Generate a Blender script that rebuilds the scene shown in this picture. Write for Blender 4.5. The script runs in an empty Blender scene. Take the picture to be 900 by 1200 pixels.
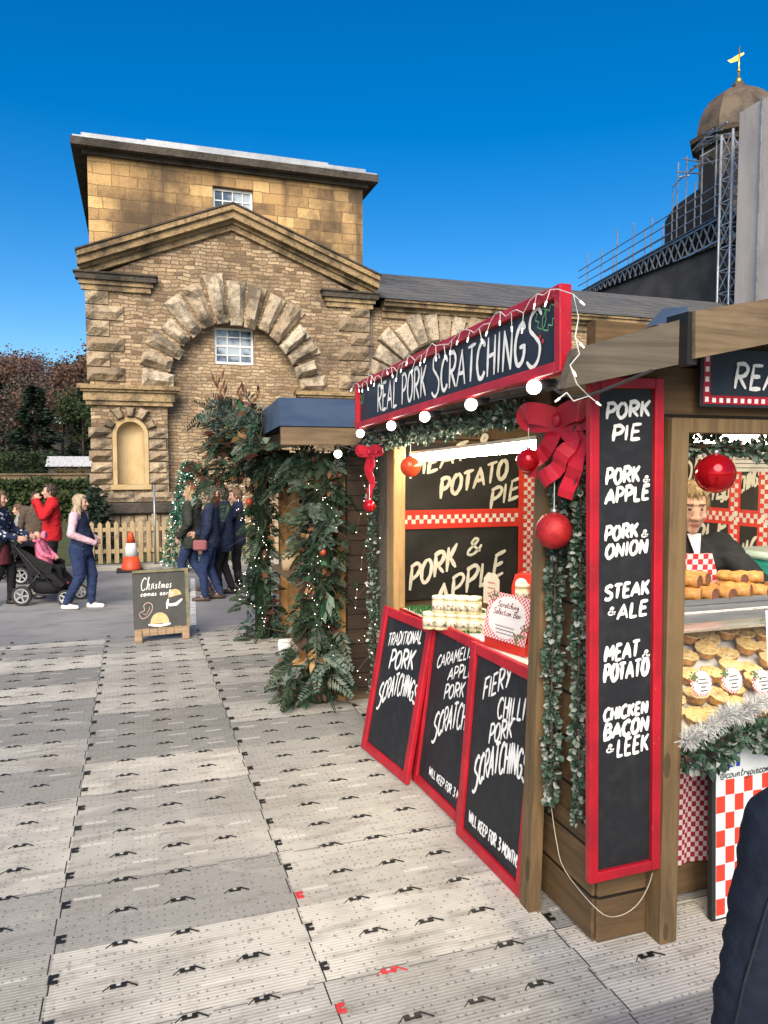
import bpy, bmesh, math, random
from mathutils import Vector, Matrix, noise
from math import sin, cos, pi, radians, sqrt, atan2, floor
R = random.Random(11)
scene = bpy.context.scene
COL = scene.collection
V = Vector
# ------------------------------------------------------------------ camera, sky, sun, exposure
YAW, PITCH, CAMH, FPX = radians(18.5), radians(3.6), 2.0, 870.0
cam = bpy.data.cameras.new('camera'); camo = bpy.data.objects.new('camera', cam); COL.objects.link(camo)
camo.location = (0, 0, CAMH); camo.rotation_euler = (pi/2-PITCH, 0, -YAW)
cam.sensor_fit = 'VERTICAL'; cam.sensor_height = 36; cam.lens = 36*FPX/1200
cam.clip_start = .05; cam.clip_end = 2000
scene.camera = camo
SUN_EL, SUN_AZ = radians(34), radians(205)      # azimuth of the sun, clockwise from +Y
w = bpy.data.worlds.new('World'); scene.world = w; w.use_nodes = True
nt = w.node_tree; nt.nodes.clear()
sky = nt.nodes.new('ShaderNodeTexSky'); sky.sky_type = 'NISHITA'; sky.sun_disc = False
sky.sun_elevation = SUN_EL; sky.sun_rotation = SUN_AZ; sky.air_density = 1.0; sky.dust_density = 1.1; sky.ozone_density = 2.6; sky.altitude = 200
hs = nt.nodes.new('ShaderNodeHueSaturation'); hs.inputs['Hue'].default_value = .504; hs.inputs['Saturation'].default_value = 1.5
bg = nt.nodes.new('ShaderNodeBackground'); bg.inputs['Strength'].default_value = .092
ow = nt.nodes.new('ShaderNodeOutputWorld')
nt.links.new(sky.outputs[0], hs.inputs['Color']); nt.links.new(hs.outputs[0], bg.inputs[0]); nt.links.new(bg.outputs[0], ow.inputs[0])
sl = bpy.data.lights.new('sun', 'SUN'); sl.energy = 4.0; sl.angle = radians(42); sl.color = (1, .88, .71)
so = bpy.data.objects.new('sun', sl); COL.objects.link(so)
sd = V((sin(SUN_AZ)*cos(SUN_EL), cos(SUN_AZ)*cos(SUN_EL), sin(SUN_EL)))
so.rotation_euler = sd.to_track_quat('Z', 'Y').to_euler(); so.location = sd*60
scene.view_settings.view_transform = 'Standard'; scene.view_settings.look = 'None'
scene.view_settings.exposure = .80; scene.view_settings.gamma = 1.0
scene.cycles.use_denoising = True
scene.cycles.max_bounces = 6; scene.cycles.sample_clamp_indirect = 6

# ------------------------------------------------------------------ pixel -> point on a known plane (survey of the photograph)
_r = V((cos(YAW), -sin(YAW), 0)); _fh = V((sin(YAW), cos(YAW), 0))
_f = _fh*cos(PITCH)-V((0, 0, sin(PITCH))); _u = _fh*sin(PITCH)+V((0, 0, cos(PITCH)))
def on(x, y, ax, v):
    d = _f+_r*((x-450)/FPX)-_u*((y-600)/FPX); i = 'XYZ'.index(ax); c = V((0, 0, CAMH))
    return c+d*((v-c[i])/d[i])

# ------------------------------------------------------------------ materials
class NT:
    def __init__(s, name):
        s.m = bpy.data.materials.new(name); s.m.use_nodes = True; s.t = s.m.node_tree; s.t.nodes.clear()
        s.out = s.n('ShaderNodeOutputMaterial'); s.b = s.n('ShaderNodeBsdfPrincipled'); s.l(s.b.outputs[0], s.out.inputs[0])
        s.co = s.n('ShaderNodeTexCoord').outputs['Object']
    def n(s, t, **k):
        x = s.t.nodes.new(t)
        for a, v in k.items(): setattr(x, a, v)
        return x
    def l(s, a, b): s.t.links.new(a, b)
    def setin(s, i, v):
        if hasattr(v, 'is_linked') or isinstance(v, bpy.types.NodeSocket): s.l(v, i)
        else: i.default_value = v
    def math(s, op, a, b=0.0, c=0.0):
        x = s.n('ShaderNodeMath', operation=op); s.setin(x.inputs[0], a); s.setin(x.inputs[1], b); s.setin(x.inputs[2], c); return x.outputs[0]
    def mix(s, f, a, b, bt='MIX'):
        x = s.n('ShaderNodeMix', data_type='RGBA', blend_type=bt); s.setin(x.inputs[0], f)
        for i, v in ((6, a), (7, b)):
            if isinstance(v, (tuple, list)): v = (*v[:3], 1)
            s.setin(x.inputs[i], v)
        return x.outputs[2]
    def mapping(s, sc, vec=None):
        x = s.n('ShaderNodeMapping'); x.inputs['Scale'].default_value = sc; s.l(vec or s.co, x.inputs[0]); return x.outputs[0]
    def noise(s, scale, det=5, vec=None, rough=.6, dist=0.0, col=False):
        x = s.n('ShaderNodeTexNoise'); x.inputs['Scale'].default_value = scale; x.inputs['Detail'].default_value = det
        x.inputs['Roughness'].default_value = rough; x.inputs['Distortion'].default_value = dist
        s.l(vec or s.co, x.inputs['Vector']); return x.outputs[1 if col else 0]
    def ramp(s, f, stops, interp='LINEAR'):
        x = s.n('ShaderNodeValToRGB'); x.color_ramp.interpolation = interp; e = x.color_ramp.elements
        while len(e) < len(stops): e.new(.5)
        for q, (p, c) in zip(e, stops): q.position = p; q.color = (*c, 1) if len(c) == 3 else c
        s.l(f, x.inputs[0]); return x.outputs[0]
    def smooth(s, f, a, b):
        x = s.n('ShaderNodeMapRange'); x.interpolation_type = 'SMOOTHSTEP'; s.l(f, x.inputs[0])
        x.inputs[1].default_value = a; x.inputs[2].default_value = b; return x.outputs[0]
    def bump(s, h, st=.3, d=.01):
        x = s.n('ShaderNodeBump'); x.inputs['Strength'].default_value = st; x.inputs['Distance'].default_value = d; s.l(h, x.inputs['Height'])
        s.l(x.outputs[0], s.b.inputs['Normal'])
    def fin(s, col=None, rough=.7, metal=0.0, spec=.4):
        if col is not None:
            if isinstance(col, (tuple, list)): s.b.inputs['Base Color'].default_value = (*col[:3], 1)
            else: s.l(col, s.b.inputs['Base Color'])
        s.setin(s.b.inputs['Roughness'], rough); s.b.inputs['Metallic'].default_value = metal; s.b.inputs['Specular IOR Level'].default_value = spec
        return s.m
def M(name, c, c2=None, sc=6, rough=.7, metal=0, bump=.25, bsc=60, st=(1, 1, 1), spec=.4, bd=.004, lo=.38, hi=.66):
    q = NT(name); v = q.mapping(st)
    c2 = c2 or tuple(x*.72 for x in c)
    f = q.smooth(q.noise(sc, 6, v), lo, hi)
    if bump: q.bump(q.noise(bsc, 4, v), bump, bd)
    return q.fin(q.mix(f, c, c2), rough, metal, spec)
def MEMIT(name, c, s, base=(.8, .8, .8)):
    q = NT(name); q.b.inputs['Emission Color'].default_value = (*c, 1); q.b.inputs['Emission Strength'].default_value = s
    return q.fin(base, .5)
def MRAND(name, cols, rough=.6, spec=.3, trans=0.0):
    q = NT(name); g = q.n('ShaderNodeNewGeometry')
    c = q.ramp(g.outputs['Random Per Island'], [((i)/len(cols), k) for i, k in enumerate(cols)], 'CONSTANT')
    nz = q.noise(14, 3); c = q.mix(q.math('MULTIPLY', nz, .55), c, (.012, .014, .01))
    m = q.fin(c, rough, 0, spec)
    return m
def MBRICK(name, c1, c2, mort, bw, bh, ms=.012, dist=.03, stain=.5, st_col=(.05, .04, .03), bump=.8, bd=.03, off=.5, warm=None, lo=.46, hi=.68, streak=0, mf=.55, odd=0):
    q = NT(name); sp = q.n('ShaderNodeSeparateXYZ'); q.l(q.co, sp.inputs[0])
    cb = q.n('ShaderNodeCombineXYZ'); q.l(q.math('ADD', sp.outputs[0], sp.outputs[1]), cb.inputs[0]); q.l(sp.outputs[2], cb.inputs[1])
    nz = q.noise(3.0, 3, col=True); sub = q.n('ShaderNodeVectorMath', operation='SUBTRACT'); q.l(nz, sub.inputs[0]); sub.inputs[1].default_value = (.5, .5, .5)
    scl = q.n('ShaderNodeVectorMath', operation='SCALE'); q.l(sub.outputs[0], scl.inputs[0]); scl.inputs[3].default_value = dist*4
    ad = q.n('ShaderNodeVectorMath', operation='ADD'); q.l(cb.outputs[0], ad.inputs[0]); q.l(scl.outputs[0], ad.inputs[1])
    def bt(w_, h_, o):
        b = q.n('ShaderNodeTexBrick'); b.offset = o; b.squash = .7; b.squash_frequency = 3; q.l(ad.outputs[0], b.inputs['Vector'])
        for k, v in (('Scale', 1), ('Mortar Size', ms), ('Mortar Smooth', .6), ('Bias', 0), ('Brick Width', w_), ('Row Height', h_)): b.inputs[k].default_value = v
        b.inputs['Color1'].default_value = (0, 0, 0, 1); b.inputs['Color2'].default_value = (1, 1, 1, 1); b.inputs['Mortar'].default_value = (.5, .5, .5, 1)
        return b
    b = bt(bw, bh, off)
    big = q.noise(.55, 6, rough=.65); med = q.noise(5, 5); fine = q.noise(28, 4)
    c = q.mix(b.outputs['Color'], c1, c2)
    if odd: c = q.mix(q.math('MULTIPLY', q.smooth(b.outputs['Color'], .80, .86), odd), c, st_col); c = q.mix(q.math('MULTIPLY', q.smooth(q.math('SUBTRACT', 1.0, b.outputs['Color']), .84, .9), odd), c, tuple(min(1, x*1.3) for x in c1))
    c = q.mix(q.smooth(med, .35, .7), c, q.mix(.5, c, warm or c2))
    c = q.mix(q.math('MULTIPLY', q.smooth(big, lo, hi), stain), c, st_col)
    c = q.mix(q.math('MULTIPLY', q.smooth(fine, .5, .75), .4), c, st_col)
    if streak: c = q.mix(q.math('MULTIPLY', q.smooth(q.noise(1, 5, q.mapping((1.3, 1.3, .22))), .5, .68), streak), c, st_col)
    c = q.mix(q.math('MULTIPLY', b.outputs['Fac'], mf), c, mort)
    h = q.math('SUBTRACT', q.math('ADD', q.math('MULTIPLY', fine, .5), q.math('MULTIPLY', med, .6)), q.math('MULTIPLY', b.outputs['Fac'], 1.1))
    q.bump(h, bump, bd)
    return q.fin(c, .9, 0, .2)
def MWOOD(name, c1, c2, axis, rough=.65, spec=.3, plank=None, pa=2):
    """grain along axis; plank = board width across axis pa, giving each board its own tint and a groove"""
    q = NT(name); st = [22, 22, 22]; st[axis] = 1.6
    v = q.mapping(tuple(st)); g = q.noise(1, 6, v, .65, .6); f2 = q.noise(2.2, 4)
    c = q.mix(q.smooth(g, .34, .68), c1, c2)
    c = q.mix(q.math('MULTIPLY', q.smooth(f2, .5, .8), .5), c, tuple(x*.45 for x in c2))
    kn = q.n('ShaderNodeTexVoronoi'); ks = [5, 5, 5]; ks[axis] = 1.7; kn.inputs['Scale'].default_value = 1; q.l(q.mapping(tuple(ks)), kn.inputs['Vector'])
    c = q.mix(q.math('MULTIPLY', q.math('LESS_THAN', kn.outputs['Distance'], .10), .6), c, tuple(x*.35 for x in c2))
    h = g
    if plank:
        sp = q.n('ShaderNodeSeparateXYZ'); q.l(q.co, sp.inputs[0]); p = q.math('DIVIDE', sp.outputs[pa], plank)
        fr = q.math('FRACT', p); wn = q.n('ShaderNodeTexWhiteNoise', noise_dimensions='1D'); q.l(q.math('FLOOR', p), wn.inputs['W'])
        c = q.mix(q.math('MULTIPLY', wn.outputs[0], .45), c, tuple(x*.5 for x in c2))
        gr = q.math('LESS_THAN', q.math('ABSOLUTE', q.math('SUBTRACT', fr, .5)), .465); c = q.mix(gr, tuple(x*.12 for x in c2), c)
        h = q.math('ADD', q.math('MULTIPLY', g, .3), gr)
    q.bump(h, .35, .006)
    return q.fin(c, rough, 0, spec)
def MCHECK(name, c1, c2, su, sv, ax=(0, 2), rough=.7):
    q = NT(name); sp = q.n('ShaderNodeSeparateXYZ'); q.l(q.co, sp.inputs[0])
    a = q.math('FLOOR', q.math('DIVIDE', sp.outputs[ax[0]], su)); b = q.math('FLOOR', q.math('DIVIDE', sp.outputs[ax[1]], sv))
    f = q.math('MODULO', q.math('ABSOLUTE', q.math('ADD', a, b)), 2.0)
    n = q.noise(9, 4); c = q.mix(f, c1, c2); c = q.mix(q.math('MULTIPLY', n, .25), c, tuple(x*.6 for x in c1)); q.bump(q.noise(5, 3), .3, .02)
    return q.fin(c, rough, 0, .3)

# ------------------------------------------------------------------ geometry builder
class G:
    def __init__(s, M=None): s.v = []; s.f = []; s.m = []; s.M = M; s.mi = 0; s.sm = []; s.smooth = False
    def add(s, vs, fs):
        o = len(s.v); s.v += [(s.M @ V(p)) if s.M else V(p) for p in vs]
        for f in fs: s.f.append([i+o for i in f]); s.m.append(s.mi); s.sm.append(s.smooth)
        return s
    def box(s, a, b, bev=0.0):
        (x0, y0, z0), (x1, y1, z1) = [min(p, q) for p, q in zip(a, b)], [max(p, q) for p, q in zip(a, b)]
        e = min(bev, (x1-x0)*.45, (y1-y0)*.45, (z1-z0)*.45)
        if e <= 0:
            return s.add([(x0, y0, z0), (x1, y0, z0), (x1, y1, z0), (x0, y1, z0), (x0, y0, z1), (x1, y0, z1), (x1, y1, z1), (x0, y1, z1)],
                         [(0, 3, 2, 1), (4, 5, 6, 7), (0, 1, 5, 4), (1, 2, 6, 5), (2, 3, 7, 6), (3, 0, 4, 7)])
        bm = bmesh.new(); bmesh.ops.create_cube(bm, size=1.0)
        for q in bm.verts: q.co = V(((x0+x1)/2+q.co.x*(x1-x0), (y0+y1)/2+q.co.y*(y1-y0), (z0+z1)/2+q.co.z*(z1-z0)))
        bmesh.ops.bevel(bm, geom=bm.edges[:], offset=e, segments=1, affect='EDGES', profile=.5)
        bm.verts.index_update(); s.add([q.co.copy() for q in bm.verts], [[q.index for q in f.verts] for f in bm.faces]); bm.free(); return s
    def bar(s, p, q, w, h=None, up=(0, 0, 1)):
        p, q = V(p), V(q); h = h or w; d = (q-p).normalized(); u = V(up)
        if abs(d.dot(u)) > .98: u = V((0, 1, 0))
        a = d.cross(u).normalized()*w/2; b = a.cross(d).normalized()*h/2
        vs = [p-a-b, p+a-b, p+a+b, p-a+b, q-a-b, q+a-b, q+a+b, q-a+b]
        return s.add(vs, [(0, 1, 2, 3), (7, 6, 5, 4), (0, 4, 5, 1), (1, 5, 6, 2), (2, 6, 7, 3), (3, 7, 4, 0)])
    def tube(s, pts, r, n=6, cap=True):
        pts = [V(p) for p in pts]; rs = r if isinstance(r, (list, tuple)) else [r]*len(pts); vs = []; fs = []
        ref = V((.13, .31, .94))
        for i, p in enumerate(pts):
            d = (pts[min(i+1, len(pts)-1)]-pts[max(i-1, 0)])
            d = d.normalized() if d.length > 1e-9 else V((0, 0, 1))
            a = d.cross(ref); a = a.normalized() if a.length > 1e-3 else d.cross(V((1, 0, 0))).normalized(); b = d.cross(a)
            vs += [p+a*rs[i]*cos(2*pi*k/n)+b*rs[i]*sin(2*pi*k/n) for k in range(n)]
        for i in range(len(pts)-1):
            for k in range(n): fs.append((i*n+k, i*n+(k+1) % n, (i+1)*n+(k+1) % n, (i+1)*n+k))
        if cap: fs += [tuple(range(n-1, -1, -1)), tuple(range((len(pts)-1)*n, len(pts)*n))]
        o = s.smooth; s.smooth = n > 5; s.add(vs, fs); s.smooth = o; return s
    def lathe(s, prof, c=(0, 0, 0), n=16, axis=None, caps=True):
        """prof: list of (r, h); axis frame optional matrix"""
        vs = []; fs = []; c = V(c)
        for r, h in prof:
            for k in range(n):
                p = V((r*cos(2*pi*k/n), r*sin(2*pi*k/n), h)); vs.append(c+(axis @ p if axis else p))
        for i in range(len(prof)-1):
            for k in range(n): fs.append((i*n+k, i*n+(k+1) % n, (i+1)*n+(k+1) % n, (i+1)*n+k))
        if caps: fs += [tuple(range(n-1, -1, -1)), tuple(range((len(prof)-1)*n, len(prof)*n))]
        o = s.smooth; s.smooth = n >= 10; s.add(vs, fs); s.smooth = o; return s
    def ball(s, c, r, n=12, m=8):
        rx, ry, rz = r if isinstance(r, (tuple, list)) else (r, r, r); c = V(c); vs = [c+V((0, 0, -rz))]; fs = []
        for i in range(1, m):
            t = -pi/2+pi*i/m
            vs += [c+V((rx*cos(t)*cos(2*pi*k/n), ry*cos(t)*sin(2*pi*k/n), rz*sin(t))) for k in range(n)]
        vs.append(c+V((0, 0, rz)))
        for k in range(n): fs.append((0, 1+(k+1) % n, 1+k)); fs.append((len(vs)-1, 1+(m-2)*n+k, 1+(m-2)*n+(k+1) % n))
        for i in range(m-2):
            for k in range(n): fs.append((1+i*n+k, 1+i*n+(k+1) % n, 1+(i+1)*n+(k+1) % n, 1+(i+1)*n+k))
        o = s.smooth; s.smooth = True; s.add(vs, fs); s.smooth = o; return s
    def cap(s, p0, r0, p1, r1, n=12):
        """tapered capsule"""
        p0, p1 = V(p0), V(p1); d = p1-p0; L = d.length
        if L < 1e-6: return s.ball(p0, r0)
        q = d.normalized().to_track_quat('Z', 'Y').to_matrix()
        prof = [(r0*cos(t), r0*sin(t)) for t in (-1.45, -1.1, -.7, -.3)]+[(r0, 0), (r1, L)]+[(r1*cos(t), L+r1*sin(t)) for t in (.3, .7, 1.1, 1.45)]
        return s.lathe(prof, p0, n, q)
    def loft(s, rings, n=18):
        """rings: (z, rx, ry, cx, cy)"""
        vs = []; fs = []
        for z, rx, ry, cx, cy in rings:
            vs += [V((cx+rx*cos(2*pi*k/n), cy+ry*sin(2*pi*k/n), z)) for k in range(n)]
        for i in range(len(rings)-1):
            for k in range(n): fs.append((i*n+k, i*n+(k+1) % n, (i+1)*n+(k+1) % n, (i+1)*n+k))
        fs += [tuple(range(n-1, -1, -1)), tuple(range((len(rings)-1)*n, len(rings)*n))]
        o = s.smooth; s.smooth = True; s.add(vs, fs); s.smooth = o; return s
    def prism(s, poly, z0, z1):
        n = len(poly); vs = [(x, y, z0) for x, y in poly]+[(x, y, z1) for x, y in poly]
        return s.add(vs, [tuple(range(n-1, -1, -1)), tuple(range(n, 2*n))]+[(i, (i+1) % n, n+(i+1) % n, n+i) for i in range(n)])
    def quad(s, a, b, c, d): return s.add([a, b, c, d], [(0, 1, 2, 3)])
    def ribbon(s, pts, w, z, w_end=.55):
        """flat brush stroke in the local xy plane"""
        P = [V((p[0], p[1])) for p in pts]; vs = []; fs = []; n = len(P)
        for i, p in enumerate(P):
            d = P[min(i+1, n-1)]-P[max(i-1, 0)]; d = d.normalized() if d.length > 1e-9 else V((1, 0)); a = V((-d.y, d.x))
            ww = w/2*(1+.10*sin(i*1.7+p.x*9))
            if i in (0, n-1): ww *= w_end if n > 2 else .9
            vs += [(p.x+a.x*ww, p.y+a.y*ww, z), (p.x-a.x*ww, p.y-a.y*ww, z)]
        fs = [(2*i, 2*i+1, 2*i+3, 2*i+2) for i in range(n-1)]
        return s.add(vs, fs)
    def build(s, name, mats, parent=None, loc=None):
        me = bpy.data.meshes.new(name); po = ORI.get(parent.name, V((0, 0, 0))) if parent else V((0, 0, 0))
        o_ = V(loc) if loc is not None else (po if parent else V((0, 0, 0)))
        me.from_pydata([tuple(p-o_) for p in s.v], [], s.f); me.update()
        if not isinstance(mats, (list, tuple)): mats = [mats]
        for m in mats: me.materials.append(m)
        me.polygons.foreach_set('material_index', s.m); me.polygons.foreach_set('use_smooth', s.sm)
        ob = bpy.data.objects.new(name, me); COL.objects.link(ob)
        if parent: ob.parent = parent; ob.location = o_-po
        else: ob.location = o_
        ORI[ob.name] = o_; return ob
ORI = {}
def tag(o, label=None, cat=None, group=None, kind=None):
    for k, v in (('label', label), ('category', cat), ('group', group), ('kind', kind)):
        if v: o[k] = v
    return o
def thing(name, label, cat, loc=(0, 0, 0), group=None):
    o = bpy.data.objects.new(name, None); COL.objects.link(o); o.location = loc; o.empty_display_size = .2; ORI[o.name] = V(loc)
    return tag(o, label, cat, group)
def dup(o, loc, rotz=None, label=None, parent=None, scale=None):
    c = o.copy(); COL.objects.link(c); c.location = loc
    if parent: c.parent = parent
    if rotz is not None: c.rotation_euler.z = rotz
    if scale: c.scale = scale if isinstance(scale, (tuple, list)) else (scale,)*3
    if label: c['label'] = label
    for ch in o.children:
        d = ch.copy(); COL.objects.link(d); d.parent = c
        for g2 in ch.children: e = g2.copy(); COL.objects.link(e); e.parent = d
    return c
def frame(o, ex, ey):
    ex = V(ex).normalized(); ey = V(ey); ey = (ey-ex*ey.dot(ex)).normalized(); ez = ex.cross(ey); o = V(o)
    return Matrix(((ex.x, ey.x, ez.x, o.x), (ex.y, ey.y, ez.y, o.y), (ex.z, ey.z, ez.z, o.z), (0, 0, 0, 1)))
def evalmesh(g, voxel, it=3, name='tmp'):
    ob = g.build(name, []); md = ob.modifiers.new('r', 'REMESH'); md.mode = 'VOXEL'; md.voxel_size = voxel; md.use_smooth_shade = True
    if it: sm = ob.modifiers.new('s', 'SMOOTH'); sm.iterations = it; sm.factor = .5
    dg = bpy.context.evaluated_depsgraph_get(); dg.update(); me = bpy.data.meshes.new_from_object(ob.evaluated_get(dg), depsgraph=dg)
    om = ob.data; bpy.data.objects.remove(ob); bpy.data.meshes.remove(om); return me
def link_mesh(name, me, mats, parent):
    me.name = name; me.materials.clear()
    for m in (mats if isinstance(mats, (list, tuple)) else [mats]): me.materials.append(m)
    o = bpy.data.objects.new(name, me); COL.objects.link(o); o.parent = parent; return o

# ------------------------------------------------------------------ hand lettering: every glyph is a few brush strokes
def _c(*p):
    P = [V(q) for q in p]; closed = (P[0]-P[-1]).length < 1e-6; out = []; n = len(P)
    for i in range(n-1):
        a = P[i-1] if i > 0 else (P[-2] if closed else P[0]); b, c = P[i], P[i+1]; d = P[i+2] if i+2 < n else (P[1] if closed else P[-1])
        for k in range(4):
            t = k/4; out.append(.5*((2*b)+(c-a)*t+(2*a-5*b+4*c-d)*t*t+(3*b-a-3*c+d)*t**3))
    return out+[P[-1]]
GL = {
'A': (.62, [[(0, 0), (.33, 1)], [(.30, 1), (.62, 0)], [(.1, .34), (.54, .34)]]),
'B': (.56, [[(.09, 0), (.07, 1)], _c((.0, 1), (.36, .97), (.45, .77), (.3, .56), (.1, .52)), _c((.1, .53), (.42, .48), (.54, .26), (.38, .04), (.0, 0))]),
'C': (.58, [_c((.56, .84), (.38, 1), (.13, .8), (.05, .42), (.2, .05), (.42, .02), (.58, .17))]),
'D': (.58, [[(.1, 0), (.08, 1)], _c((0, 1), (.34, .95), (.57, .55), (.4, .1), (0, 0))]),
'E': (.54, [[(.09, 1), (.08, 0)], [(.03, .99), (.5, 1)], [(.08, .52), (.44, .54)], [(.03, .01), (.53, .03)]]),
'F': (.52, [[(.1, 1), (.08, -.02)], [(.02, .98), (.52, 1)], [(.08, .52), (.44, .54)]]),
'G': (.6, [_c((.55, .84), (.38, 1), (.13, .8), (.05, .42), (.2, .04), (.43, .04), (.55, .22), (.56, .42)), [(.3, .43), (.62, .44)]]),
'H': (.58, [[(.09, 0), (.08, 1)], [(.52, 0), (.51, 1)], [(.06, .5), (.54, .54)]]),
'I': (.2, [[(.1, 0), (.1, 1)]]),
'K': (.58, [[(.09, 0), (.08, 1)], [(.52, 1), (.1, .44)], [(.2, .56), (.56, 0)]]),
'L': (.5, [[(.1, 1), (.09, 0)], [(.04, .01), (.5, .04)]]),
'M': (.72, [[(.06, 0), (.1, 1)], [(.09, 1), (.36, .3)], [(.35, .3), (.62, 1)], [(.61, 1), (.67, 0)]]),
'N': (.6, [[(.08, 0), (.08, 1)], [(.07, 1), (.53, 0)], [(.53, 0), (.53, 1)]]),
'O': (.58, [_c((.3, 1), (.08, .76), (.06, .28), (.28, 0), (.52, .26), (.52, .74), (.3, 1))]),
'P': (.54, [[(.1, 0), (.08, 1)], _c((0, .97), (.35, 1), (.53, .76), (.38, .5), (.07, .45))]),
'R': (.58, [[(.1, 0), (.08, 1)], _c((0, .98), (.36, 1), (.54, .77), (.4, .52), (.07, .46)), [(.2, .48), (.58, 0)]]),
'S': (.54, [_c((.52, .86), (.36, 1), (.12, .9), (.1, .68), (.3, .53), (.5, .35), (.46, .1), (.24, 0), (.02, .13))]),
'T': (.56, [[(.28, 1), (.26, 0)], [(.0, .97), (.56, 1)]]),
'U': (.58, [_c((.08, 1), (.06, .4), (.2, .03), (.4, .03), (.52, .35), (.52, 1))]),
'W': (.74, [[(.03, 1), (.2, 0)], [(.2, 0), (.37, .75)], [(.37, .75), (.55, 0)], [(.55, 0), (.72, 1)]]),
'X': (.58, [[(.04, 1), (.54, 0)], [(.54, 1), (.04, 0)]]),
'Y': (.56, [[(.02, 1), (.28, .5)], [(.55, 1), (.2, 0)]]),
'&': (.62, [_c((.6, 0), (.36, .4), (.17, .76), (.29, .99), (.43, .82), (.3, .6), (.07, .34), (.09, .08), (.3, 0), (.5, .16), (.62, .42))]),
'3': (.5, [_c((.05, .88), (.26, 1), (.45, .8), (.22, .54), (.5, .32), (.3, .02), (.0, .12))]),
'@': (.7, [_c((.46, .5), (.3, .55), (.22, .3), (.34, .14), (.46, .3), (.48, .55), (.46, .24), (.58, .16), (.66, .4), (.5, .74), (.2, .7), (.05, .36), (.2, .0), (.52, -.02))]),
'a': (.4, [_c((.34, .44), (.16, .5), (.04, .25), (.14, .02), (.32, .16), (.35, .48), (.33, .12), (.42, .03))]),
'c': (.34, [_c((.32, .42), (.18, .5), (.04, .25), (.14, .0), (.36, .1))]),
'e': (.36, [_c((.03, .22), (.26, .3), (.24, .5), (.06, .4), (.06, .1), (.2, .0), (.38, .12))]),
'h': (.4, [_c((.02, 0), (.1, .6), (.16, 1), (.08, .9), (.06, .1)), _c((.06, .1), (.18, .46), (.3, .44), (.3, .1), (.42, .04))]),
'i': (.2, [_c((.06, .48), (.06, .1), (.2, .04)), [(.09, .66), (.11, .72)]]),
'l': (.22, [_c((0, .08), (.16, .8), (.12, 1), (.05, .8), (.06, .1), (.22, .04))]),
'm': (.6, [_c((.04, 0), (.06, .46), (.05, .1), (.16, .46), (.26, .4), (.26, .02)), _c((.26, .1), (.38, .46), (.48, .4), (.48, .08), (.6, .04))]),
'n': (.42, [_c((.04, 0), (.06, .46), (.05, .1), (.18, .46), (.3, .4), (.3, .08), (.42, .04))]),
'o': (.38, [_c((.2, .5), (.05, .38), (.05, .1), (.2, 0), (.34, .14), (.34, .38), (.2, .5)), _c((.2, .5), (.3, .42), (.4, .46))]),
'p': (.4, [[(.08, .5), (.04, -.4)], _c((.06, .36), (.2, .52), (.36, .34), (.26, .04), (.06, .06))]),
'r': (.3, [_c((.06, 0), (.08, .48), (.08, .24), (.18, .46), (.32, .42))]),
's': (.3, [_c((.26, .44), (.12, .5), (.08, .34), (.24, .18), (.18, .0), (.0, .06))]),
't': (.3, [_c((.16, .9), (.12, .4), (.12, .06), (.3, .06)), [(.0, .56), (.34, .62)]]),
'u': (.4, [_c((.04, .48), (.05, .1), (.18, .02), (.3, .2), (.33, .48), (.32, .1), (.42, .04))]),
'y': (.38, [_c((.04, .48), (.08, .2), (.2, .16), (.32, .48)), _c((.32, .48), (.26, -.1), (.1, -.4), (.0, -.3))]),
}
def text_w(t, sp=.14, big=None): return sum((GL[c][0] if c != ' ' else .32)*((big or {}).get(i, 1))+sp for i, c in enumerate(t))-sp
def text(g, t, x0, y0, x1, y1, bw, z=.0, shear=.0, arc=0.0, slope=0.0, jit=.02, sp=.14, big=None):
    """fits the words into the box x0..x1, y0..y1 of the local plane; arc bulges the middle up, slope lifts the right end"""
    W = text_w(t, sp, big); kx = (x1-x0)/W; H = y1-y0; cx = 0.0; k = 0; q = random.Random(len(t)*7+ord(t[0]))
    for i, ch in enumerate(t):
        s = (big or {}).get(i, 1.0)
        if ch == ' ': cx += .32+sp; continue
        adv, st = GL[ch]; jy = q.uniform(-jit, jit); js = 1+q.uniform(-jit, jit)*1.2; jt = q.uniform(-jit, jit)
        for stroke in st:
            P = []
            pts = [V(p) for p in stroke]
            if len(pts) == 2: pts = [pts[0].lerp(pts[1], u/3) for u in range(4)]
            for p in pts:
                yy = p.y*s*js+jy-(s-1)*.35; xx = cx+(p.x*s)+(yy*shear)+jt*p.y
                u = xx/W; up = arc*(1-(2*u-1)**2)
                P.append((x0+xx*kx, y0+yy*H*(1+(.0 if not arc else up/H*.25))+up+slope*u))
            k += 1; g.ribbon(P, bw*(.85+.3*q.random()), z+.00012*(k % 30))
        cx += adv*s+sp
    return g
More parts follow.
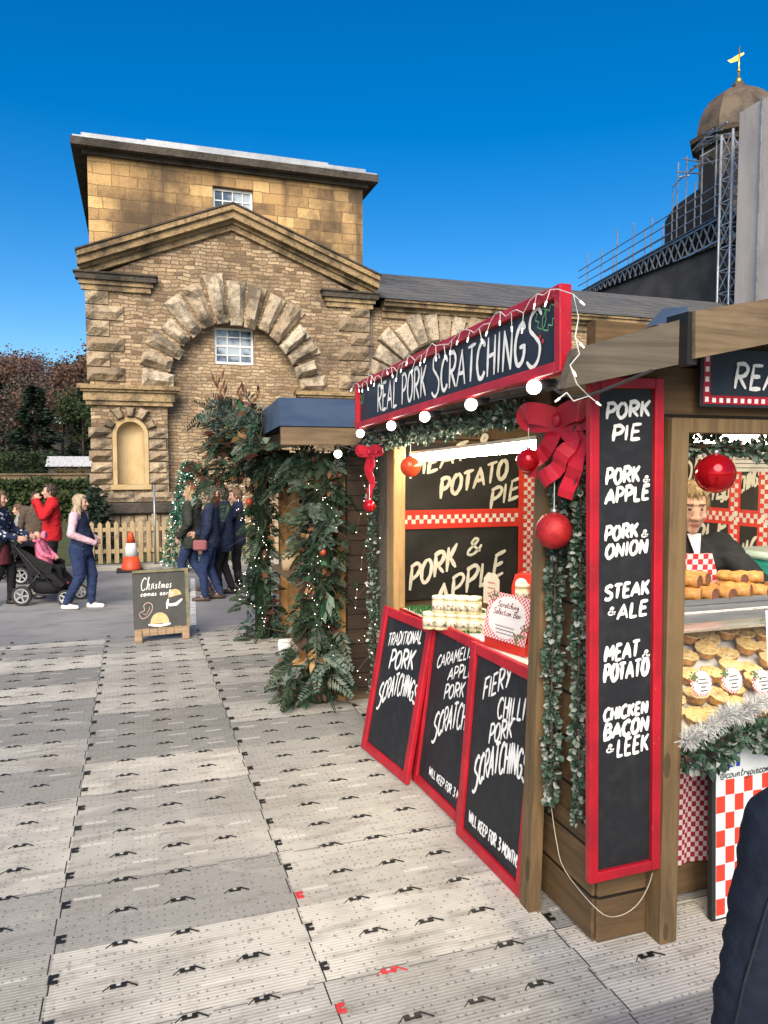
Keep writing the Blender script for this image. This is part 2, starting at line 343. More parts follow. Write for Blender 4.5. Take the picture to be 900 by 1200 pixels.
# ------------------------------------------------------------------ ground
def m_track():
    q = NT('grey plastic trackway'); sp = q.n('ShaderNodeSeparateXYZ'); q.l(q.co, sp.inputs[0]); X, Y = sp.outputs[0], sp.outputs[1]
    u = q.math('DIVIDE', q.math('ADD', X, .355), 1.02); v = q.math('DIVIDE', q.math('SUBTRACT', Y, 2.69), 1.02); v4 = q.math('MULTIPLY', v, 4.0)
    def wn(a, b):
        c = q.n('ShaderNodeCombineXYZ'); q.l(q.math('FLOOR', a), c.inputs[0]); q.l(q.math('FLOOR', b), c.inputs[1])
        k = q.n('ShaderNodeTexWhiteNoise', noise_dimensions='2D'); q.l(c.outputs[0], k.inputs['Vector']); return k.outputs[0]
    tone = q.math('ADD', q.math('MULTIPLY', wn(u, q.math('MULTIPLY', v, 2.0)), .85), q.math('MULTIPLY', wn(u, v), .15))
    c = q.ramp(tone, [(0, (.20, .20, .19)), (.3, (.27, .265, .25)), (.5, (.39, .375, .34)), (.75, (.46, .44, .395)), (1, (.58, .55, .485))])
    big = q.noise(1.3, 6); med = q.noise(7, 5, q.mapping((.35, 1.6, 1))); fine = q.noise(60, 3)
    c = q.mix(q.math('MULTIPLY', q.smooth(big, .40, .68), .6), c, (.24, .225, .20))
    c = q.mix(q.math('MULTIPLY', q.smooth(med, .48, .70), .55), c, (.17, .155, .135)); sp2 = q.noise(16, 5); c = q.mix(q.math('MULTIPLY', q.smooth(sp2, .56, .70), .5), c, (.14, .13, .115))
    c = q.mix(q.math('MULTIPLY', q.smooth(fine, .5, .8), .25), c, (.64, .61, .55)); lt = q.noise(2.3, 6, q.mapping((.6, 1.3, 1), ), .7, .8); c = q.mix(q.math('MULTIPLY', q.smooth(lt, .52, .7), .32), c, (.66, .62, .54))
    # pale moulded slots and rows of drain holes
    fu = q.math('FRACT', q.math('MULTIPLY', u, 4.0)); fv = q.math('FRACT', v4)
    slot = q.math('MULTIPLY', q.math('LESS_THAN', q.math('ABSOLUTE', q.math('SUBTRACT', fu, .42)), .24), q.math('LESS_THAN', q.math('ABSOLUTE', q.math('SUBTRACT', fv, .52)), .045))
    slot = q.math('MULTIPLY', slot, q.math('LESS_THAN', wn(q.math('MULTIPLY', u, 4.0), v4), .45))
    c = q.mix(q.math('MULTIPLY', slot, .5), c, (.62, .61, .57))
    hx = q.math('SUBTRACT', q.math('FRACT', q.math('DIVIDE', X, .034)), .5); hy = q.math('SUBTRACT', q.math('FRACT', q.math('DIVIDE', Y, .0425)), .5)
    hd = q.math('SQRT', q.math('ADD', q.math('MULTIPLY', hx, hx), q.math('MULTIPLY', hy, hy)))
    hole = q.math('MULTIPLY', q.math('LESS_THAN', hd, .14), q.math('GREATER_THAN', wn(q.math('DIVIDE', X, .034), q.math('DIVIDE', Y, .0425)), .5))
    c = q.mix(q.math('MULTIPLY', hole, .62), c, (.05, .05, .05))
    rib = q.math('SINE', q.math('MULTIPLY', Y, 2*pi/.017))
    c = q.mix(q.math('MULTIPLY', q.math('GREATER_THAN', rib, .45), .16), c, (.12, .12, .115))
    # interlocking seams between panels (stepped)
    zig = q.math('MULTIPLY', q.math('GREATER_THAN', fv, .5), .012)
    su = q.math('LESS_THAN', q.math('ABSOLUTE', q.math('SUBTRACT', q.math('FRACT', q.math('ADD', q.math('ADD', u, zig), .5)), .5)), .003)
    zv = q.math('MULTIPLY', q.math('GREATER_THAN', q.math('FRACT', q.math('ADD', fu, .2)), .5), .02)
    sv = q.math('LESS_THAN', q.math('ABSOLUTE', q.math('SUBTRACT', q.math('FRACT', q.math('ADD', q.math('ADD', v, zv), .5)), .5)), .0032)
    c = q.mix(q.math('MAXIMUM', su, q.math('MULTIPLY', sv, .7)), c, (.025, .025, .025))
    h = q.math('ADD', q.math('MULTIPLY', rib, .25), q.math('SUBTRACT', q.math('MULTIPLY', fine, .5), q.math('MULTIPLY', hole, 1.2)))
    q.bump(h, .5, .004)
    return q.fin(c, .78, 0, .3)
def m_asphalt():
    q = NT('worn asphalt'); a = q.noise(.35, 5); b = q.noise(3, 6, q.mapping((.5, 1.4, 1))); f = q.noise(90, 3)
    c = q.mix(q.smooth(a, .4, .65), (.20, .20, .205), (.29, .285, .28)); c = q.mix(q.math('MULTIPLY', q.smooth(b, .5, .7), .6), c, (.13, .13, .13))
    c = q.mix(q.math('MULTIPLY', q.smooth(f, .55, .8), .4), c, (.30, .29, .27)); q.bump(f, .5, .006); return q.fin(c, .85, 0, .3)
asphalt = m_asphalt()
grass_m = M('rough grass', (.05, .075, .022), (.085, .085, .035), 3, .9, bump=.8, bsc=30, bd=.05)
tag(G().quad((-900, -300, -.10), (900, -300, -.10), (900, 900, -.10), (-900, 900, -.10)).build('ground', grass_m), kind='structure')
tag(G().quad((-16, -8, -.03), (40, -8, -.03), (40, 15.55, -.03), (-16, 15.55, -.03)).build('asphalt_yard', asphalt), kind='structure')
g = G(); g.quad((-7, -5, 0), (9, -5, 0), (9, 9.02, 0), (-7, 9.02, 0)); g.quad((-7, 9.02, 0), (9, 9.02, 0), (9, 9.04, -.028), (-7, 9.04, -.028))
blk, redc = M('black clip plastic', (.012, .012, .012), rough=.5, bump=0), M('red clip plastic', (.55, .03, .04), rough=.5, bump=0)
q = random.Random(5)
for j in range(-1, 26):
    y = 2.69+.255*j-.02
    for i in range(-14, 10):
        seam = (i % 4 == 0); x = -.355+.255*i+(.01 if seam else .145 if False else 0)+q.uniform(-.006, .006); yy = y+q.uniform(-.008, .008)+(.11 if seam else 0)
        if q.random() < .04: continue
        g.mi = 1 if q.random() > .012 or j > 3 else 2
        if (i, j) in ((4, -1), (5, 0), (6, 0)): g.mi = 2
        n0 = len(g.v)
        if seam:
            g.box((x-.012, yy-.028, .001), (x+.006, yy+.028, .007)); g.box((x+.006, yy+.012, .001), (x+.03, yy+.03, .007)); g.box((x+.006, yy-.03, .001), (x+.03, yy-.012, .007))
        else:
            g.box((x-.038, yy-.014, .001), (x-.014, yy+.012, .007)); g.box((x+.010, yy-.014, .001), (x+.034, yy+.014, .007)); g.box((x-.014, yy-.012, .001), (x+.010, yy-.003, .005))
            g.bar((x+.034, yy+.016, .004), (x+.083, yy-.006-.02, .004), .004, .005); g.bar((x-.034, yy+.014, .003), (x-.07, yy-.02, .003), .003, .003)
        kk = q.uniform(.74, .9); g.v[n0:] = [V((x+(p.x-x)*kk, yy+(p.y-yy)*kk, p.z)) for p in g.v[n0:]]
        if not seam: g.mi = 3; g.box((x-.009, yy-.001, .001), (x+.006, yy+.010, .0035))
tag(g.build('trackway_floor', [m_track(), blk, redc, M('pale clip centre', (.5, .5, .49), bump=0)]), kind='structure')
kerb_m = M('pale kerb stone', (.36, .34, .30), (.24, .23, .20), 2, .85, bump=.5)
g = G()
for i in range(34): g.box((-14+.92*i, 15.15+.004*(i % 3), -.05), (-14+.92*i+.905, 15.5, .04+.006*(i % 4)), .012)
tag(g.build('kerb', kerb_m), kind='structure')
white_line = M('white road paint', (.6, .6, .58), (.35, .35, .34), 8, .8)
tag(G().quad((.62, 9.6, -.024), (.70, 9.6, -.024), (.98, 13.6, -.024), (.90, 13.6, -.024)).build('painted_line', white_line), kind='structure')

# ------------------------------------------------------------------ stone stable block
FY = 18.6
rubble = MBRICK('coursed rubble stone', (.47, .365, .24), (.24, .17, .108), (.19, .145, .10), .27, .090, .012, .040, .80, (.10, .075, .055), 1.0, .06, warm=(.33, .19, .10), streak=.35, odd=.6)
rubble2 = MBRICK('recessed rubble stone', (.48, .375, .245), (.29, .21, .135), (.22, .165, .11), .24, .080, .010, .035, .55, (.12, .09, .06), 1.0, .05, warm=(.36, .22, .12), odd=.45)
ashlar = MBRICK('stained ashlar', (.54, .36, .165), (.29, .18, .085), (.12, .08, .045), .60, .27, .011, .018, .84, (.075, .056, .040), .6, .03, warm=(.46, .28, .12), lo=.36, hi=.60, streak=.85, odd=.6)
def m_rust(name, a, b, dk, st=.75):
    q = NT(name); g_ = q.n('ShaderNodeNewGeometry'); n1 = q.noise(1.4, 6); n2 = q.noise(7, 6); n3 = q.noise(26, 4)
    c = q.mix(g_.outputs['Random Per Island'], a, b); c = q.mix(q.math('MULTIPLY', q.smooth(n1, .45, .65), st), c, dk)
    c = q.mix(q.math('MULTIPLY', q.smooth(n2, .48, .7), .55), c, dk); q.bump(q.math('ADD', n2, q.math('MULTIPLY', n3, .4)), .9, .08)
    return q.fin(c, .92, 0, .2)
rustic = m_rust('rock faced stone', (.47, .37, .25), (.26, .195, .13), (.055, .046, .04), .8)
voussoir_m = m_rust('voussoir stone', (.58, .50, .38), (.36, .28, .19), (.06, .05, .042), .75)
cornice_m = m_rust('cornice stone', (.42, .31, .18), (.34, .24, .13), (.055, .045, .036), .8)
darkst = m_rust('sooted stone', (.10, .085, .07), (.07, .06, .05), (.03, .028, .025))
niche_m = M('smooth niche stone', (.46, .35, .19), (.40, .28, .14), 2.5, .85, bump=.2)
lead = M('grey lead', (.26, .28, .31), (.36, .38, .40), 2, .5, .3, bump=.3, bsc=6, bd=.02)
slate = MBRICK('stone slates', (.13, .13, .135), (.075, .078, .085), (.02, .02, .022), .38, .20, .012, .02, .5, (.14, .135, .12), 1.0, .04)
whitep = M('white sash paint', (.72, .72, .70), (.6, .6, .58), 5, .5, bump=0)
q = NT('window glass with painted sky'); n_ = q.noise(1.6, 3); glass_w = q.fin(q.mix(q.smooth(n_, .4, .6), (.05, .07, .10), (.36, .42, .47)), .08, 0, .8)  # pale and dark mottling paints the sky's reflection into the panes

bld = thing('stone_stable_block', 'golden stone block with pediment and great blind arch', 'building', (2.4, FY, 0))
bq = random.Random(3)
def rough_block(g, x0, x1, z0, z1, y, pr, q, j=.02, chan=.035):
    """a rock-faced block: the front bulges unevenly out of the wall plane y (towards -Y)"""
    nx = max(2, int((x1-x0)/.16)); nz = max(2, int((z1-z0)/.13)); sd = V((q.uniform(0, 99), 0, 0)); vs = []; fs = []
    for k in range(nz+1):
        for i in range(nx+1):
            u, v = i/nx, k/nz; e = min(u, 1-u)*(x1-x0); e2 = min(v, 1-v)*(z1-z0); m = min(1, min(e, e2)/.09)
            n_ = noise.noise(V((x0+u*(x1-x0), 0, z0+v*(z1-z0)))*4.2+sd)
            vs.append((x0+u*(x1-x0)+(q.uniform(-j, j) if 0 < i < nx else 0), y-.02-pr*(m**.6)*(.75+.55*n_)-(q.uniform(0, .03) if m > .5 else 0), z0+v*(z1-z0)))
    for k in range(nz):
        for i in range(nx): a = k*(nx+1)+i; fs.append((a, a+1, a+nx+2, a+nx+1))
    b = len(vs); ring = [i for i in range(nx+1)]+[k*(nx+1)+nx for k in range(1, nz+1)]+[nz*(nx+1)+i for i in range(nx-1, -1, -1)]+[k*(nx+1) for k in range(nz-1, 0, -1)]
    for i in ring: vs.append((vs[i][0], y+.08, vs[i][2]))
    for a in range(len(ring)):
        a2 = (a+1) % len(ring); fs.append((ring[a2], ring[a], b+a, b+a2))
    g.add(vs, fs)
NX, NW, NZ0, NZS = -.09, .31, 1.55, 2.72
AX, AZ, AR = 2.42, 3.86, 1.66          # centre and inner radius of the blind arch
# facade wall with arched recess: filled around the arch
def arch_wall(g, x0, x1, z1, cx, cz, r, y, zb, dep, n=28, hole=None):
    pts = [(cx+r*cos(pi*i/n), cz+r*sin(pi*i/n)) for i in range(n+1)]     # right to left
    if hole:
        hx, hw, h0, hs = hole
        g.quad((x0, y, zb), (hx-hw, y, zb), (hx-hw, y, cz), (x0, y, cz)); g.quad((hx+hw, y, zb), (cx-r, y, zb), (cx-r, y, cz), (hx+hw, y, cz)); g.quad((hx-hw, y, zb), (hx+hw, y, zb), (hx+hw, y, h0), (hx-hw, y, h0))
        for i in range(10):
            a, b = pi*i/10, pi*(i+1)/10; xa, xb = hx+hw*cos(a), hx+hw*cos(b); g.quad((xb, y, hs+hw*sin(b)), (xa, y, hs+hw*sin(a)), (xa, y, cz), (xb, y, cz))
    else: g.quad((x0, y, zb), (cx-r, y, zb), (cx-r, y, cz), (x0, y, cz))
    g.quad((cx+r, y, zb), (x1, y, zb), (x1, y, cz), (cx+r, y, cz))
    top = [(x1+(x0-x1)*i/n, z1) for i in range(n+1)]
    ws = lambda i: (x1, cz) if i == 0 else (x0, cz) if i == n else None
    for i in range(n):
        a, b = pts[i], pts[i+1]; ta, tb = top[i], top[i+1]
        g.quad((a[0], y, a[1]), (ta[0], y, ta[1]), (tb[0], y, tb[1]), (b[0], y, b[1]))
        g.quad((a[0], y, a[1]), (b[0], y, b[1]), (b[0], y+dep, b[1]), (a[0], y+dep, a[1]))
    g.add([(x1, y, cz), (x1, y, z1), (cx+r, y, cz)], [(0, 1, 2)]); g.add([(x0, y, cz), (cx-r, y, cz), (x0, y, z1)], [(0, 1, 2)])
    g.quad((cx-r, y, zb), (cx-r, y+dep, zb), (cx-r, y+dep, cz), (cx-r, y, cz)); g.quad((cx+r, y, zb), (cx+r, y, cz), (cx+r, y+dep, cz), (cx+r, y+dep, zb))
X0, X1 = -.95, 5.78
g = G(); arch_wall(g, X0, X1, 6.25, AX, AZ, AR, FY, 0, .32, hole=(NX, NW, NZ0, NZS))
g.box((X0, FY+.33, 0), (X0+.4, FY+9, 6.6)); g.box((X1-.4, FY+.33, 0), (X1, FY+9, 6.6)); g.box((X0, FY+8.6, 0), (X1, FY+9, 6.6))
g.add([(X0, FY, 6.25), (X1, FY, 6.25), (2.32, FY, 7.8)], [(0, 1, 2)])
g.build('facade_wall', rubble, bld)
WX0, WX1, WZ0, WZ1 = 1.91, 2.89, 4.50, 5.42
g = G(); y = FY+.32
for a, b, c, d in ((AX-AR, WX0, 0, 6), (WX1, AX+AR, 0, 6), (WX0, WX1, 0, WZ0), (WX0, WX1, WZ1, 6)): g.quad((a, y, c), (b, y, c), (b, y, d), (a, y, d))
for a in (WX0, WX1): g.quad((a, y, WZ0), (a, y+.16, WZ0), (a, y+.16, WZ1), (a, y, WZ1))
g.quad((WX0, y, WZ1), (WX1, y, WZ1), (WX1, y+.16, WZ1), (WX0, y+.16, WZ1)); g.quad((WX0, y, WZ0), (WX1, y, WZ0), (WX1, y+.16, WZ0), (WX0, y+.16, WZ0))
g.build('recess_panel', rubble2, bld)
def sash(par, x0, x1, z0, z1, y, nx, nz):
    f = G(); t = .055
    f.box((x0, y, z0), (x0+t, y+.06, z1)); f.box((x1-t, y, z0), (x1, y+.06, z1)); f.box((x0+t, y, z0), (x1-t, y+.06, z0+t)); f.box((x0+t, y, z1-t), (x1-t, y+.06, z1))
    for i in range(1, nx): xx = x0+(x1-x0)*i/nx; f.box((xx-.013, y+.012, z0+t), (xx+.013, y+.05, z1-t))
    for k in range(1, nz): zz = z0+(z1-z0)*k/nz; f.box((x0+t, y+.014, zz-(.024 if k == nz//2 else .013)), (x1-t, y+.048, zz+(.024 if k == nz//2 else .013)))
    o = f.build('window', whitep, par)
    G().quad((x0+t, y+.035, z0+t), (x1-t, y+.035, z0+t), (x1-t, y+.035, z1-t), (x0+t, y+.035, z1-t)).build('pane', glass_w, o)
    return o
sash(bld, WX0+.01, WX1-.01, WZ0+.02, WZ1-.01, FY+.40, 3, 4)
# voussoirs of the great arch
g = G(); nv = 15
for i in range(nv):
    a0 = pi*(i+.05+bq.uniform(0, .05))/nv; a1 = pi*(i+.95-bq.uniform(0, .08))/nv; am = (a0+a1)/2
    ext = (.60+.46*sin(am)**3+bq.uniform(-.12, .12))+(.10 if i % 2 == 0 else 0); ri = AR-.08+bq.uniform(-.07, .05); pr = .14+bq.uniform(0, .10)
    nr = 6; na = 3; vs = []; fs = []; sd_ = V((bq.uniform(0, 50), 3, 0))
    for k in range(nr+1):
        for j in range(na+1):
            u = k/nr; v = j/na; r_ = ri+ext*u; a = a0+(a1-a0)*v; e = min(u, 1-u)*ext; e2 = min(v, 1-v)*(a1-a0)*r_; m = min(1, min(e, e2)/.08)
            px, pz = AX+r_*cos(a), AZ+r_*sin(a); n_ = noise.noise(V((px, 0, pz))*3.5+sd_)
            vs.append((px, FY-.04-pr*m**.5*(.8+.6*n_), pz))
    for k in range(nr):
        for j in range(na): b = k*(na+1)+j; fs.append((b, b+na+1, b+na+2, b+1))
    n0 = len(vs); ring = [j for j in range(na+1)]+[k*(na+1)+na for k in range(1, nr+1)]+[nr*(na+1)+j for j in range(na-1, -1, -1)]+[k*(na+1) for k in range(nr-1, 0, -1)]
    for r__ in ring: vs.append((vs[r__][0], FY+.10, vs[r__][2]))
    for a_ in range(len(ring)): b_ = (a_+1) % len(ring); fs.append((ring[a_], ring[b_], n0+b_, n0+a_))
    g.add(vs, fs)
g.build('arch', voussoir_m, bld)
# rusticated piers either side, with a niche in the left one
NX, NW, NZ0, NZS = -.09, .31, 1.55, 2.72
for side in (0, 1):
    g = G(); xa, xb = (X0-.06, .76) if side == 0 else (AX+AR+.02, X1+.04)
    z = 1.28; i = 0
    while z < 6.05:
        h = .27 if z < 3.3 else .36+bq.uniform(-.04, .05)
        if 3.30 <= z < 3.95: z = 3.95; continue
        if z+h > 6.1: h = 6.1-z
        if side == 0 and z < 3.3:
            cut = NW+.10
            if z < NZS+.05 or True:
                lim = cut if z < NZS else cut*.95
                if z < NZS+.05:
                    rough_block(g, xa+(.0 if i % 2 else .04), NX-lim, z+.02, z+h-.02, FY-.02, .13, bq); rough_block(g, NX+lim, xb-(.0 if i % 2 else .05), z+.02, z+h-.02, FY-.02, .13, bq)
        else:
            # stop short of the arch ring above the springing
            if z > AZ:
                dz = z+h*.3-AZ; rr = 2.42
                lim = sqrt(max(0, rr*rr-dz*dz)) if dz < rr else 0
                wq = .50 if i % 2 else .82
                if side == 0: e = min(AX-lim, xa+wq); s_ = xa
                else: s_ = max(AX+lim, xb-wq); e = xb
                if e-s_ > .25:
                    mid = s_+(e-s_)*(.45 if i % 2 else .6)
                    if e-s_ > .9: rough_block(g, s_, mid-.015, z+.015, z+h-.015, FY-.02, .10, bq); rough_block(g, mid+.015, e, z+.015, z+h-.015, FY-.02, .05, bq)
                    else: rough_block(g, s_, e, z+.015, z+h-.015, FY-.02, .11, bq)
            else:
                mid = xa+(xb-xa)*(.4 if i % 2 else .6); rough_block(g, xa, mid-.015, z+.015, z+h-.015, FY-.02, .12, bq); rough_block(g, mid+.015, xb, z+.015, z+h-.015, FY-.02, .12, bq)
        z += h; i += 1
    if side == 1: g.build('rusticated_pier', rustic, bld)
    else: g_left = g
g = g_left
# keystones round the niche head
for a in (28, 62, 90, 118, 152):
    aw = 11 if a in (62, 118) else 10
    r0, r1 = NW+.10, .72 if a not in (28, 152) else .62
    P = [(NX+r*cos(radians(a+s_*aw*(1 if r < .6 else .9))), NZS+r*sin(radians(a+s_*aw*(1 if r < .6 else .9)))) for r, s_ in ((r0, 1), (r1, 1), (r1, -1), (r0, -1))]
    P = [(x, min(z, 3.36)) for x, z in P]; c = (sum(p[0] for p in P)/4, sum(p[1] for p in P)/4); n_ = 4
    vs = [(x, FY+.06, z) for x, z in P]+[(x, FY-.06, z) for x, z in P]+[(c[0]+(x-c[0])*.7, FY-.16-bq.uniform(0, .04), c[1]+(z-c[1])*.7) for x, z in P]
    g.add(vs, [(0, 1, 5, 4), (1, 2, 6, 5), (2, 3, 7, 6), (3, 0, 4, 7), (4, 5, 9, 8), (5, 6, 10, 9), (6, 7, 11, 10), (7, 4, 8, 11), (8, 9, 10, 11)])
g.build('rusticated_pier', rustic, bld)
# niche: a half-round recess with architrave
g = G(); n = 14; g.smooth = True
prof = [(NX+NW*cos(pi*i/n), .02-.26*sin(pi*i/n)) for i in range(n+1)]
for i in range(n):
    (xa, da), (xb, db) = prof[i], prof[i+1]
    g.quad((xa, FY-.02-da-.0, NZ0), (xb, FY-.02-db, NZ0), (xb, FY-.02-db, NZS), (xa, FY-.02-da, NZS))
    for k in range(7):
        t0, t1 = pi/2*k/7, pi/2*(k+1)/7
        f_ = lambda i_, t: (NX+NW*cos(pi*i_/n)*cos(t), FY-.04+.26*sin(pi*i_/n)*cos(t), NZS+NW*sin(t))
        g.quad(f_(i, t0), f_(i+1, t0), f_(i+1, t1), f_(i, t1))
g.smooth = False
nb = g.build('niche', niche_m, bld)
g = G()
for s_ in (-1, 1): g.box((NX+s_*(NW-.002), FY-.07, NZ0), (NX+s_*(NW+.09), FY+.02, NZS))
for i in range(12):
    a, b = pi*i/12, pi*(i+1)/12; P = [(NX+r*cos(t), NZS+r*sin(t)) for r, t in ((NW-.002, a), (NW+.09, a), (NW+.09, b), (NW-.002, b))]
    g.add([(x, FY-.07, z) for x, z in P]+[(x, FY+.02, z) for x, z in P], [(0, 1, 2, 3), (0, 3, 7, 4), (1, 5, 6, 2)])
g.box((NX-.45, FY-.12, NZ0-.12), (NX+.45, FY+.02, NZ0-.002)); g.build('architrave', niche_m, nb)
# impost band, plinth
def mould(g, x0, x1, z, prof, y, ret=True):
    """horizontal moulding: prof = list of (projection, dz0, dz1)"""
    for p, a, b in prof: g.box((x0-(p if ret else 0), y-p, z+a), (x1+(p if ret else 0), y+.05, z+b))
for xa, xb in ((X0, .78), (AX+AR+.02, X1)): g = G(); mould(g, xa, xb, 3.40, ((.10, 0, .10), (.15, .103, .30), (.21, .303, .36), (.27, .363, .46)), FY); g.build('impost_band', cornice_m, bld)
for xa, xb in ((X0, .86), (AX+AR-.04, X1)):
    g = G()
    for i in range(6):
        a = xa+(xb-xa)*i/6; rough_block(g, a+.01, a+(xb-xa)/6-.01, .0, .84, FY-.14, .04, bq)
    rough_block(g, xa, (xa+xb)/2, 1.14, 1.36, FY-.10, .08, bq); rough_block(g, (xa+xb)/2+.01, xb, 1.14, 1.36, FY-.10, .08, bq)
    g.build('plinth', rustic, bld)
for xa, xb in ((X0-.1, .9), (AX+AR-.06, X1+.05)): g = G(); g.box((xa, FY-.30, .86), (xb, FY+.02, 1.12), .03); g.build('plinth_course', darkst, bld)
# pediment: short cornice returns and two raking cornices
for xa, xb in ((X0-.06, .35), (4.75, X1+.04)): g = G(); mould(g, xa, xb, 6.02, ((.08, 0, .12), (.13, .123, .22)), FY); g.build('cornice_bed', cornice_m, bld)
for xa, xb in ((X0-.06, .35), (4.75, X1+.04)): g = G(); mould(g, xa, xb, 6.243, ((.20, 0, .13), (.24, .133, .17)), FY); g.build('cornice_return', darkst, bld)
def rake(g, xa, za, xb, zb, layers):
    d = V((xb-xa, 0, zb-za)); L = d.length; d.normalize(); nrm = V((-d.z, 0, d.x)); nrm = nrm if nrm.z > 0 else -nrm
    for pr, a, b, y1 in layers:
        p = [V((xa, 0, za)), V((xb, 0, zb))]; vs = []
        for y in (FY-pr, FY+y1):
            vs += [c+d*((xx-c.x)/d.x)+V((0, y, 0)) for c, xx in ((p[0]+nrm*a, xa), (p[0]+nrm*a, xb), (p[0]+nrm*b, xb), (p[0]+nrm*b, xa))]
        g.add(vs, [(0, 1, 2, 3), (7, 6, 5, 4), (0, 4, 5, 1), (1, 5, 6, 2), (2, 6, 7, 3), (3, 7, 4, 0)])
g = G(); LY = ((.10, 0, .13, .3), (.17, .133, .20, .3), (.34, .203, .36, .3), (.42, .363, .47, .9))
PX, PZ = 2.32, 7.66
rake(g, X0-.20, 6.28, PX, PZ, LY); g.build('pediment_cornice', cornice_m, bld); g = G(); rake(g, X1+.20, 6.28, PX+.001, PZ, [(p+.004, a, b, y1+.004) for p, a, b, y1 in LY]); g.build('pediment_cornice', cornice_m, bld)
g = G(); rake(g, X0-.23, 6.28, PX, PZ+.01, ((.45, .473, .51, .92),)); g.build('pediment_roof', darkst, bld); g = G(); rake(g, X1+.23, 6.28, PX+.001, PZ+.01, ((.454, .473, .51, .924),)); g.build('pediment_roof', darkst, bld)
# attic storey set back behind the pediment
TY = 19.3; TX0, TX1, TZ = -.93, 5.86, 9.30
wa = on(249, 217, 'Y', TY); wb = on(297, 240, 'Y', TY); wz0, wz1 = 8.05, wa.z
g = G()
for a, b, c, d in ((TX0, wa.x, 6.2, TZ), (wb.x, TX1, 6.2, TZ), (wa.x, wb.x, 6.2, wz0), (wa.x, wb.x, wz1, TZ)): g.quad((a, TY, c), (b, TY, c), (b, TY, d), (a, TY, d))
for a in (wa.x, wb.x): g.quad((a, TY, wz0), (a, TY+.2, wz0), (a, TY+.2, wz1), (a, TY, wz1))
g.quad((wa.x, TY, wz1), (wb.x, TY, wz1), (wb.x, TY+.2, wz1), (wa.x, TY+.2, wz1))
g.box((TX0, TY+.3, 6.2), (TX0+.3, TY+7.5, TZ)); g.box((TX1-.3, TY+.3, 6.2), (TX1, TY+7.5, TZ)); g.box((TX0, TY+7.2, 6.2), (TX1, TY+7.5, TZ)); g.quad((TX0, TY, 6.2), (TX0, TY+.3, 6.2), (TX0, TY+.3, TZ), (TX0, TY, TZ)); g.quad((TX1, TY, 6.2), (TX1, TY, TZ), (TX1, TY+.3, TZ), (TX1, TY+.3, 6.2))
g.build('attic_wall', ashlar, bld)
sash(bld, wa.x+.01, wb.x-.01, wz0+.02, wz1-.02, TY+.12, 4, 3)
g = G()
for pr, a, b in ((.12, 0, .10), (.34, .103, .28)): g.box((TX0-pr, TY-pr, TZ+a), (TX1+pr, TY+7.5+pr, TZ+b))
g.build('attic_cornice', darkst, bld)
g = G(); g.box((TX0-.30, TY-.30, TZ+.283), (TX1+.30, TY+7.8, TZ+.33)); g.box((TX0-.12, TY-.12, TZ+.333), (TX1+.05, TY+7.6, TZ+.47)); g.box((.4, TY-.10, TZ+.473), (4.9, TY+7.5, TZ+.52))
g.build('attic_roof', lead, bld)
# long lower wing to the right
WY = 18.9; WGX1 = 22.0; WEZ = 6.15; CX2, CZ2, R2 = 8.05, 3.9, 1.5
g = G(); arch_wall(g, X1, 11.6, WEZ, CX2, CZ2, R2, WY, 0, .3); g.quad((11.6, WY, 0), (WGX1, WY, 0), (WGX1, WY, WEZ), (11.6, WY, WEZ)); g.box((WGX1-.3, WY+.01, 0), (WGX1, WY+8, WEZ))
g.quad((CX2-R2-.1, WY+.3, 0), (CX2+R2+.1, WY+.3, 0), (CX2+R2+.1, WY+.3, CZ2+R2+.1), (CX2-R2-.1, WY+.3, CZ2+R2+.1)); g.build('wing_wall', rubble2, bld)
g = G(); nv = 15
for i in range(nv):
    a0 = pi*(i+.05)/nv; a1 = pi*(i+.95)/nv; e = .72+.14*(i % 2)+bq.uniform(-.05, .05); P = [(CX2+r*cos(t), CZ2+r*sin(t)) for r, t in ((R2-.05, a0), (R2+e, a0), (R2+e, a1), (R2-.05, a1))]
    c = (sum(p[0] for p in P)/4, sum(p[1] for p in P)/4); pr = bq.uniform(.10, .16)
    vs = [(x, WY+.06, z) for x, z in P]+[(x, WY-.05, z) for x, z in P]+[(c[0]+(x-c[0])*.8, WY-pr, c[1]+(z-c[1])*.86) for x, z in P]
    g.add(vs, [(0, 1, 5, 4), (1, 2, 6, 5), (2, 3, 7, 6), (3, 0, 4, 7), (4, 5, 9, 8), (5, 6, 10, 9), (6, 7, 11, 10), (7, 4, 8, 11), (8, 9, 10, 11)])
g.build('wing_arch', voussoir_m, bld)
g = G(); mould(g, X1+.45, WGX1, WEZ-.10, ((.08, -.16, 0), (.16, .003, .10), (.32, .103, .20), (.38, .203, .26)), WY, False); g.build('wing_cornice', cornice_m, bld)
g = G(); ye = WY-.42
g.quad((X1-.2, ye, WEZ+.17), (WGX1, ye, WEZ+.17), (WGX1, WY+3.6, 8.0), (X1-.2, WY+3.6, 8.0)); g.quad((X1-.2, WY+8, WEZ+.17), (X1-.2, WY+3.6, 8.0), (WGX1, WY+3.6, 8.0), (WGX1, WY+8, WEZ+.17))
g.add([(WGX1, WY, WEZ), (WGX1, WY+8, WEZ), (WGX1, WY+3.6, 8.0)], [(0, 1, 2)]); g.build('wing_roof', slate, bld)
pipe_m = M('weathered downpipe', (.20, .17, .13), (.10, .09, .075), 3, .6)
px_ = 5.93
g = G(); g.tube([(px_, WY-.08, 0), (px_, WY-.08, 6.0)], .05, 8)
for z in (.9, 2.3, 3.7, 5.1): g.tube([(px_, WY-.08, z), (px_, WY-.08, z+.09)], .066, 8)
g.build('downpipe', pipe_m, bld)

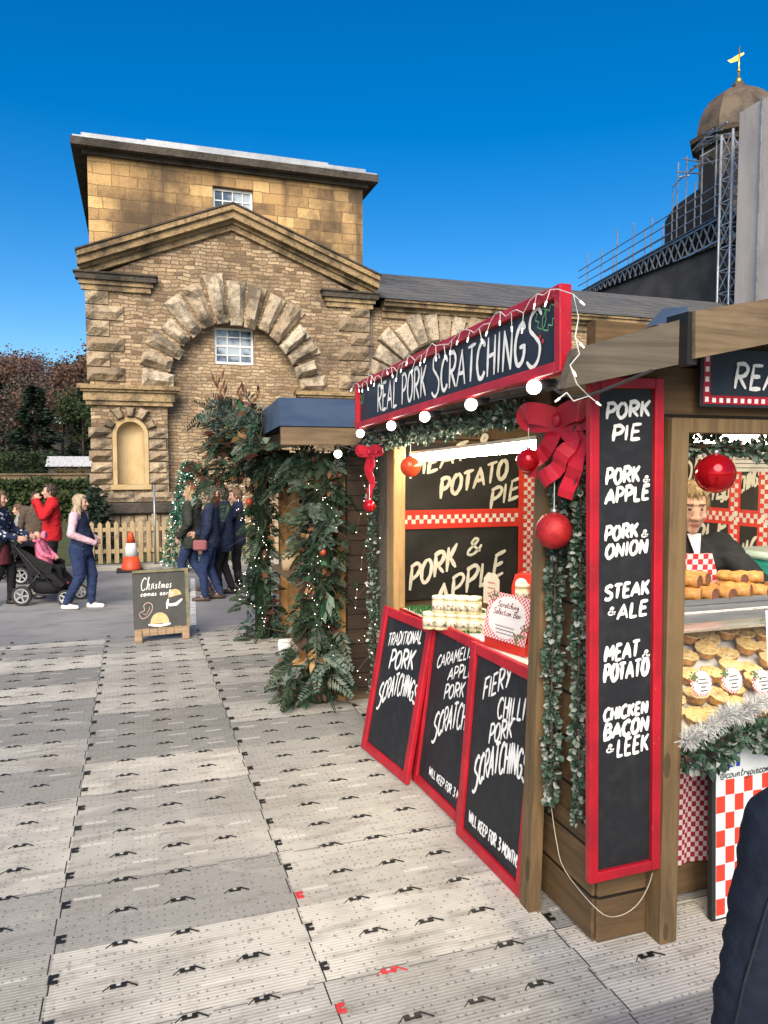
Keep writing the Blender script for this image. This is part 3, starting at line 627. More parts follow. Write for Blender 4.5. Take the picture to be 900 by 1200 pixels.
# ------------------------------------------------------------------ domed tower, dark range, scaffolding
steel = M('galvanised scaffold tube', (.30, .32, .34), (.20, .21, .23), 4, .45, .6, bump=.1)
dsteel = M('dull scaffold steel', (.085, .09, .10), (.05, .055, .06), 4, .5, .4, bump=.1)
tower_st = m_rust('tower stone in shade', (.10, .078, .056), (.07, .055, .04), (.03, .027, .023))  # base kept dark: the backlit tower's shade is in the colour
dome_m = M('dome lead in shade', (.12, .088, .06), (.045, .038, .03), 1.2, .7, bump=.5, bsc=4, bd=.06)  # dome darkened too, its backlit shade put into the colour
gold = M('gilded metal', (.72, .50, .14), (.6, .38, .08), 8, .35, .9, bump=0)
black_open = M('dark opening', (.012, .012, .013), rough=.9, bump=0)
TC = V((28.25, 30.0, 0)); tw = thing('domed_tower', 'octagonal stone clock tower with leaded dome and gold weathervane', 'tower', TC)
def octa(g, prof, n=8, rot=pi/8):
    vs = []; fs = []
    for r, h in prof: vs += [TC+V((r*cos(2*pi*k/n+rot), r*sin(2*pi*k/n+rot), h)) for k in range(n)]
    for i in range(len(prof)-1):
        for k in range(n): fs.append((i*n+k, i*n+(k+1) % n, (i+1)*n+(k+1) % n, (i+1)*n+k))
    fs.append(tuple(range((len(prof)-1)*n, len(prof)*n))); g.add(vs, fs)
g = G(); octa(g, [(2.0, 0), (2.0, 14.6), (2.15, 14.62), (2.15, 14.95), (1.78, 14.97), (1.78, 17.5)]); g.build('drum', tower_st, tw)
g = G()
for k in range(8):
    a = 2*pi*k/8; c, s_ = cos(a), sin(a); r_ = 1.78*cos(pi/8)+.012; t = V((-s_, c, 0)); ctr = TC+V((c*r_, s_*r_, 0))
    pts = [ctr-t*.38+V((0, 0, 15.2)), ctr+t*.38+V((0, 0, 15.2))]+[ctr+t*.38*cos(pi*i/8)+V((0, 0, 16.5+.38*sin(pi*i/8))) for i in range(9)]
    g.add(pts, [tuple(range(len(pts)))])
g.build('arched_opening', black_open, tw)
g = G(); octa(g, [(1.8, 17.3), (1.95, 17.35), (1.98, 17.6), (2.22, 17.7), (2.25, 17.92), (2.0, 18.02)]); g.build('cornice', tower_st, tw)
g = G(); octa(g, [(1.92, 18.0)]+[(1.92*cos(t)**.8, 18.0+2.25*sin(t)) for t in (.15, .4, .65, .9, 1.15, 1.4)]+[(.28, 20.35), (.32, 20.5), (.16, 20.6)]); g.build('dome', dome_m, tw)
g = G(); c = TC+V((0, 0, 20.55))
g.ball(c+V((0, 0, .12)), .17); g.tube([c, c+V((0, 0, 1.75))], [.06, .03], 6); g.ball(c+V((0, 0, .62)), .09)
g.add([c+V((x*cos(YAW), -x*sin(YAW), z)) for x, z in ((-.02, 1.1), (-.40, .98), (-.58, 1.1), (-.38, 1.18), (-.02, 1.4), (.22, 1.48), (.25, 1.4), (.02, 1.26))], [tuple(range(8))])
g.build('weathervane', gold, tw)
dark_wall = M('shaded range wall', (.05, .05, .052), (.03, .03, .033), 1, .9)  # near-black base puts the shade under the walkway into the colour
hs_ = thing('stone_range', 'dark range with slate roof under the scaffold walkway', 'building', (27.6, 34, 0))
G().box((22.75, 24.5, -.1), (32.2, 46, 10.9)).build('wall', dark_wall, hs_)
g = G(); g.quad((22.6, 24.3, 10.91), (22.6, 46.2, 10.91), (27.6, 46.2, 11.3), (27.6, 24.3, 11.3)); g.quad((32.4, 46.2, 10.91), (32.4, 24.3, 10.91), (27.6, 24.3, 11.3), (27.6, 46.2, 11.3)); g.add([(22.6, 24.32, 10.9), (32.4, 24.32, 10.9), (27.6, 24.32, 11.3)], [(0, 1, 2)]); g.build('roof', slate, hs_)
wk = thing('scaffold_walkway', 'long lattice scaffold walkway with guard rails above the dark roof', 'scaffolding', (23.5, 30, 11))
WA, WB = V((22.45, 24.2, 11.98)), V((25.0, 38.6, 12.05)); wd = (WB-WA).normalized(); wn_ = V((wd.y, -wd.x, 0))
WL = (WB-WA).length
def truss(off, zt, zb, name, mat_):
    g = G(); A = WA+wn_*off; up = V((0, 0, 1))
    A.z = 0
    g.bar(A+up*zt, A+wd*WL+up*zt, .09); g.bar(A+up*zb, A+wd*WL+up*zb, .09); n = int(WL/.55)
    for i in range(n):
        p, q_ = A+wd*(WL*i/n), A+wd*(WL*(i+1)/n); g.bar(p+up*zb, q_+up*zt, .045); g.bar(p+up*zt, q_+up*zb, .045)
    g.build(name, mat_, wk)
truss(0, 11.95, 11.05, 'truss', steel); truss(1.6, 11.9, 11.0, 'truss', dsteel)
g = G(); g.bar(WA+wn_*.8+V((0, 0, .06)), WB+wn_*.8+V((0, 0, .06)), 1.8, .07); g.build('deck', dsteel, wk)
for off in (0, 1.55):
    g = G()
    for h in (.5, .95, 1.35): g.tube([WA+wn_*off+V((0, 0, h)), WB+wn_*off+V((0, 0, h))], .03, 5)
    g.build('guard_rail', steel, wk)
    for i in range(8):
        p = WA+wd*(WL*(i+.3)/8)+wn_*off; G().tube([p, p+V((0, 0, 1.75+.3*(i % 3)))], .032, 5).build('post', steel, wk)
g = G(); a, b = WA+wd*.4+wn_*.2, WA+wd*5.2+wn_*.2
g.add([a+V((0, 0, .1)), b+V((0, 0, .1)), b+V((0, 0, 1.3)), WA+wd*4.4+wn_*.2+V((0, 0, 1.7)), a+V((0, 0, 1.9)), a+wn_*.12+V((0, 0, .1)), b+wn_*.12+V((0, 0, .1)), b+wn_*.12+V((0, 0, 1.3)), WA+wd*4.4+wn_*.32+V((0, 0, 1.7)), a+wn_*.12+V((0, 0, 1.9))],
      [(0, 1, 2, 3, 4), (9, 8, 7, 6, 5), (0, 5, 6, 1), (1, 6, 7, 2), (2, 7, 8, 3), (3, 8, 9, 4), (4, 9, 5, 0)]); g.build('netting', M('black debris netting', (.018, .018, .022), (.03, .03, .035), 3, .9), wk)
g = G(); sq = random.Random(8); c = WA+wd*2.2+V((0, 0, 3.0))
for i in range(16):
    a_ = sq.uniform(0, pi); d_ = V((cos(a_)*wd.x, cos(a_)*wd.y, sq.uniform(-.35, .35)))+wn_*sq.uniform(-.4, .4); p = c+wd*sq.uniform(-1.6, 1.6)+V((0, 0, sq.uniform(-.5, .7)))
    g.tube([p-d_*.7, p+d_*.7], .035, 5)
for t in (-1.3, -.3, .9, 1.6): g.tube([c+wd*t+V((0, 0, -3)), c+wd*t+V((0, 0, .4))], .032, 5)
g.build('loose_tubes', steel, wk)
st_ = thing('scaffold_tower', 'upright aluminium lattice mast beside grey sheeting', 'scaffolding', (21.2, 22.6, 0))
al = M('bright aluminium', (.42, .45, .47), (.30, .32, .34), 3, .4, .5, bump=.1)
g = G(); c = V((21.12, 22.6, 0)); cs = [c+V((a*.28, b*.28, 0)) for a, b in ((-1, -1), (1, -1), (1, 1), (-1, 1))]
for p in cs: g.tube([p, p+V((0, 0, 14.2))], .05, 6)
g.build('upright', al, st_); g = G()
for i in range(17):
    for k in range(4):
        a, b = cs[k], cs[(k+1) % 4]; z = .1+i*.83; g.bar(a+V((0, 0, z)), b+V((0, 0, z+.8)), .035); g.bar(a+V((0, 0, z)), b+V((0, 0, z)), .035)
g.build('lattice', al, st_)
g = G(); g.tube([c+V((.55, -.3, 0)), c+V((.55, -.3, 13.6))], .11, 8); g.build('duct', al, st_)
sheet_m = M('grey scaffold sheeting', (.37, .345, .335), (.30, .28, .275), .8, .7, bump=.35, bsc=2.5, bd=.06, st=(1, 1, .4))
sh = thing('sheeted_scaffold', 'tall block wrapped in plain grey scaffold sheeting', 'scaffolding', (24, 14, 0))
g = G(); g.box((20.2, 7, -.1), (27.5, 21.35, 14.25)); g.build('sheeting', sheet_m, sh)
g = G()
for i in range(6): y_ = 8.3+2.4*i; g.tube([(20.12, y_, 0), (20.12, y_, 14.3)], .035, 5)
g.build('pole', steel, sh)
# ------------------------------------------------------------------ wooded hill and garden on the left
hillm = M('autumn hillside', (.06, .055, .03), (.05, .035, .025), .05, .95, bump=.8, bsc=.6, bd=.6)
def hill_z(x, y): return -.12+max(0, min(1, (y-64)/95))**1.15*10.8*(1+.10*sin(x*.06+1)+.06*sin(x*.17))-max(0, x-10)*.05*max(0, min(1, (y-64)/95))
g = G(); nx, ny = 60, 22; vs = []; fs = []
for j in range(ny+1):
    for i in range(nx+1): x, y = -150+320*i/nx, 60+190*j/ny; vs.append((x, y, hill_z(x, y)+.5*noise.noise(V((x*.1, y*.1, 0)))))
for j in range(ny):
    for i in range(nx): a = j*(nx+1)+i; fs.append((a, a+1, a+nx+2, a+nx+1))
g.smooth = True; g.add(vs, fs); tag(g.build('hill', hillm), kind='structure')
tq = random.Random(21)
bark = M('tree bark', (.07, .055, .04), (.04, .033, .027), 3, .9, bump=.6, bsc=12, bd=.03)
def leafcols(name, cols): return MRAND(name, cols, .7, .15)
LF = {'rust': leafcols('rust leaves', [(.15, .075, .055), (.17, .09, .06), (.12, .065, .05), (.15, .10, .07), (.11, .07, .058)]),  # rust, brown and purple lightened: distance haze put into the colours
      'brown': leafcols('brown bare twigs', [(.13, .10, .08), (.10, .08, .07), (.16, .12, .085), (.09, .078, .07)]),
      'purple': leafcols('purple brown twigs', [(.11, .07, .072), (.13, .08, .078), (.09, .068, .07)]),
      'green': leafcols('green leaves', [(.035, .06, .022), (.05, .08, .03), (.025, .045, .02), (.07, .085, .03)]),
      'dark': leafcols('dark conifer needles', [(.022, .04, .027), (.03, .052, .034), (.018, .032, .024), (.04, .06, .04)]),
      'gold': leafcols('golden leaves', [(.16, .10, .025), (.20, .13, .03), (.11, .085, .03), (.08, .08, .03)])}
def leaf(g, p, s, q, asp=.6, d=None):
    d = d or V((q.gauss(0, 1), q.gauss(0, 1), q.gauss(0, .8))); d = d.normalized() if d.length > 0 else V((0, 0, 1))
    a = d.cross(V((q.gauss(0, 1), q.gauss(0, 1), q.gauss(0, 1)))); a = a.normalized()*s*asp*.5 if a.length > 1e-4 else V((s*.3, 0, 0))
    p = V(p); g.add([p, p+d*s*.5+a, p+d*s, p+d*s*.5-a], [(0, 1, 2, 3)])
def proto_tree(name, kind, Hh, W, n, ls, conif, q, trunk=True):
    r = bpy.data.objects.new(name, None); COL.objects.link(r); ORI[r.name] = V((0, 0, 0))
    g = G(); g.tube([(0, 0, -.4), (0, 0, Hh*.45), (q.uniform(-.2, .2), q.uniform(-.2, .2), Hh*.9)], [Hh*.028, Hh*.017, Hh*.004], 6)
    if not conif:
        for i in range(9):
            a = q.uniform(0, 2*pi); z = Hh*q.uniform(.3, .65); L = W*q.uniform(.35, .5); g.tube([(0, 0, z), (cos(a)*L*.6, sin(a)*L*.6, z+L*.5), (cos(a)*L, sin(a)*L, z+L*.95)], [Hh*.011, Hh*.006, .01], 4)
    g.build('trunk', bark, r); g = G()
    cl = []
    if conif:
        for i in range(n):
            t = q.random()**.75; z = Hh*(.06+.94*t); rad = W*.5*(1-t)**.8*(.75+.35*sin(z*9/Hh*pi+q.uniform(-.4, .4))); a = q.uniform(0, 2*pi); rr = rad*sqrt(q.uniform(.2, 1))
            p = V((cos(a)*rr, sin(a)*rr, z-rr*.25)); leaf(g, p, ls*q.uniform(.6, 1.3), q, .45, V((cos(a), sin(a), q.uniform(-.7, .2))))
    else:
        for i in range(26):
            a = q.uniform(0, 2*pi); e = q.uniform(-.6, 1.4); rr = W*.5*q.uniform(.35, .95)*cos(e*.6); cl.append((V((cos(a)*rr, sin(a)*rr, Hh*.62+sin(e)*Hh*.33)), W*q.uniform(.10, .2)))
        for i in range(n):
            c, s_ = cl[q.randrange(len(cl))]; leaf(g, c+V((q.gauss(0, .6), q.gauss(0, .6), q.gauss(0, .5)))*s_, ls*q.uniform(.5, 1.3), q, .55)
    g.build('crown', LF[kind], r); return r
protos = {'rust': proto_tree('autumn_tree', 'rust', 11, 9, 3200, .46, False, tq), 'brown': proto_tree('bare_tree', 'brown', 11, 8, 2800, .42, False, tq), 'purple': proto_tree('bare_tree', 'purple', 10, 8, 2800, .42, False, tq),
          'green': proto_tree('broadleaf_tree', 'green', 9, 7, 2800, .45, False, tq), 'dark': proto_tree('conifer_tree', 'dark', 14, 6.5, 4200, .6, True, tq), 'gold': proto_tree('autumn_tree', 'gold', 7, 6, 2400, .4, False, tq)}
LBL = {'rust': 'rust red autumn tree on the wooded hill at far left', 'brown': 'brown bare autumn tree on the wooded hill at far left', 'purple': 'purplish leafless tree near the hilltop at far left', 'green': 'dull green tree on the wooded hill at far left', 'gold': 'yellowing tree on the lower hillside at far left'}
used = set()
def plant(kind, x, y, s, label=None, z=None, group='trees on the wooded hill', sc=None):
    p = protos[kind]; zz = hill_z(x, y) if z is None else z; sc = (s*sc[0], s*sc[0], s*sc[1]) if sc else (s, s, s)
    if kind in used: o = dup(p, (x, y, zz), tq.uniform(0, 6), scale=sc)
    else: used.add(kind); o = p; o.location = (x, y, zz); o.rotation_euler.z = tq.uniform(0, 6); o.scale = sc
    return tag(o, label or LBL[kind], 'tree', group)
# rows seen between the left edge and the stone block, then a looser spread either side
def at_x(px, Y): return on(px, 545, 'Y', Y).x
for Y, kinds, s in ((78, ('green', 'brown', 'rust', 'green', 'brown', 'green', 'brown'), .85), (92, ('brown', 'rust', 'brown', 'green', 'rust', 'brown'), .95), (108, ('rust', 'brown', 'purple', 'brown', 'rust', 'brown', 'green'), 1.0), (126, ('brown', 'purple', 'rust', 'purple', 'brown', 'rust', 'purple', 'brown'), 1.0), (146, ('purple', 'rust', 'purple', 'rust', 'brown', 'purple', 'rust', 'purple', 'rust'), 1.0)):
    x = at_x(-60, Y)
    for i, k in enumerate(kinds*2):
        plant(k, x+tq.uniform(-1, 1), Y+tq.uniform(-4, 4), s*tq.uniform(.8, 1.15)); x += 4.4*s*tq.uniform(.8, 1.2)
        if x > at_x(135, Y): break
plant('dark', at_x(42, 74), 74, .60, 'tall dark conifer left of the stone block, broadest on the hill', sc=(1.7, 1))
plant('dark', at_x(4, 82), 82, .62, 'dark conifer at the very left edge of the hill')
plant('dark', at_x(98, 84), 84, .6, 'dark conifer close against the stone block corner')
plant('gold', at_x(84, 60), 60, .30, 'low golden bush below the white roofed shed', z=-.1, group='garden shrubs', sc=(1.5, .9))
plant('green', at_x(20, 56), 56, .36, 'low dark green bush at left edge behind the crowd', z=-.1, group='garden shrubs', sc=(1.6, .9))
# a small shed with a pale roof
shd = thing('garden_shed', 'low shed with pale corrugated roof at the foot of the hill', 'shed', (at_x(86, 66), 66, 0))
sx = at_x(86, 66); shed_wall = M('dark shed boards', (.06, .055, .05), (.04, .038, .035), 2, .9); pale_roof = M('pale corrugated roof', (.5, .5, .5), (.34, .34, .35), 2, .6, st=(6, .5, 1))
G().box((sx-1.9, 66, -.1), (sx+3, 69, 1.9)).build('wall', shed_wall, shd)
g = G(); g.quad((sx-2.1, 65.7, 1.9), (sx+3.2, 65.7, 1.9), (sx+3.2, 67.6, 2.75), (sx-2.1, 67.6, 2.75)); g.quad((sx-2.1, 67.6, 2.75), (sx+3.2, 67.6, 2.75), (sx+3.2, 69.3, 1.9), (sx-2.1, 69.3, 1.9)); g.build('roof', pale_roof, shd)
def hedge(x0, x1, y0, y1, h, cols, n, label, name='hedge', ls=.3):
    g = G(); q = random.Random(int(h*100)+n)
    for i in range(n):
        f = q.random(); x = q.uniform(x0, x1); top = q.random() < .5
        hh = h*(.86+.18*noise.noise(V((x*.7, y0, 0))))
        p = (x, q.uniform(y0, y1), hh+q.uniform(-.08, .06)) if top else (x, y0+q.uniform(-.06, .12), q.uniform(0, hh))
        leaf(g, p, ls*q.uniform(.6, 1.3), q, .6)
    g.mi = 1; g.box((x0, y0+.1, -.1), (x1, y1, h*.8))
    return tag(g.build(name, [LF[cols], M('hedge core', (.015, .02, .01), bump=0)]), label, 'hedge')
hedge(at_x(-70, 44), at_x(118, 44), 44, 46.5, 1.2, 'green', 5200, 'long clipped green hedge across the garden behind the crowd')
hedge(at_x(-70, 30), at_x(112, 30), 30, 31.2, 1.0, 'green', 4200, 'lower dark hedge nearer the crowd at left', ls=.22)
wallm = MBRICK('garden wall stone', (.24, .18, .11), (.17, .125, .08), (.10, .08, .06), .4, .16, .012, .03, .6)
gw = G(); gw.box((at_x(-60, 50), 50, -.1), (at_x(112, 50), 50.4, 1.4)); gw.box((at_x(-60, 50), 49.9, 1.4), (at_x(112, 50), 50.5, 1.5)); tag(gw.build('garden_wall', wallm), 'low stone garden wall beyond the hedges', 'wall')
# bush against the block corner
g = G(); q = random.Random(4); bx = on(112, 600, 'Y', 17.6)
for i in range(1800):
    a, e = q.uniform(0, 2*pi), q.uniform(-.2, 1.5); r_ = q.uniform(.55, 1); leaf(g, (bx.x+cos(a)*cos(e)*.42*r_, 17.6+sin(a)*cos(e)*.4*r_, .1+sin(e)*1.45*r_), .13, q, .5)
bs = thing('shrub', 'dark green bush at the left corner of the stone block', 'shrub', (bx.x, 17.6, -.1)); g.build('foliage', LF['dark'], bs)
G().tube([(bx.x, 17.6, -.1), (bx.x, 17.6, .9)], [.05, .02], 5).build('stem', bark, bs)

# ------------------------------------------------------------------ picket fence, cone, thin sign post, A-frame board
pale_wood = MWOOD('pale new softwood', (.42, .32, .19), (.30, .22, .12), 2, .7)
fn = thing('picket_fence', 'pale wooden picket fence along the stone block', 'fence', (.6, 15.9, 0))
fq = random.Random(6); FYN = 15.9
x = -1.05; i = 0
while x < 3.4:
    w_ = .085; h = .88+fq.uniform(-.02, .02); y_ = FYN+fq.uniform(-.005, .005)
    if not (1.35 < x < 1.5):
        g = G(); g.add([(x, y_, .02), (x+w_, y_, .02), (x+w_, y_, h-.05), (x+w_/2, y_, h), (x, y_, h-.05), (x, y_+.02, .02), (x+w_, y_+.02, .02), (x+w_, y_+.02, h-.05), (x+w_/2, y_+.02, h), (x, y_+.02, h-.05)],
                       [(0, 1, 2, 3, 4), (9, 8, 7, 6, 5), (0, 5, 6, 1), (1, 6, 7, 2), (2, 7, 8, 3), (3, 8, 9, 4), (4, 9, 5, 0)]); g.build('picket', pale_wood, fn)
    x += .155
for z in (.22, .66): G().box((-1.1, FYN+.022, z), (3.45, FYN+.06, z+.08)).build('rail', pale_wood, fn)
for xx in (-1.05, .3, 1.42, 2.6, 3.35): G().box((xx, FYN-.01 if xx == 1.42 else FYN+.062, -.1), (xx+.1, FYN+.15, 1.0), .01).build('post', pale_wood, fn)
orange = M('orange cone plastic', (.62, .075, .02), (.5, .06, .02), 6, .5, bump=.05); wht = M('white reflective band', (.72, .72, .70), (.6, .6, .6), 8, .4, bump=0); blkrub = M('black rubber', (.02, .02, .02), rough=.8, bump=.1)
cp = on(154, 669, 'Z', -.02); cn = thing('traffic_cone', 'orange traffic cone with white band before the picket fence', 'cone', (cp.x, cp.y, -.03))
c0 = V((cp.x, cp.y, -.03))
G().box(c0+V((-.27, -.2, 0)), c0+V((.21, .24, .045)), .015).build('base', blkrub, cn)
G().lathe([(.19, .045), (.185, .07), (.135, .30)], c0, 20).lathe([(.083, .552), (.045, .74), (.03, .76)], c0, 20).build('body', orange, cn)
G().lathe([(.135, .302), (.083, .55)], c0, 20).build('band', wht, cn)
g = G(); p = on(182, 650, 'Y', 15.2); g.tube([(p.x, 15.2, -.03), (p.x, 15.2, 1.62)], .022, 6); g.box((p.x-.12, 15.1, -.03), (p.x+.12, 15.3, .0)); tag(g.build('thin_pole', steel), 'thin grey metal pole standing by the picket fence', 'pole')
# chalk A-frame
ab = thing('chalk_sign', 'small grey A-frame menu board with burger drawings on the trackway', 'sign', (.27, 8.72, 0))
bl, br = on(158, 754, 'Z', 0), on(222, 748, 'Z', 0); tlp = on(159, 668, 'Y', 8.80); ex = br-bl; W_ = ex.length
AM = frame(bl, ex, V((0, .14, .84))); Hh = .80
slab = M('grey printed board', (.058, .058, .056), (.04, .04, .04), 4, .6, bump=.1); rust_w = MWOOD('rough pallet wood', (.34, .24, .15), (.20, .14, .09), 0, .8)
frw = M('painted frame edge', (.20, .17, .10), (.10, .11, .06), 9, .7)
g = G(AM); g.box((0, .15, -.03), (W_, Hh, 0)); g.build('panel', slab, ab)
g = G(AM); g.box((-.0, .785, .001), (W_+.015, .815, .02)); g.box((W_-.025, .13, .001), (W_+.01, .784, .02)); g.build('frame', frw, ab)
g = G(AM)
for i in range(5): g.box((.075+i*(W_-.15)/5, .07, -.02), (.072+(i+1)*(W_-.15)/5, .155-.006*(i % 2), .02), .004)
g.build('shelf_slat', rust_w, ab)
for x_ in (0, W_-.08):
    g = G(AM); g.box((x_, -.005, -.03), (x_+.085, .15, .035), .012); g.build('foot', rust_w, ab)
for x_ in (.03, W_-.06):
    g = G(); a = AM @ V((x_, .74, -.04)); b = AM @ V((x_, 0, 0))+V((0, .42, 0)); b.z = .005; g.bar(a, b, .035); g.build('back_leg', rust_w, ab)
chalk = M('white chalk paint', (.74, .74, .72), (.55, .55, .54), 30, .85, bump=0, lo=.5, hi=.8)
cream = M('printed bun', (.55, .43, .22), (.42, .30, .13), 9, .7, bump=0); pinkp = M('printed pink line', (.42, .30, .26), bump=0)
g = G(AM); text(g, 'Chr', .08, .585, .22, .73, .009, .003, .25); text(g, 'istmas', .215, .60, .42, .69, .009, .0035, .25, slope=.0); text(g, 'comes early', .08, .52, .44, .575, .010, .003, .2); g.build('lettering', chalk, ab)
def ell(g, cx, cy, rx, ry, z, a0=0, a1=2*pi, n=20): P = [(cx+rx*cos(a0+(a1-a0)*i/n), cy+ry*sin(a0+(a1-a0)*i/n), z) for i in range(n+1)]; g.add(P[:-1] if a1-a0 > 6 else P, [tuple(range(n if a1-a0 > 6 else n+1))])
g = G(AM); ell(g, .28, .20, .105, .125, .003, 0, pi); ell(g, .46, .50, .075, .08, .003, .2, pi+.2); g.build('bun_print', cream, ab)
g = G(AM); g.ribbon([(.155, .195), (.22, .182), (.29, .176), (.36, .186), (.40, .19)], .028, .0034); g.ribbon([(.36, .43), (.40, .40), (.47, .405), (.54, .46)], .035, .0034); g.ribbon([(.365, .36), (.37, .42), (.385, .47)], .03, .0036); g.build('cream_print', chalk, ab)
g = G(AM); g.ribbon(_c((.06, .33), (.09, .27), (.15, .29), (.20, .36), (.20, .42), (.15, .445), (.11, .41), (.12, .36), (.06, .33)), .010, .003); g.ribbon(_c((.10, .33), (.13, .31), (.17, .37), (.17, .40)), .007, .003); g.build('pretzel_print', pinkp, ab)

# ------------------------------------------------------------------ second stall behind, hung with greenery
dkwood = MWOOD('dark stained boards', (.055, .034, .022), (.03, .02, .014), 0, .7, .3, .125, 2)
tanwood = MWOOD('weathered tan board', (.16, .11, .065), (.10, .07, .04), 0, .75)
warmwood = MWOOD('orange wood in warm light', (.42, .24, .09), (.30, .16, .055), 2, .6)  # orange wood tone also carries the warm light inside the stall
tarp = M('blue roof sheeting', (.035, .055, .095), (.06, .085, .13), 1.5, .5, bump=.4, bsc=3, bd=.03)
s2_ = thing('wooden_stall', 'dark wooden stall with blue roof hung with greenery', 'market stall', (2.6, 7.4, 0))
SX = 1.66
g = G(); g.box((SX, 5.92, .10), (4.2, 5.98, 2.15)); g.build('front_wall', dkwood, s2_)
g = G(); g.box((4.1, 5.99, .1), (4.2, 8.9, 2.15)); g.box((SX, 8.84, .1), (4.09, 8.9, 2.15)); g.build('rear_wall', dkwood, s2_)
g = G(); g.box((SX, 5.99, 0), (4.2, 8.9, .12)); g.build('stall_floor', tanwood, s2_)
for y_ in (6.0, 8.62): G().box((SX-.06, y_, 0), (SX+.06, y_+.12, 2.18), .006).build('post', warmwood, s2_)
G().box((SX+.02, 8.1, .1), (SX+.06, 8.61, 2.1)).build('side_panel', warmwood, s2_)
g = G(); g.box((SX-.25, 6.13, .86), (SX+.35, 8.09, .91), .006); g.build('counter', tanwood, s2_)
g = G(); g.box((SX+.07, 6.13, .1), (SX+.11, 8.09, .855)); g.build('counter_front', dkwood, s2_)
g = G(); g.box((1.07, 5.70, 2.155), (4.6, 5.745, 2.30), .006); g.box((1.28, 5.748, 2.16), (1.325, 8.6, 2.30), .006); g.build('fascia', tanwood, s2_)
g = G()
g.add([(1.06, 5.69, 2.303), (4.65, 5.69, 2.303), (4.65, 6.35, 2.58), (1.18, 6.35, 2.58), (1.32, 8.2, 2.58), (4.65, 8.2, 2.58), (1.32, 8.7, 2.303), (4.65, 8.7, 2.303)], [(0, 1, 2, 3), (3, 2, 5, 4), (4, 5, 7, 6), (0, 3, 4, 6), (1, 7, 5, 2)]); g.build('roof', tarp, s2_)
# foliage pieces
FM = {'fir': MRAND('fir needles', [(.024, .05, .026), (.035, .066, .034), (.05, .085, .048), (.016, .032, .019)], .55, .25), 'blue': MRAND('blue spruce sprigs', [(.11, .15, .12), (.08, .12, .09), (.15, .19, .16), (.05, .09, .065)], .6),
      'euc': MRAND('broad green leaves', [(.02, .075, .04), (.03, .10, .05), (.015, .05, .03), (.05, .12, .07)], .4, .4), 'rust': MRAND('dried rust leaves', [(.20, .06, .035), (.14, .045, .03), (.24, .11, .05), (.10, .04, .03)], .7),
      'tan': MRAND('dried tan leaves', [(.34, .19, .07), (.26, .13, .05), (.4, .25, .11)], .6), 'twig': M('brown twigs', (.09, .06, .04), (.05, .035, .025), 6, .9)}
def sprig(gs, kind, p, d, L, q):
    """a fir sprig: stem with rows of flat side shoots"""
    g = gs[kind]; p = V(p); d = V(d).normalized(); s_ = d.cross(V((q.gauss(0, 1), q.gauss(0, 1), q.gauss(0, 1)))).normalized(); n = 9
    for i in range(n):
        t = i/n; c = p+d*L*t+V((0, 0, -.18*L*t*t)); l_ = L*.42*(1-t*.75)
        for sg in (-1, 1):
            dd = (d*.75+s_*sg*.8+V((q.gauss(0, .1), q.gauss(0, .1), q.gauss(0, .1)))).normalized(); a = dd.cross(s_.cross(d)).normalized()*.013
            g.add([c-a*.6, c+dd*l_*.5-a, c+dd*l_, c+dd*l_*.5+a], [(0, 1, 2, 3)])
def greenery(gs, centre_fn, n, q, spread, mixw, ls=.10):
    kinds = list(mixw); ws = [mixw[k] for k in kinds]
    for i in range(n):
        p, out = centre_fn(q); k = q.choices(kinds, ws)[0]
        d = V((out.x+q.gauss(0, .6), out.y+q.gauss(0, .6), out.z+q.gauss(0, .6)-.15))
        if k in ('fir', 'blue'): sprig(gs, k, p, d, spread*q.uniform(.7, 1.4), q)
        elif k == 'twig': gs[k].tube([p, p+d.normalized()*spread*.8, p+d.normalized()*spread*1.5+V((q.gauss(0, .05), q.gauss(0, .05), q.gauss(0, .05)))], [.004, .003, .001], 3, False)
        else:
            for _ in range(4): leaf(gs[k], V(p)+V((q.gauss(0, .03), q.gauss(0, .03), q.gauss(0, .03))), ls*q.uniform(.6, 1.4), q, .55, d+V((q.gauss(0, .5), q.gauss(0, .5), q.gauss(0, .5))))
def finish_green(gs, root, names):
    for k, g in gs.items():
        if g.v: g.build(names[k], FM[k], root)
NM = {'fir': 'fir_sprigs', 'blue': 'spruce_sprigs', 'euc': 'green_leaves', 'rust': 'rust_leaves', 'tan': 'dried_leaves', 'twig': 'twigs'}
ledm = MEMIT('tiny warm fairy light', (1, .92, .75), 5)
def lamps(P, r, name, par, o_):
    g = G(); g.ball((0, 0, 0), r, 6, 4); me = None
    for p in P:
        if me is None: ob = g.build(name, ledm, par); me = ob.data; ob.location = V(p)-o_; [setattr(v, 'co', v.co+o_) for v in me.vertices]
        else: ob = bpy.data.objects.new(name, me); COL.objects.link(ob); ob.parent = par; ob.location = V(p)-o_
def fairy(label, pts, q, jit, parent=None, r=.0034, n=None, group='fairy lights in the greenery', loc=(0, 0, 0)):
    th = thing('fairy_lights', label, 'fairy lights', loc, group); g = G(); P = [V(p)+V((q.gauss(0, jit), q.gauss(0, jit), q.gauss(0, jit))) for p in pts]
    g.tube(P, .0022, 3, False); g.build('wire', FM['twig'], th); lamps(P, r, 'led', th, V(loc)); return th
vq = random.Random(14)
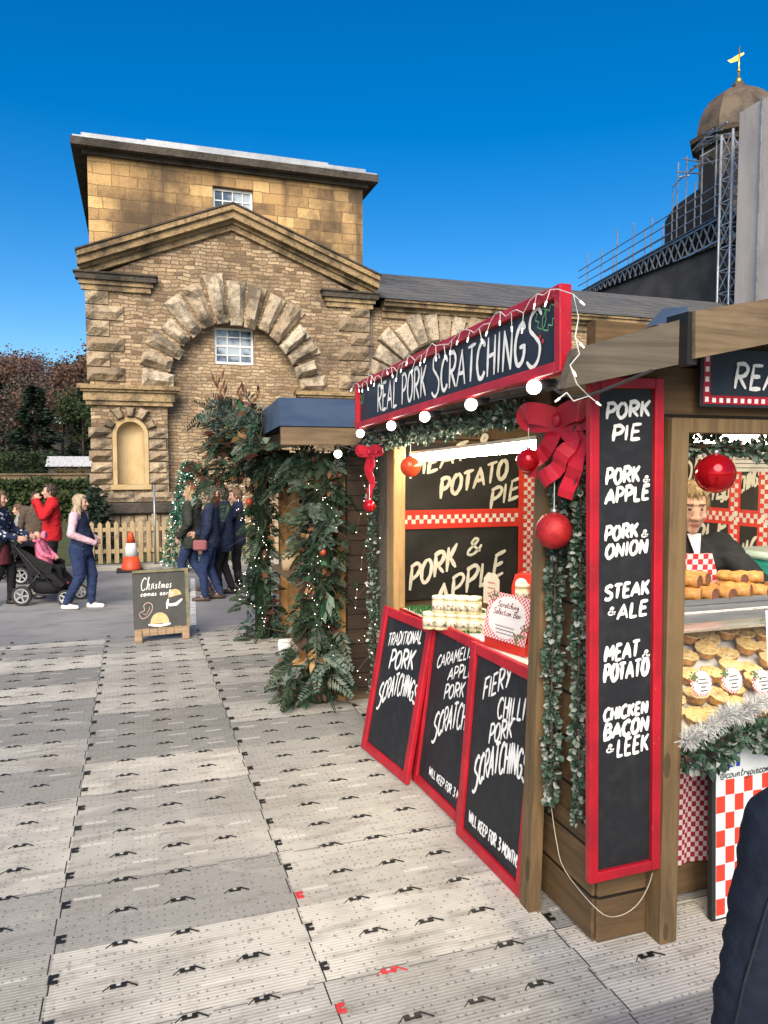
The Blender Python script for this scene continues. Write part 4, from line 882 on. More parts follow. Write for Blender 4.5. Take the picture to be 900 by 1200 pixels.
# far column with the big bouquet on top
colA = thing('foliage_column', 'far greenery column of the stall with a large bouquet bulging left at its top', 'greenery', (1.25, 8.6, 0), 'greenery columns on the blue roofed stall')
gs = {k: G() for k in NM}
def c_low(q):
    z = q.uniform(.02, 1.75); a = q.uniform(0, 2*pi); r_ = (.12+.13*max(0, 1-z/.8)+.04*sin(z*5))*sqrt(q.random()); o = V((cos(a), sin(a), -.25)); return V((1.38+cos(a)*r_-.05*(z < .9), 8.52+sin(a)*r_, z)), o
def c_top(q):
    a, e = q.uniform(0, 2*pi), q.uniform(-.9, 1.3); r_ = q.uniform(.3, 1); t = q.random(); c = V((1.36, 8.4, 1.95)).lerp(V((.92, 8.3, 2.36)), t)
    o = V((cos(a)*cos(e), sin(a)*cos(e), sin(e))); return c+V((o.x*.33, o.y*.30, o.z*.38))*r_, o+V((-.35, 0, .1))
def c_hang(q):
    t = q.random(); return V((.62+.40*t, 8.45+q.gauss(0, .12), 1.95-.35*q.random()*t))+V((q.gauss(0, .07), 0, q.gauss(0, .1))), V((-.5, -.2, -.3))
greenery(gs, c_low, 330, vq, .17, {'fir': 6, 'blue': .6, 'euc': 1.2, 'rust': .8, 'twig': 2.5})
greenery(gs, c_top, 520, vq, .20, {'fir': 4, 'blue': .7, 'euc': 1.6, 'rust': 1.0, 'tan': .3, 'twig': 5}, .10)
greenery(gs, c_hang, 60, vq, .22, {'fir': 4, 'euc': 1, 'rust': 1, 'twig': 3})
for i in range(46): p = V((.78+vq.uniform(-.02, .55), 8.2+vq.gauss(0, .15), 2.72+vq.gauss(0, .08))); leaf(gs['rust'], p, .13, vq, .25, V((vq.gauss(-.1, .5), vq.gauss(-.2, .4), .9)))
for i in range(26): sprig(gs, 'blue', V((1.0+vq.gauss(0, .13), 8.1, 2.5+vq.gauss(0, .09))), V((vq.uniform(-1, .8), -.5, vq.gauss(-.1, .4))), .33, vq)
gs['fir'].tube([(1.38, 8.55, 0), (1.38, 8.55, 1.8), (1.2, 8.45, 2.15), (.98, 8.4, 2.3)], [.10, .09, .2, .12], 8)
def c_edge(q): t = q.random(); return V((1.05+.22*t+q.gauss(0, .06), 6.9+1.4*t, 2.36+q.gauss(0, .13))), V((-.5, -.4, .1))
greenery(gs, c_edge, 150, vq, .20, {'fir': 3, 'blue': 1.4, 'euc': 1, 'rust': .9, 'tan': .3, 'twig': 4}, .10)
finish_green(gs, colA, NM)
colB = thing('foliage_column', 'near greenery column of the stall against the dark boards', 'greenery', (1.45, 6.1, 0), 'greenery columns on the blue roofed stall')
gs = {k: G() for k in NM}
def c_b(q):
    z = q.uniform(.02, 2.12); a = q.uniform(0, 2*pi); r_ = (.17+.10*max(0, 1-z/.9)+.03*sin(z*6))*sqrt(q.random()); o = V((cos(a)-.3, sin(a)-.3, -.25)); return V((1.47-.10*max(0, 1-z)+cos(a)*r_*1.0, 6.02+sin(a)*r_*.9, z)), o
greenery(gs, c_b, 640, vq, .17, {'fir': 6, 'blue': 1.0, 'euc': 1.0, 'rust': 1.3, 'tan': .3, 'twig': 3}, .07)
for i in range(18): sprig(gs, 'blue', V((1.46+vq.gauss(0, .05), 5.85, 1.52+vq.gauss(0, .05))), V((vq.gauss(-.3, .5), -.5, vq.gauss(.1, .5))), .17, vq)
for i in range(13): sprig(gs, 'blue', V((1.40+vq.gauss(0, .08), 5.8, .42+vq.gauss(0, .16))), V((vq.gauss(0, .5), -.4, vq.gauss(-.5, .4))), .24, vq)
for i in range(14): leaf(gs['tan'], V((1.30, 5.78, .45))+V((vq.gauss(0, .03), 0, vq.gauss(0, .03))), .15, vq, .35, V((vq.uniform(-1, 1), -.4, vq.uniform(-.5, .8))))
for i in range(12): leaf(gs['euc'], V((1.44, 5.83, .88))+V((vq.gauss(0, .02), 0, vq.gauss(0, .05))), .16, vq, .35, V((vq.uniform(-.4, .4), -.4, -.8)))
gs['fir'].tube([(1.45, 6.08, 0), (1.49, 6.06, 2.1)], [.11, .08], 8)
finish_green(gs, colB, NM)
gt = thing('foliage_garland', 'greenery garland under the eave between the two foliage columns', 'greenery', (1.5, 7.3, 2.1)); gs = {k: G() for k in NM}
def c_g(q): t = q.random(); return V((1.45+q.gauss(0, .07), 6.2+2.2*t, 2.08-.12*sin(pi*t)+q.gauss(0, .07))), V((-.5, -.2, -.4))
greenery(gs, c_g, 120, vq, .18, {'fir': 5, 'euc': 1.5, 'twig': 1.5}); finish_green(gs, gt, NM)
def berry(label, p, r):
    g = G(); g.ball(p, r, 12, 8); o = g.build('bauble', M('orange bauble', (.36, .05, .02), (.25, .03, .015), 6, .35, bump=0)); tag(o, label, 'bauble', 'orange baubles in the greenery')
berry('orange bauble at mid height in the far greenery column', (1.18, 8.2, 1.60), .04); berry('orange bauble in the near greenery column', (1.42, 5.80, 1.30), .028)
zs = [.2+1.5*i/44 for i in range(45)]
fairy('string of tiny lights winding down the far greenery column', [(1.22+.14*sin(z*7), 8.26+.03*cos(z*7), z) for z in zs], vq, .03, loc=(1.2, 8.3, 0))
fairy('string of tiny lights winding down the near greenery column', [(1.42+.10*sin(z*6), 5.82, .25+z*.95) for z in zs], vq, .025, loc=(1.4, 5.9, 0), r=.0028)
# paper bags standing in the counter opening
paper = M('white paper', (.62, .61, .58), (.5, .5, .48), 7, .8); kraft = M('kraft paper', (.42, .31, .19), (.34, .24, .14), 7, .8)
for i, (x_, y_, z_, m_, l_) in enumerate(((1.50, 7.6, .912, kraft, 'crumpled brown paper bag on the counter between the greenery'), (1.46, 7.7, 0, paper, 'white paper sack on the ground between the greenery columns'))):
    s_ = .17 if i == 0 else .15; g = G(); g.loft([(z_, s_*.45, s_*.35, x_, y_), (z_+s_*.5, s_*.52, s_*.4, x_+.01, y_), (z_+s_*.85, s_*.46, s_*.3, x_, y_), (z_+s_*1.1, s_*.5, s_*.1, x_+.02, y_)], 10); tag(g.build('paper_bag', m_), l_, 'bag')
# tinsel tree behind the queue
tt = thing('tinsel_tree', 'green tinsel christmas tree behind the people by the arch', 'christmas tree', (1.05, 14.6, -.03)); g = G(); gl = []
for i in range(2600):
    t = vq.random(); z = .1+1.95*t; a = vq.uniform(0, 2*pi); r_ = .50*(1-t)**.7*vq.uniform(.6, 1); leaf(g, (.92+cos(a)*r_, 14.6+sin(a)*r_, z), .09, vq, .35)
for i in range(90):
    t = vq.random(); a = vq.uniform(pi, 2*pi); r_ = .52*(1-t)**.7; gl.append(V((.92+cos(a)*r_, 14.6+sin(a)*r_, .1+1.95*t)))
g.build('tinsel', MRAND('green tinsel', [(.02, .16, .10), (.01, .09, .06), (.05, .26, .18), (.015, .06, .04)], .3, .6), tt); lamps(gl, .006, 'light', tt, V((1.05, 14.6, -.03)))
G().tube([(.92, 14.6, -.03), (.92, 14.6, 2.05)], [.03, .01], 5).build('trunk', bark, tt)
# ------------------------------------------------------------------ the pie stall
sw = MWOOD('treated stall timber', (.17, .11, .052), (.095, .062, .031), 2, .7)
swx = MWOOD('treated stall boards', (.15, .092, .044), (.085, .054, .027), 0, .75, .3, .20, 2)
swy = MWOOD('treated stall boards lengthwise', (.15, .092, .044), (.085, .054, .027), 1, .75, .3, .20, 2)
beamw = MWOOD('sawn barge board', (.19, .135, .08), (.095, .068, .04), 0, .8)
grayw = MWOOD('grey weathered board', (.125, .105, .08), (.07, .06, .047), 0, .85)
golden = MWOOD('pale pine post', (.34, .215, .095), (.24, .145, .06), 2, .65)
q = NT('red gloss frame paint'); w1 = q.noise(40, 5); w2 = q.noise(6, 4); q.bump(q.noise(30, 4, q.mapping((1, 1, .3))), .3, .003)
redp = q.fin(q.mix(q.math('MULTIPLY', q.smooth(w1, .66, .74), .55), q.mix(q.smooth(w2, .35, .7), (.40, .008, .020), (.27, .006, .015)), (.56, .17, .17)), q.math('ADD', .3, q.math('MULTIPLY', w2, .25)), 0, .4)
q = NT('blackboard paint'); s1_ = q.noise(2.4, 6, q.mapping((1.6, 1.6, .7)), .7, .6); s2_n = q.noise(18, 4); board = q.fin(q.mix(q.math('MULTIPLY', q.smooth(s1_, .50, .78), .4), q.mix(q.smooth(s2_n, .4, .8), (.011, .012, .015), (.020, .022, .025)), (.055, .057, .06)), q.math('ADD', .45, q.math('MULTIPLY', s1_, .3)), 0, .35)
navyb = M('dark navy sign paint', (.018, .022, .032), (.013, .017, .025), 4, .5, bump=.08)
redb = M('red banner vinyl', (.60, .035, .02), (.52, .03, .018), 5, .45, bump=0)
vinyl = M('black banner vinyl', (.012, .011, .010), (.022, .020, .018), 3, .5, bump=.6, bsc=3.5, bd=.03)
st = thing('market_stall', 'brown timber pie stall with lit openings on two sides', 'market stall', (2.6, 3.8, 0))
zt = lambda y: (4.7-y)*.032
LXF = 1.65
def part(name, m, fn, parent=None):
    g = G(); fn(g); return g.build(name, m, parent or st)
part('post', golden, lambda g: g.box((1.74, 4.985, 0), (1.83, 5.14, 2.2), .006))
part('post', sw, lambda g: g.bar((1.660, 2.875, 0), (1.712, 2.865, 2.2), .085, .058, (1, 0, 0)))
part('post', sw, lambda g: g.box((2.035, 2.455, 0), (2.12, 2.56, 2.19), .006))
part('post', sw, lambda g: g.box((3.62, 2.455, 0), (3.70, 2.56, 2.19), .006))
part('corner_boards', grayw, lambda g: g.box((1.74, 5.142, .05), (1.80, 5.398, 2.2)))
part('corner_column', swx, lambda g: g.box((1.79, 2.545, .005), (2.034, 3.0, 2.30), .008))
part('corner_column', swy, lambda g: g.box((1.772, 2.56, .012), (1.789, 2.985, .48), .004))
g = G(); g.M = frame((1.70, 5.44, 2.13), V((0, -2.62, .082)), V((0, 0, 1))); g.box((0, 0, -.06), (2.62, .19, .0), .006); g.build('header', swy, st)
part('header', swx, lambda g: g.box((1.70, 2.50, 2.19), (3.8, 2.56, 2.56)))
part('header', sw, lambda g: (g.box((2.123, 2.46, 2.13), (3.618, 2.497, 2.19), .004)))
part('end_wall', swx, lambda g: g.box((1.74, 5.40, .05), (3.8, 5.46, 2.6)))
part('back_wall', swy, lambda g: g.box((3.76, 2.57, .05), (3.82, 5.398, 2.38)))
part('stall_floor', swx, lambda g: g.box((1.80, 3.02, .01), (3.75, 5.39, .12)))
part('kick_board', swx, lambda g: g.box((2.125, 2.72, .012), (3.61, 2.76, .20), .004))
# roof: slopes up from the sign side to the ridge
g = G(); P = [(1.60, 2.30), (2.955, 2.70), (4.3, 2.30), (4.3, 2.335), (2.955, 2.735), (1.60, 2.335)]
g.add([(x, 2.345, z+.0) for x, z in P]+[(x, 5.55, z+.0) for x, z in P], [(0, 1, 4, 5), (1, 2, 3, 4), (11, 10, 7, 6), (10, 9, 8, 7), (0, 6, 7, 1), (1, 7, 8, 2), (2, 8, 9, 3), (3, 9, 10, 4), (4, 10, 11, 5), (5, 11, 6, 0)]); g.build('roof', grayw, st)
def barge(px, Yp, th, m):
    pts = [on(x, y, 'Y', Yp) for x, y in px]; g = G(); n = len(pts)
    g.add([tuple(p) for p in pts]+[(p.x, p.y+th, p.z) for p in pts], [tuple(range(n)), tuple(range(2*n-1, n-1, -1))]+[(i, n+i, n+(i+1) % n, (i+1) % n) for i in range(n)]); return g.build('barge_board', m, st)
barge([(661, 455), (806, 425), (806, 372), (676, 408)], 2.26, .05, grayw)
p0, p1, p2, p3 = on(815, 420, 'Y', 2.20), on(900, 403, 'Y', 2.20), on(900, 350, 'Y', 2.20), on(815, 364, 'Y', 2.20)
d_ = (p1-p0); k = (2.95-p0.x)/d_.x
g = G(); q4 = [p0, p0+d_*k, p3+(p2-p3)*k, p3]; g.add(q4+[p+V((0, .05, 0)) for p in q4], [(0, 1, 2, 3), (7, 6, 5, 4), (0, 4, 5, 1), (1, 5, 6, 2), (2, 6, 7, 3), (3, 7, 4, 0)]); g.build('barge_board', beamw, st)
g = G(); m_ = [V((2*2.955-p.x, p.y, p.z)) for p in q4]; g.add(m_+[p+V((0, .05, 0)) for p in m_], [(3, 2, 1, 0), (4, 5, 6, 7), (0, 1, 5, 4), (1, 2, 6, 5), (2, 3, 7, 6), (3, 0, 4, 7)]); g.build('barge_board', beamw, st)
a, b = on(806, 425, 'Y', 2.285), on(815, 364, 'Y', 2.285); a = on(804, 427, 'Y', 2.22); b = on(817, 366, 'Y', 2.22); part('joint_gap', M('black joint gap', (.012, .012, .013), rough=.5, bump=.1), lambda g: g.box((a.x, 2.216, a.z), (b.x, 2.33, b.z)))  # black box paints in the dark gap between the barge boards
a, b, c_ = on(785, 378, 'Y', 2.32), on(806, 359, 'Y', 2.32), on(812, 366, 'Y', 2.32)
part('roof_sheet_corner', tarp, lambda g: g.add([a, on(808, 372, 'Y', 2.32), b, a+V((0, .14, .01)), on(808, 372, 'Y', 2.32)+V((0, .14, .01)), b+V((0, .14, .02))], [(0, 1, 2), (5, 4, 3), (0, 3, 4, 1), (1, 4, 5, 2), (2, 5, 3, 0)]))
# counter on the long side
CT = lambda y: .972+.026*(5.1-y)
g = G()
g.M = frame((1.80, 4.975, CT(4.975)-.036), V((0, -2.03, 2.03*.026)), V((1, 0, 0)))
cm = g.M; g.box((0, 0, .0), (2.03, .55, .035), .004); g.build('counter', M('white counter laminate', (.66, .64, .58), (.56, .54, .48), 3, .45, bump=.05), st)
g = G(cm); g.box((0, -.016, -.006), (2.03, -.002, .040)); g.build('counter_edge', redp, st)
part('counter_front', board, lambda g: g.box((1.86, 3.01, .05), (1.89, 4.975, .93)))
CM = cm.copy()
# local helper: point on the counter (pixel -> counter top)
gm = MRAND('artificial grass', [(.03, .13, .03), (.04, .17, .04), (.02, .09, .02)], .7); g = G(); q = random.Random(2)
for i in range(4200): x_, y_ = q.uniform(1.81, 2.28), q.uniform(3.95, 4.96); leaf(g, (x_, y_, CT(y_)-.004), .028, q, .25, V((q.gauss(0, .4), q.gauss(0, .4), 1)))
tag(g.build('grass_mat', gm), 'green artificial grass mat under the cream jars on the counter', 'mat')
# ---- boards
def sign(name, label, cat, Mx, W, H, fw, th, fm, pm, group=None, build_text=None, tm=None, extra=None):
    root = thing(name, label, cat, Mx @ V((W/2, 0, 0)), group)
    g = G(Mx)
    g.box((0, 0, 0), (fw, H, th), .004); g.box((W-fw, 0, 0), (W, H, th), .004); g.box((fw, 0, .001), (W-fw, fw, th-.001), .004); g.box((fw, H-fw, .001), (W-fw, H, th-.001), .004)
    g.build('frame', fm, root); g = G(Mx); g.box((fw-.004, fw-.004, .004), (W-fw+.004, H-fw+.004, th*.45)); g.build('panel', pm, root)
    if build_text: g = G(Mx); build_text(g, th*.45+.002); g.build('lettering', tm or chalk, root)
    if extra: extra(root, Mx, th*.45+.0025)
    return root
def loc2(Mx, px, py):
    """pixel -> local (u, v) on the plane of the frame"""
    d = _f+_r*((px-450)/FPX)-_u*((py-600)/FPX); c = V((0, 0, CAMH)); n_ = Mx.col[2].to_3d(); o_ = Mx.col[3].to_3d(); t = (o_-c).dot(n_)/d.dot(n_)
    l = Mx.inverted() @ (c+d*t); return l.x, l.y
# big fascia sign
BL, BR, TL = on(424, 503, 'X', 1.5), on(667, 437, 'X', 1.5), on(420, 455, 'X', 1.5)
SM = frame(BL, BR-BL, V((0, 0, 1))); SW, SH = (BR-BL).length+.02, .315
u0, u1 = loc2(SM, 446, 465)[0], loc2(SM, 640, 400)[0]
def holly(root, Mx, z):
    hg, hr = M('green chalk', (.16, .42, .22), bump=0), M('red chalk berries', (.5, .03, .04), bump=0)
    for cx, cy, s_, nm in ((SW-.16, .19, 1.0, 'holly_motif'), (.085, .17, .62, 'holly_motif')):
        g = G(Mx)
        for a in (1.9, .55) if cx > 1 else (2.2, .8):
            d = V((cos(a), sin(a))); n_ = V((-d.y, d.x)); L = .115*s_; pts = []
            for sgn in (1, -1):
                seq = [(0, .012), (.2, .035), (.3, .018), (.48, .04), (.6, .02), (.78, .032), (1, .0)]
                seq = seq if sgn == 1 else seq[::-1][1:]
                pts += [V((cx, cy))+d*(t*L)+n_*(w_*sgn*s_) for t, w_ in seq]
            g.ribbon(pts+[pts[0]], .006*s_+.001, z)
        g.build(nm, hg, root); g = G(Mx)
        for dx, dy in ((-.02, -.03), (.0, -.05), (-.025, -.06)): ell(g, cx+dx*s_, cy+dy*s_, .009*s_, .009*s_, z+.0005, n=10)
        g.build('holly_berries', hr, root)
sign('sign_board', 'long red framed chalk fascia sign lettered REAL PORK SCRATCHINGS with holly', 'sign', SM, SW, SH, .042, .05, redp, navyb,
     build_text=lambda g, z: text(g, 'REAL PORK SCRATCHINGS', u0, .075, u1, .24, .019, z, .12, sp=.10, big={10: 1.3, 20: 1.35}), tm=chalk, extra=holly)
# tall menu board on the corner column
PM = frame((1.695, 2.50, .32), V((.33, 0, .006)), V((-.036, 0, 1.98))); PW, PH = .342, 2.02
LINES = [('PORK', 706, 759, 471, 494), ('PIE', 713, 748, 497, 520), ('PORK', 706, 747, 547, 570), ('&', 750, 759, 555, 567), ('APPLE', 706, 758, 570, 592), ('PORK', 705, 745, 614, 635), ('&', 748, 757, 618, 631), ('ONION', 706, 756, 634, 655),
         ('STEAK', 705, 758, 682, 703), ('&', 709, 719, 708, 722), ('ALE', 720, 756, 704, 726), ('MEAT', 705, 746, 752, 775), ('&', 749, 759, 758, 772), ('POTATO', 704, 757, 774, 798), ('CHICKEN', 704, 756, 824, 843), ('BACON', 704, 757, 842, 864), ('&', 707, 717, 868, 882), ('LEEK', 719, 757, 861, 885)]
def menu_text(g, z):
    for t, xa, xb, ya, yb in LINES:
        (a_, v1), (b_, v2) = loc2(PM, xa, (ya+yb)/2), loc2(PM, xb, (ya+yb)/2)
        top, bot = loc2(PM, (xa+xb)/2, ya)[1], loc2(PM, (xa+xb)/2, yb)[1]
        text(g, t, a_, bot+.009, b_-.006, top-.009, .0155 if t != '&' else .0070, z, .10, sp=.10, slope=.012*(b_-a_)/.2 if len(t) > 1 else 0)
sign('menu_board', 'tall narrow red framed blackboard listing pie flavours on the corner column', 'sign', PM, PW, PH, .042, .035, redp, board, build_text=menu_text)
# three leaning boards
def lean(px, X1_): 
    bl, br, tl = px; B = on(*bl, 'Z', 0.004); C_ = on(*br, 'Z', 0.004); T = on(*tl, 'X', X1_); Mx = frame(B, C_-B, T-B); return Mx, (C_-B).length, (T-B).dot(Mx.col[1].to_3d())
def tr(Mx, x0, y0, x1, y1): a, b = loc2(Mx, x0, y0), loc2(Mx, x1, y1); return a, b
def put(g, Mx, t, z, bw, xl, yl, xr, yr, h, arc=0, **k):
    """text whose baseline runs from pixel (xl,yl) to (xr,yr), letter height h metres"""
    a, b = loc2(Mx, xl, yl), loc2(Mx, xr, yr); text(g, t, a[0], a[1], b[0], a[1]+h, bw, z, .12, arc, b[1]-a[1], .03, .08, **k)
M1, W1, H1 = frame((1.504, 4.939, .003), V((.124, -.992, 0)), V((.181, .023, .983))), .70, 1.014
def t1(g, z): put(g, M1, 'TRADITIONAL', z, .012, 456, 757, 496, 754, .085, .0); put(g, M1, 'PORK', z, .020, 457, 783, 486, 785, .125); put(g, M1, 'SCRATCHINGS', z, .016, 443, 830, 489, 826, .125, .075, big={0: 1.3})
sign('chalk_board', 'red framed leaning blackboard for traditional pork scratchings, farthest of three', 'sign', M1, W1, H1, .062, .03, redp, board, 'leaning chalk boards along the stall', t1)
M2, W2, H2 = frame((1.655, 4.31, .003), V((.05, -.998, 0)), V((.13, .006, .99))), .66, 1.03
def t2(g, z): put(g, M2, 'CARAMELISED', z, .011, 514, 783, 568, 767, .075); put(g, M2, 'APPLE', z, .012, 527, 797, 556, 793, .072); put(g, M2, 'PORK', z, .013, 522, 819, 546, 817, .085); put(g, M2, 'SCRATCHINGS', z, .016, 508, 869, 566, 869, .13, .075, big={0: 1.3}); put(g, M2, 'WILL KEEP FOR 3 MONTHS', z, .009, 505, 907, 553, 950, .05)
sign('chalk_board', 'red framed leaning blackboard for caramelised apple scratchings, between the other two', 'sign', M2, W2, H2, .058, .03, redp, board, 'leaning chalk boards along the stall', t2)
M3, W3, H3 = frame((1.638, 3.59, .003), V((.04, -.998, 0)), V((.082, .004, .997))), .675, 1.055
def t3(g, z): put(g, M3, 'FIERY', z, .014, 568, 820, 601, 804, .105); put(g, M3, 'CHILLI', z, .014, 585, 841, 617, 845, .105); put(g, M3, 'PORK', z, .014, 575, 871, 603, 864, .095); put(g, M3, 'SCRATCHINGS', z, .017, 556, 927, 620, 917, .135, .07, big={0: 1.3}); put(g, M3, 'WILL KEEP FOR 3 MONTHS', z, .011, 552, 962, 611, 1018, .06)
sign('chalk_board', 'red framed leaning blackboard for fiery chilli scratchings, beside the timber post', 'sign', M3, W3, H3, .058, .03, redp, board, 'leaning chalk boards along the stall', t3)
# ---- banners inside
ivory = M('ivory banner lettering', (.66, .63, .54), (.56, .53, .45), 10, .6, bump=0)
chk = MCHECK('red white banner checks', (.60, .035, .02), (.70, .68, .64), .045, .045)
chky = MCHECK('red white banner checks lengthwise', (.60, .035, .02), (.70, .68, .64), .045, .045, (1, 2))
BY = 5.385
BMx = frame((1.82, BY, .95), V((1, 0, 0)), V((0, 0, 1)))
bn = thing('pie_banner', 'black vinyl banner with red checks and large pie lettering on the end wall', 'banner', (2.3, BY, 1))
g = G(BMx); vs = []; n_ = 16
for j in range(13):
    for i in range(n_+1): u, v = 1.02*i/n_, 1.22*j/12; vs.append((u, v, .010+.010*noise.noise(V((u*2.5, v*2.0, 3)))))
uR = loc2(BMx, 606, 600)[0]; vs = [(u*uR/1.02, v, z) for u, v, z in vs]; g.smooth = True; g.add(vs, [(j*(n_+1)+i, j*(n_+1)+i+1, (j+1)*(n_+1)+i+1, (j+1)*(n_+1)+i) for j in range(12) for i in range(n_)]); g.build('sheet', vinyl, bn)
vb = [loc2(BMx, 473, 620)[1], loc2(BMx, 473, 598)[1]]
g = G(BMx); g.box((0, vb[0]-.0, .022), (uR, vb[1], .024)); g.box((uR, 0, .0225), (uR+.23, 1.22, .0265)); g.build('red_border', redb, bn)
def checks(g, a0, b0, a1, b1, s_, z):
    for i in range(int((a1-a0)/s_)):
        for j in range(int((b1-b0)/s_+.01)):
            if (i+j) % 2 == 0: g.box((a0+i*s_, b0+j*s_, z), (a0+(i+1)*s_, b0+(j+1)*s_, z+.0008))
wv = M('white banner print', (.70, .67, .62), bump=0)
g = G(BMx); vm = (vb[0]+vb[1])/2; checks(g, 0, vm-.033, uR, vm+.034, .033, .0245); checks(g, uR+.045, .02, uR+.18, 1.2, .033, .027); g.build('check_border', wv, bn)
g = G(BMx); put(g, BMx, 'MEAT &', .021, .028, 478, 562, 572, 528, .14); put(g, BMx, 'POTATO', .0215, .028, 513, 585, 592, 560, .15); put(g, BMx, 'PIE', .022, .027, 571, 597, 606, 582, .15)
put(g, BMx, 'PORK', .021, .030, 477, 692, 533, 664, .18); put(g, BMx, '&', .0215, .022, 545, 652, 562, 645, .12); put(g, BMx, 'APPLE', .022, .029, 507, 715, 588, 672, .18); g.build('lettering', ivory, bn)
KM = frame((3.745, 4.9, .9), V((0, -1, 0)), V((0, 0, 1)))
bk = thing('pie_banner', 'black vinyl banner with red checked bands on the back wall behind the vendor', 'banner', (3.745, 4, 1))
g = G(KM); g.box((0, 0, .0), (2.3, 1.35, .004)); g.build('sheet', vinyl, bk)
uv = loc2(KM, 862, 600)[0]; vbk = loc2(KM, 830, 612)[1], loc2(KM, 830, 594)[1]; uL = loc2(KM, 897, 600)[0]
g = G(KM); g.box((0, vbk[0], .006), (2.3, vbk[1], .008)); 
for u_ in (uv, uL): g.box((u_-.05, -.1, .0085), (u_+.05, 1.35, .0105))
g.build('red_border', redb, bk)
g = G(KM); vm = sum(vbk)/2; checks(g, 0, vm-.03, 2.3, vm+.031, .03, .0108)
for u_ in (uv, uL): checks(g, u_-.03, -.1, u_+.031, 1.35, .03, .012)
g.build('check_border', wv, bk)
g = G(KM); put(g, KM, 'TRADITIONAL', .0055, .020, 730, 552, 822, 527, .10); put(g, KM, 'PORK', .0058, .026, 782, 572, 845, 556, .16); put(g, KM, 'PIE', .006, .024, 822, 590, 850, 582, .12)
put(g, KM, 'APPLE', .0055, .026, 785, 655, 852, 630, .15); put(g, KM, 'SCRATCHINGS', .0052, .018, 845, 588, 893, 566, .10); put(g, KM, 'ONION', .0055, .024, 845, 668, 905, 648, .13); g.build('lettering', ivory, bk)
nt_ = thing('paper_notice', 'sheet of white paper pinned over the banner behind the vendor', 'notice', (3.73, 3.75, 2)); nl, nr = loc2(KM, 862, 540), loc2(KM, 912, 530); g = G(KM); g.box((nl[0], nl[1]-.07, .02), (nr[0], nl[1]+.07, .022)); g.build('sheet', paper, nt_)
g = G(KM); ink = M('grey print', (.12, .10, .10), bump=0)
for k in range(4): g.box((nl[0]+.02, nl[1]+.035-.028*k, .0226), (nr[0]-.03-.02*(k % 2), nl[1]+.041-.028*k, .0229))
g.build('print', ink, nt_)
# ---- lamps
tube_e = MEMIT('lit strip lamp', (1, .87, .62), 70)
tube_dim = MEMIT('softer strip lamp', (1, .87, .62), 24)
def strip(label, a, b, r, em=None):
    t = thing('strip_light', label, 'lamp', (V(a)+V(b))/2, 'strip lights in the stall'); g = G(); g.tube([a, b], r, 8); g.build('tube', em or tube_e, t)
    g = G(); d = (V(b)-V(a)).normalized(); g.bar(V(a)-d*.03+V((0, 0, r+.012)), V(b)+d*.03+V((0, 0, r+.012)), .05, .02); g.build('batten', wht, t)
strip('bright strip lamp over the long counter under the scratchings sign', (1.93, 5.08, 2.05), (1.93, 3.28, 2.10), .027)
strip('bright strip lamp inside above the pie display case', (2.35, 2.80, 2.12), (3.5, 2.80, 2.12), .02, tube_dim)
bulb_e = MEMIT('lit festoon bulb', (1, .95, .84), 8)
fl = thing('festoon_lights', 'black cable of round glowing bulbs below the fascia sign', 'festoon lights', (1.46, 3.7, 2.25))
bp = [(1.45, 4.84, 2.215), (1.45, 4.20, 2.235), (1.45, 3.66, 2.255), (1.45, 3.09, 2.275), (1.45, 2.53, 2.298)]
g = G(); cab = [(1.52, 5.4, 2.1), (1.53, 5.05, 2.18)]
for p in bp: cab += [(1.53, p[1]+.25, p[2]-.005), (1.53, p[1]-.0, p[2]+.015)]
cab += [(1.50, 2.44, 2.29)]+[tuple(on(x, y, 'Y', 2.24)) for x, y in ((652, 458), (672, 465), (694, 462), (728, 449), (764, 434))]
g.tube(_c(*cab), .006, 5); g.build('cable', blkrub, fl)
for p in bp:
    g = G(); g.ball(p, .028, 12, 8); b_ = g.build('bulb', bulb_e, fl); g = G(); g.tube([V(p)+V((.024, -.006, .01)), V(p)+V((.085, -.012, .02))], [.017, .016], 8); g.build('socket', blkrub, b_)
lone = thing('festoon_bulb', 'single glowing bulb hanging in front of the dark rear stall boards', 'lamp', (1.5, 5.45, 2.08)); p = on(396, 532, 'Y', 5.5); g = G(); g.ball(p, .031, 12, 8); g.build('bulb', bulb_e, lone); g = G(); g.tube([p+V((.0, 0, .026)), p+V((.004, 0, .075))], .014, 8); g.tube(_c(p+V((0, 0, .07)), p+V((.12, -.1, .03)), (1.53, 5.05, 2.18)), .005, 5); g.build('cable', blkrub, lone)
wirew = M('white lamp wire', (.62, .62, .60), bump=0); icee = MEMIT('white fairy lamp', (1, .97, .9), 1.6)
fw = thing('fairy_lights', 'white icicle lamp string draped along the top of the fascia sign', 'fairy lights', (1.47, 3.7, 2.6)); q = random.Random(9)
g = G(); pts = []; lp = []
for i in range(54):
    t = i/53; u = .02+t*(SW-.02); v = SH+.006-.035*abs(sin(t*23))-.03*q.random()*(i % 3 == 0); p = SM @ V((u, v, .056+.006*q.random())); pts.append(p)
    if i % 2 == 0: e = p+V((q.uniform(-.012, .004), q.uniform(-.03, .03), -.03-.03*q.random())); g.tube([p, e], .0016, 4); lp.append((p, e))
for x_, y_ in ((672, 345), (678, 372), (674, 395), (679, 415), (668, 428), (676, 450), (690, 464), (672, 470), (664, 460)): pts.append(on(x_, y_, 'Y', 2.20))
for k in range(-9, 0, 2): p = pts[k]; e = p+V((q.uniform(-.03, .04), 0, -.02)); g.tube([p, e], .0022, 4); lp.append((p, e))
g.tube(pts, .0022, 5, False); g.build('wire', wirew, fw)
for p, e in lp:
    d = (e-p).normalized(); g = G(); g.tube([e, e+d*.020], [.004, .0025], 5); g.build('lamp', icee, fw)
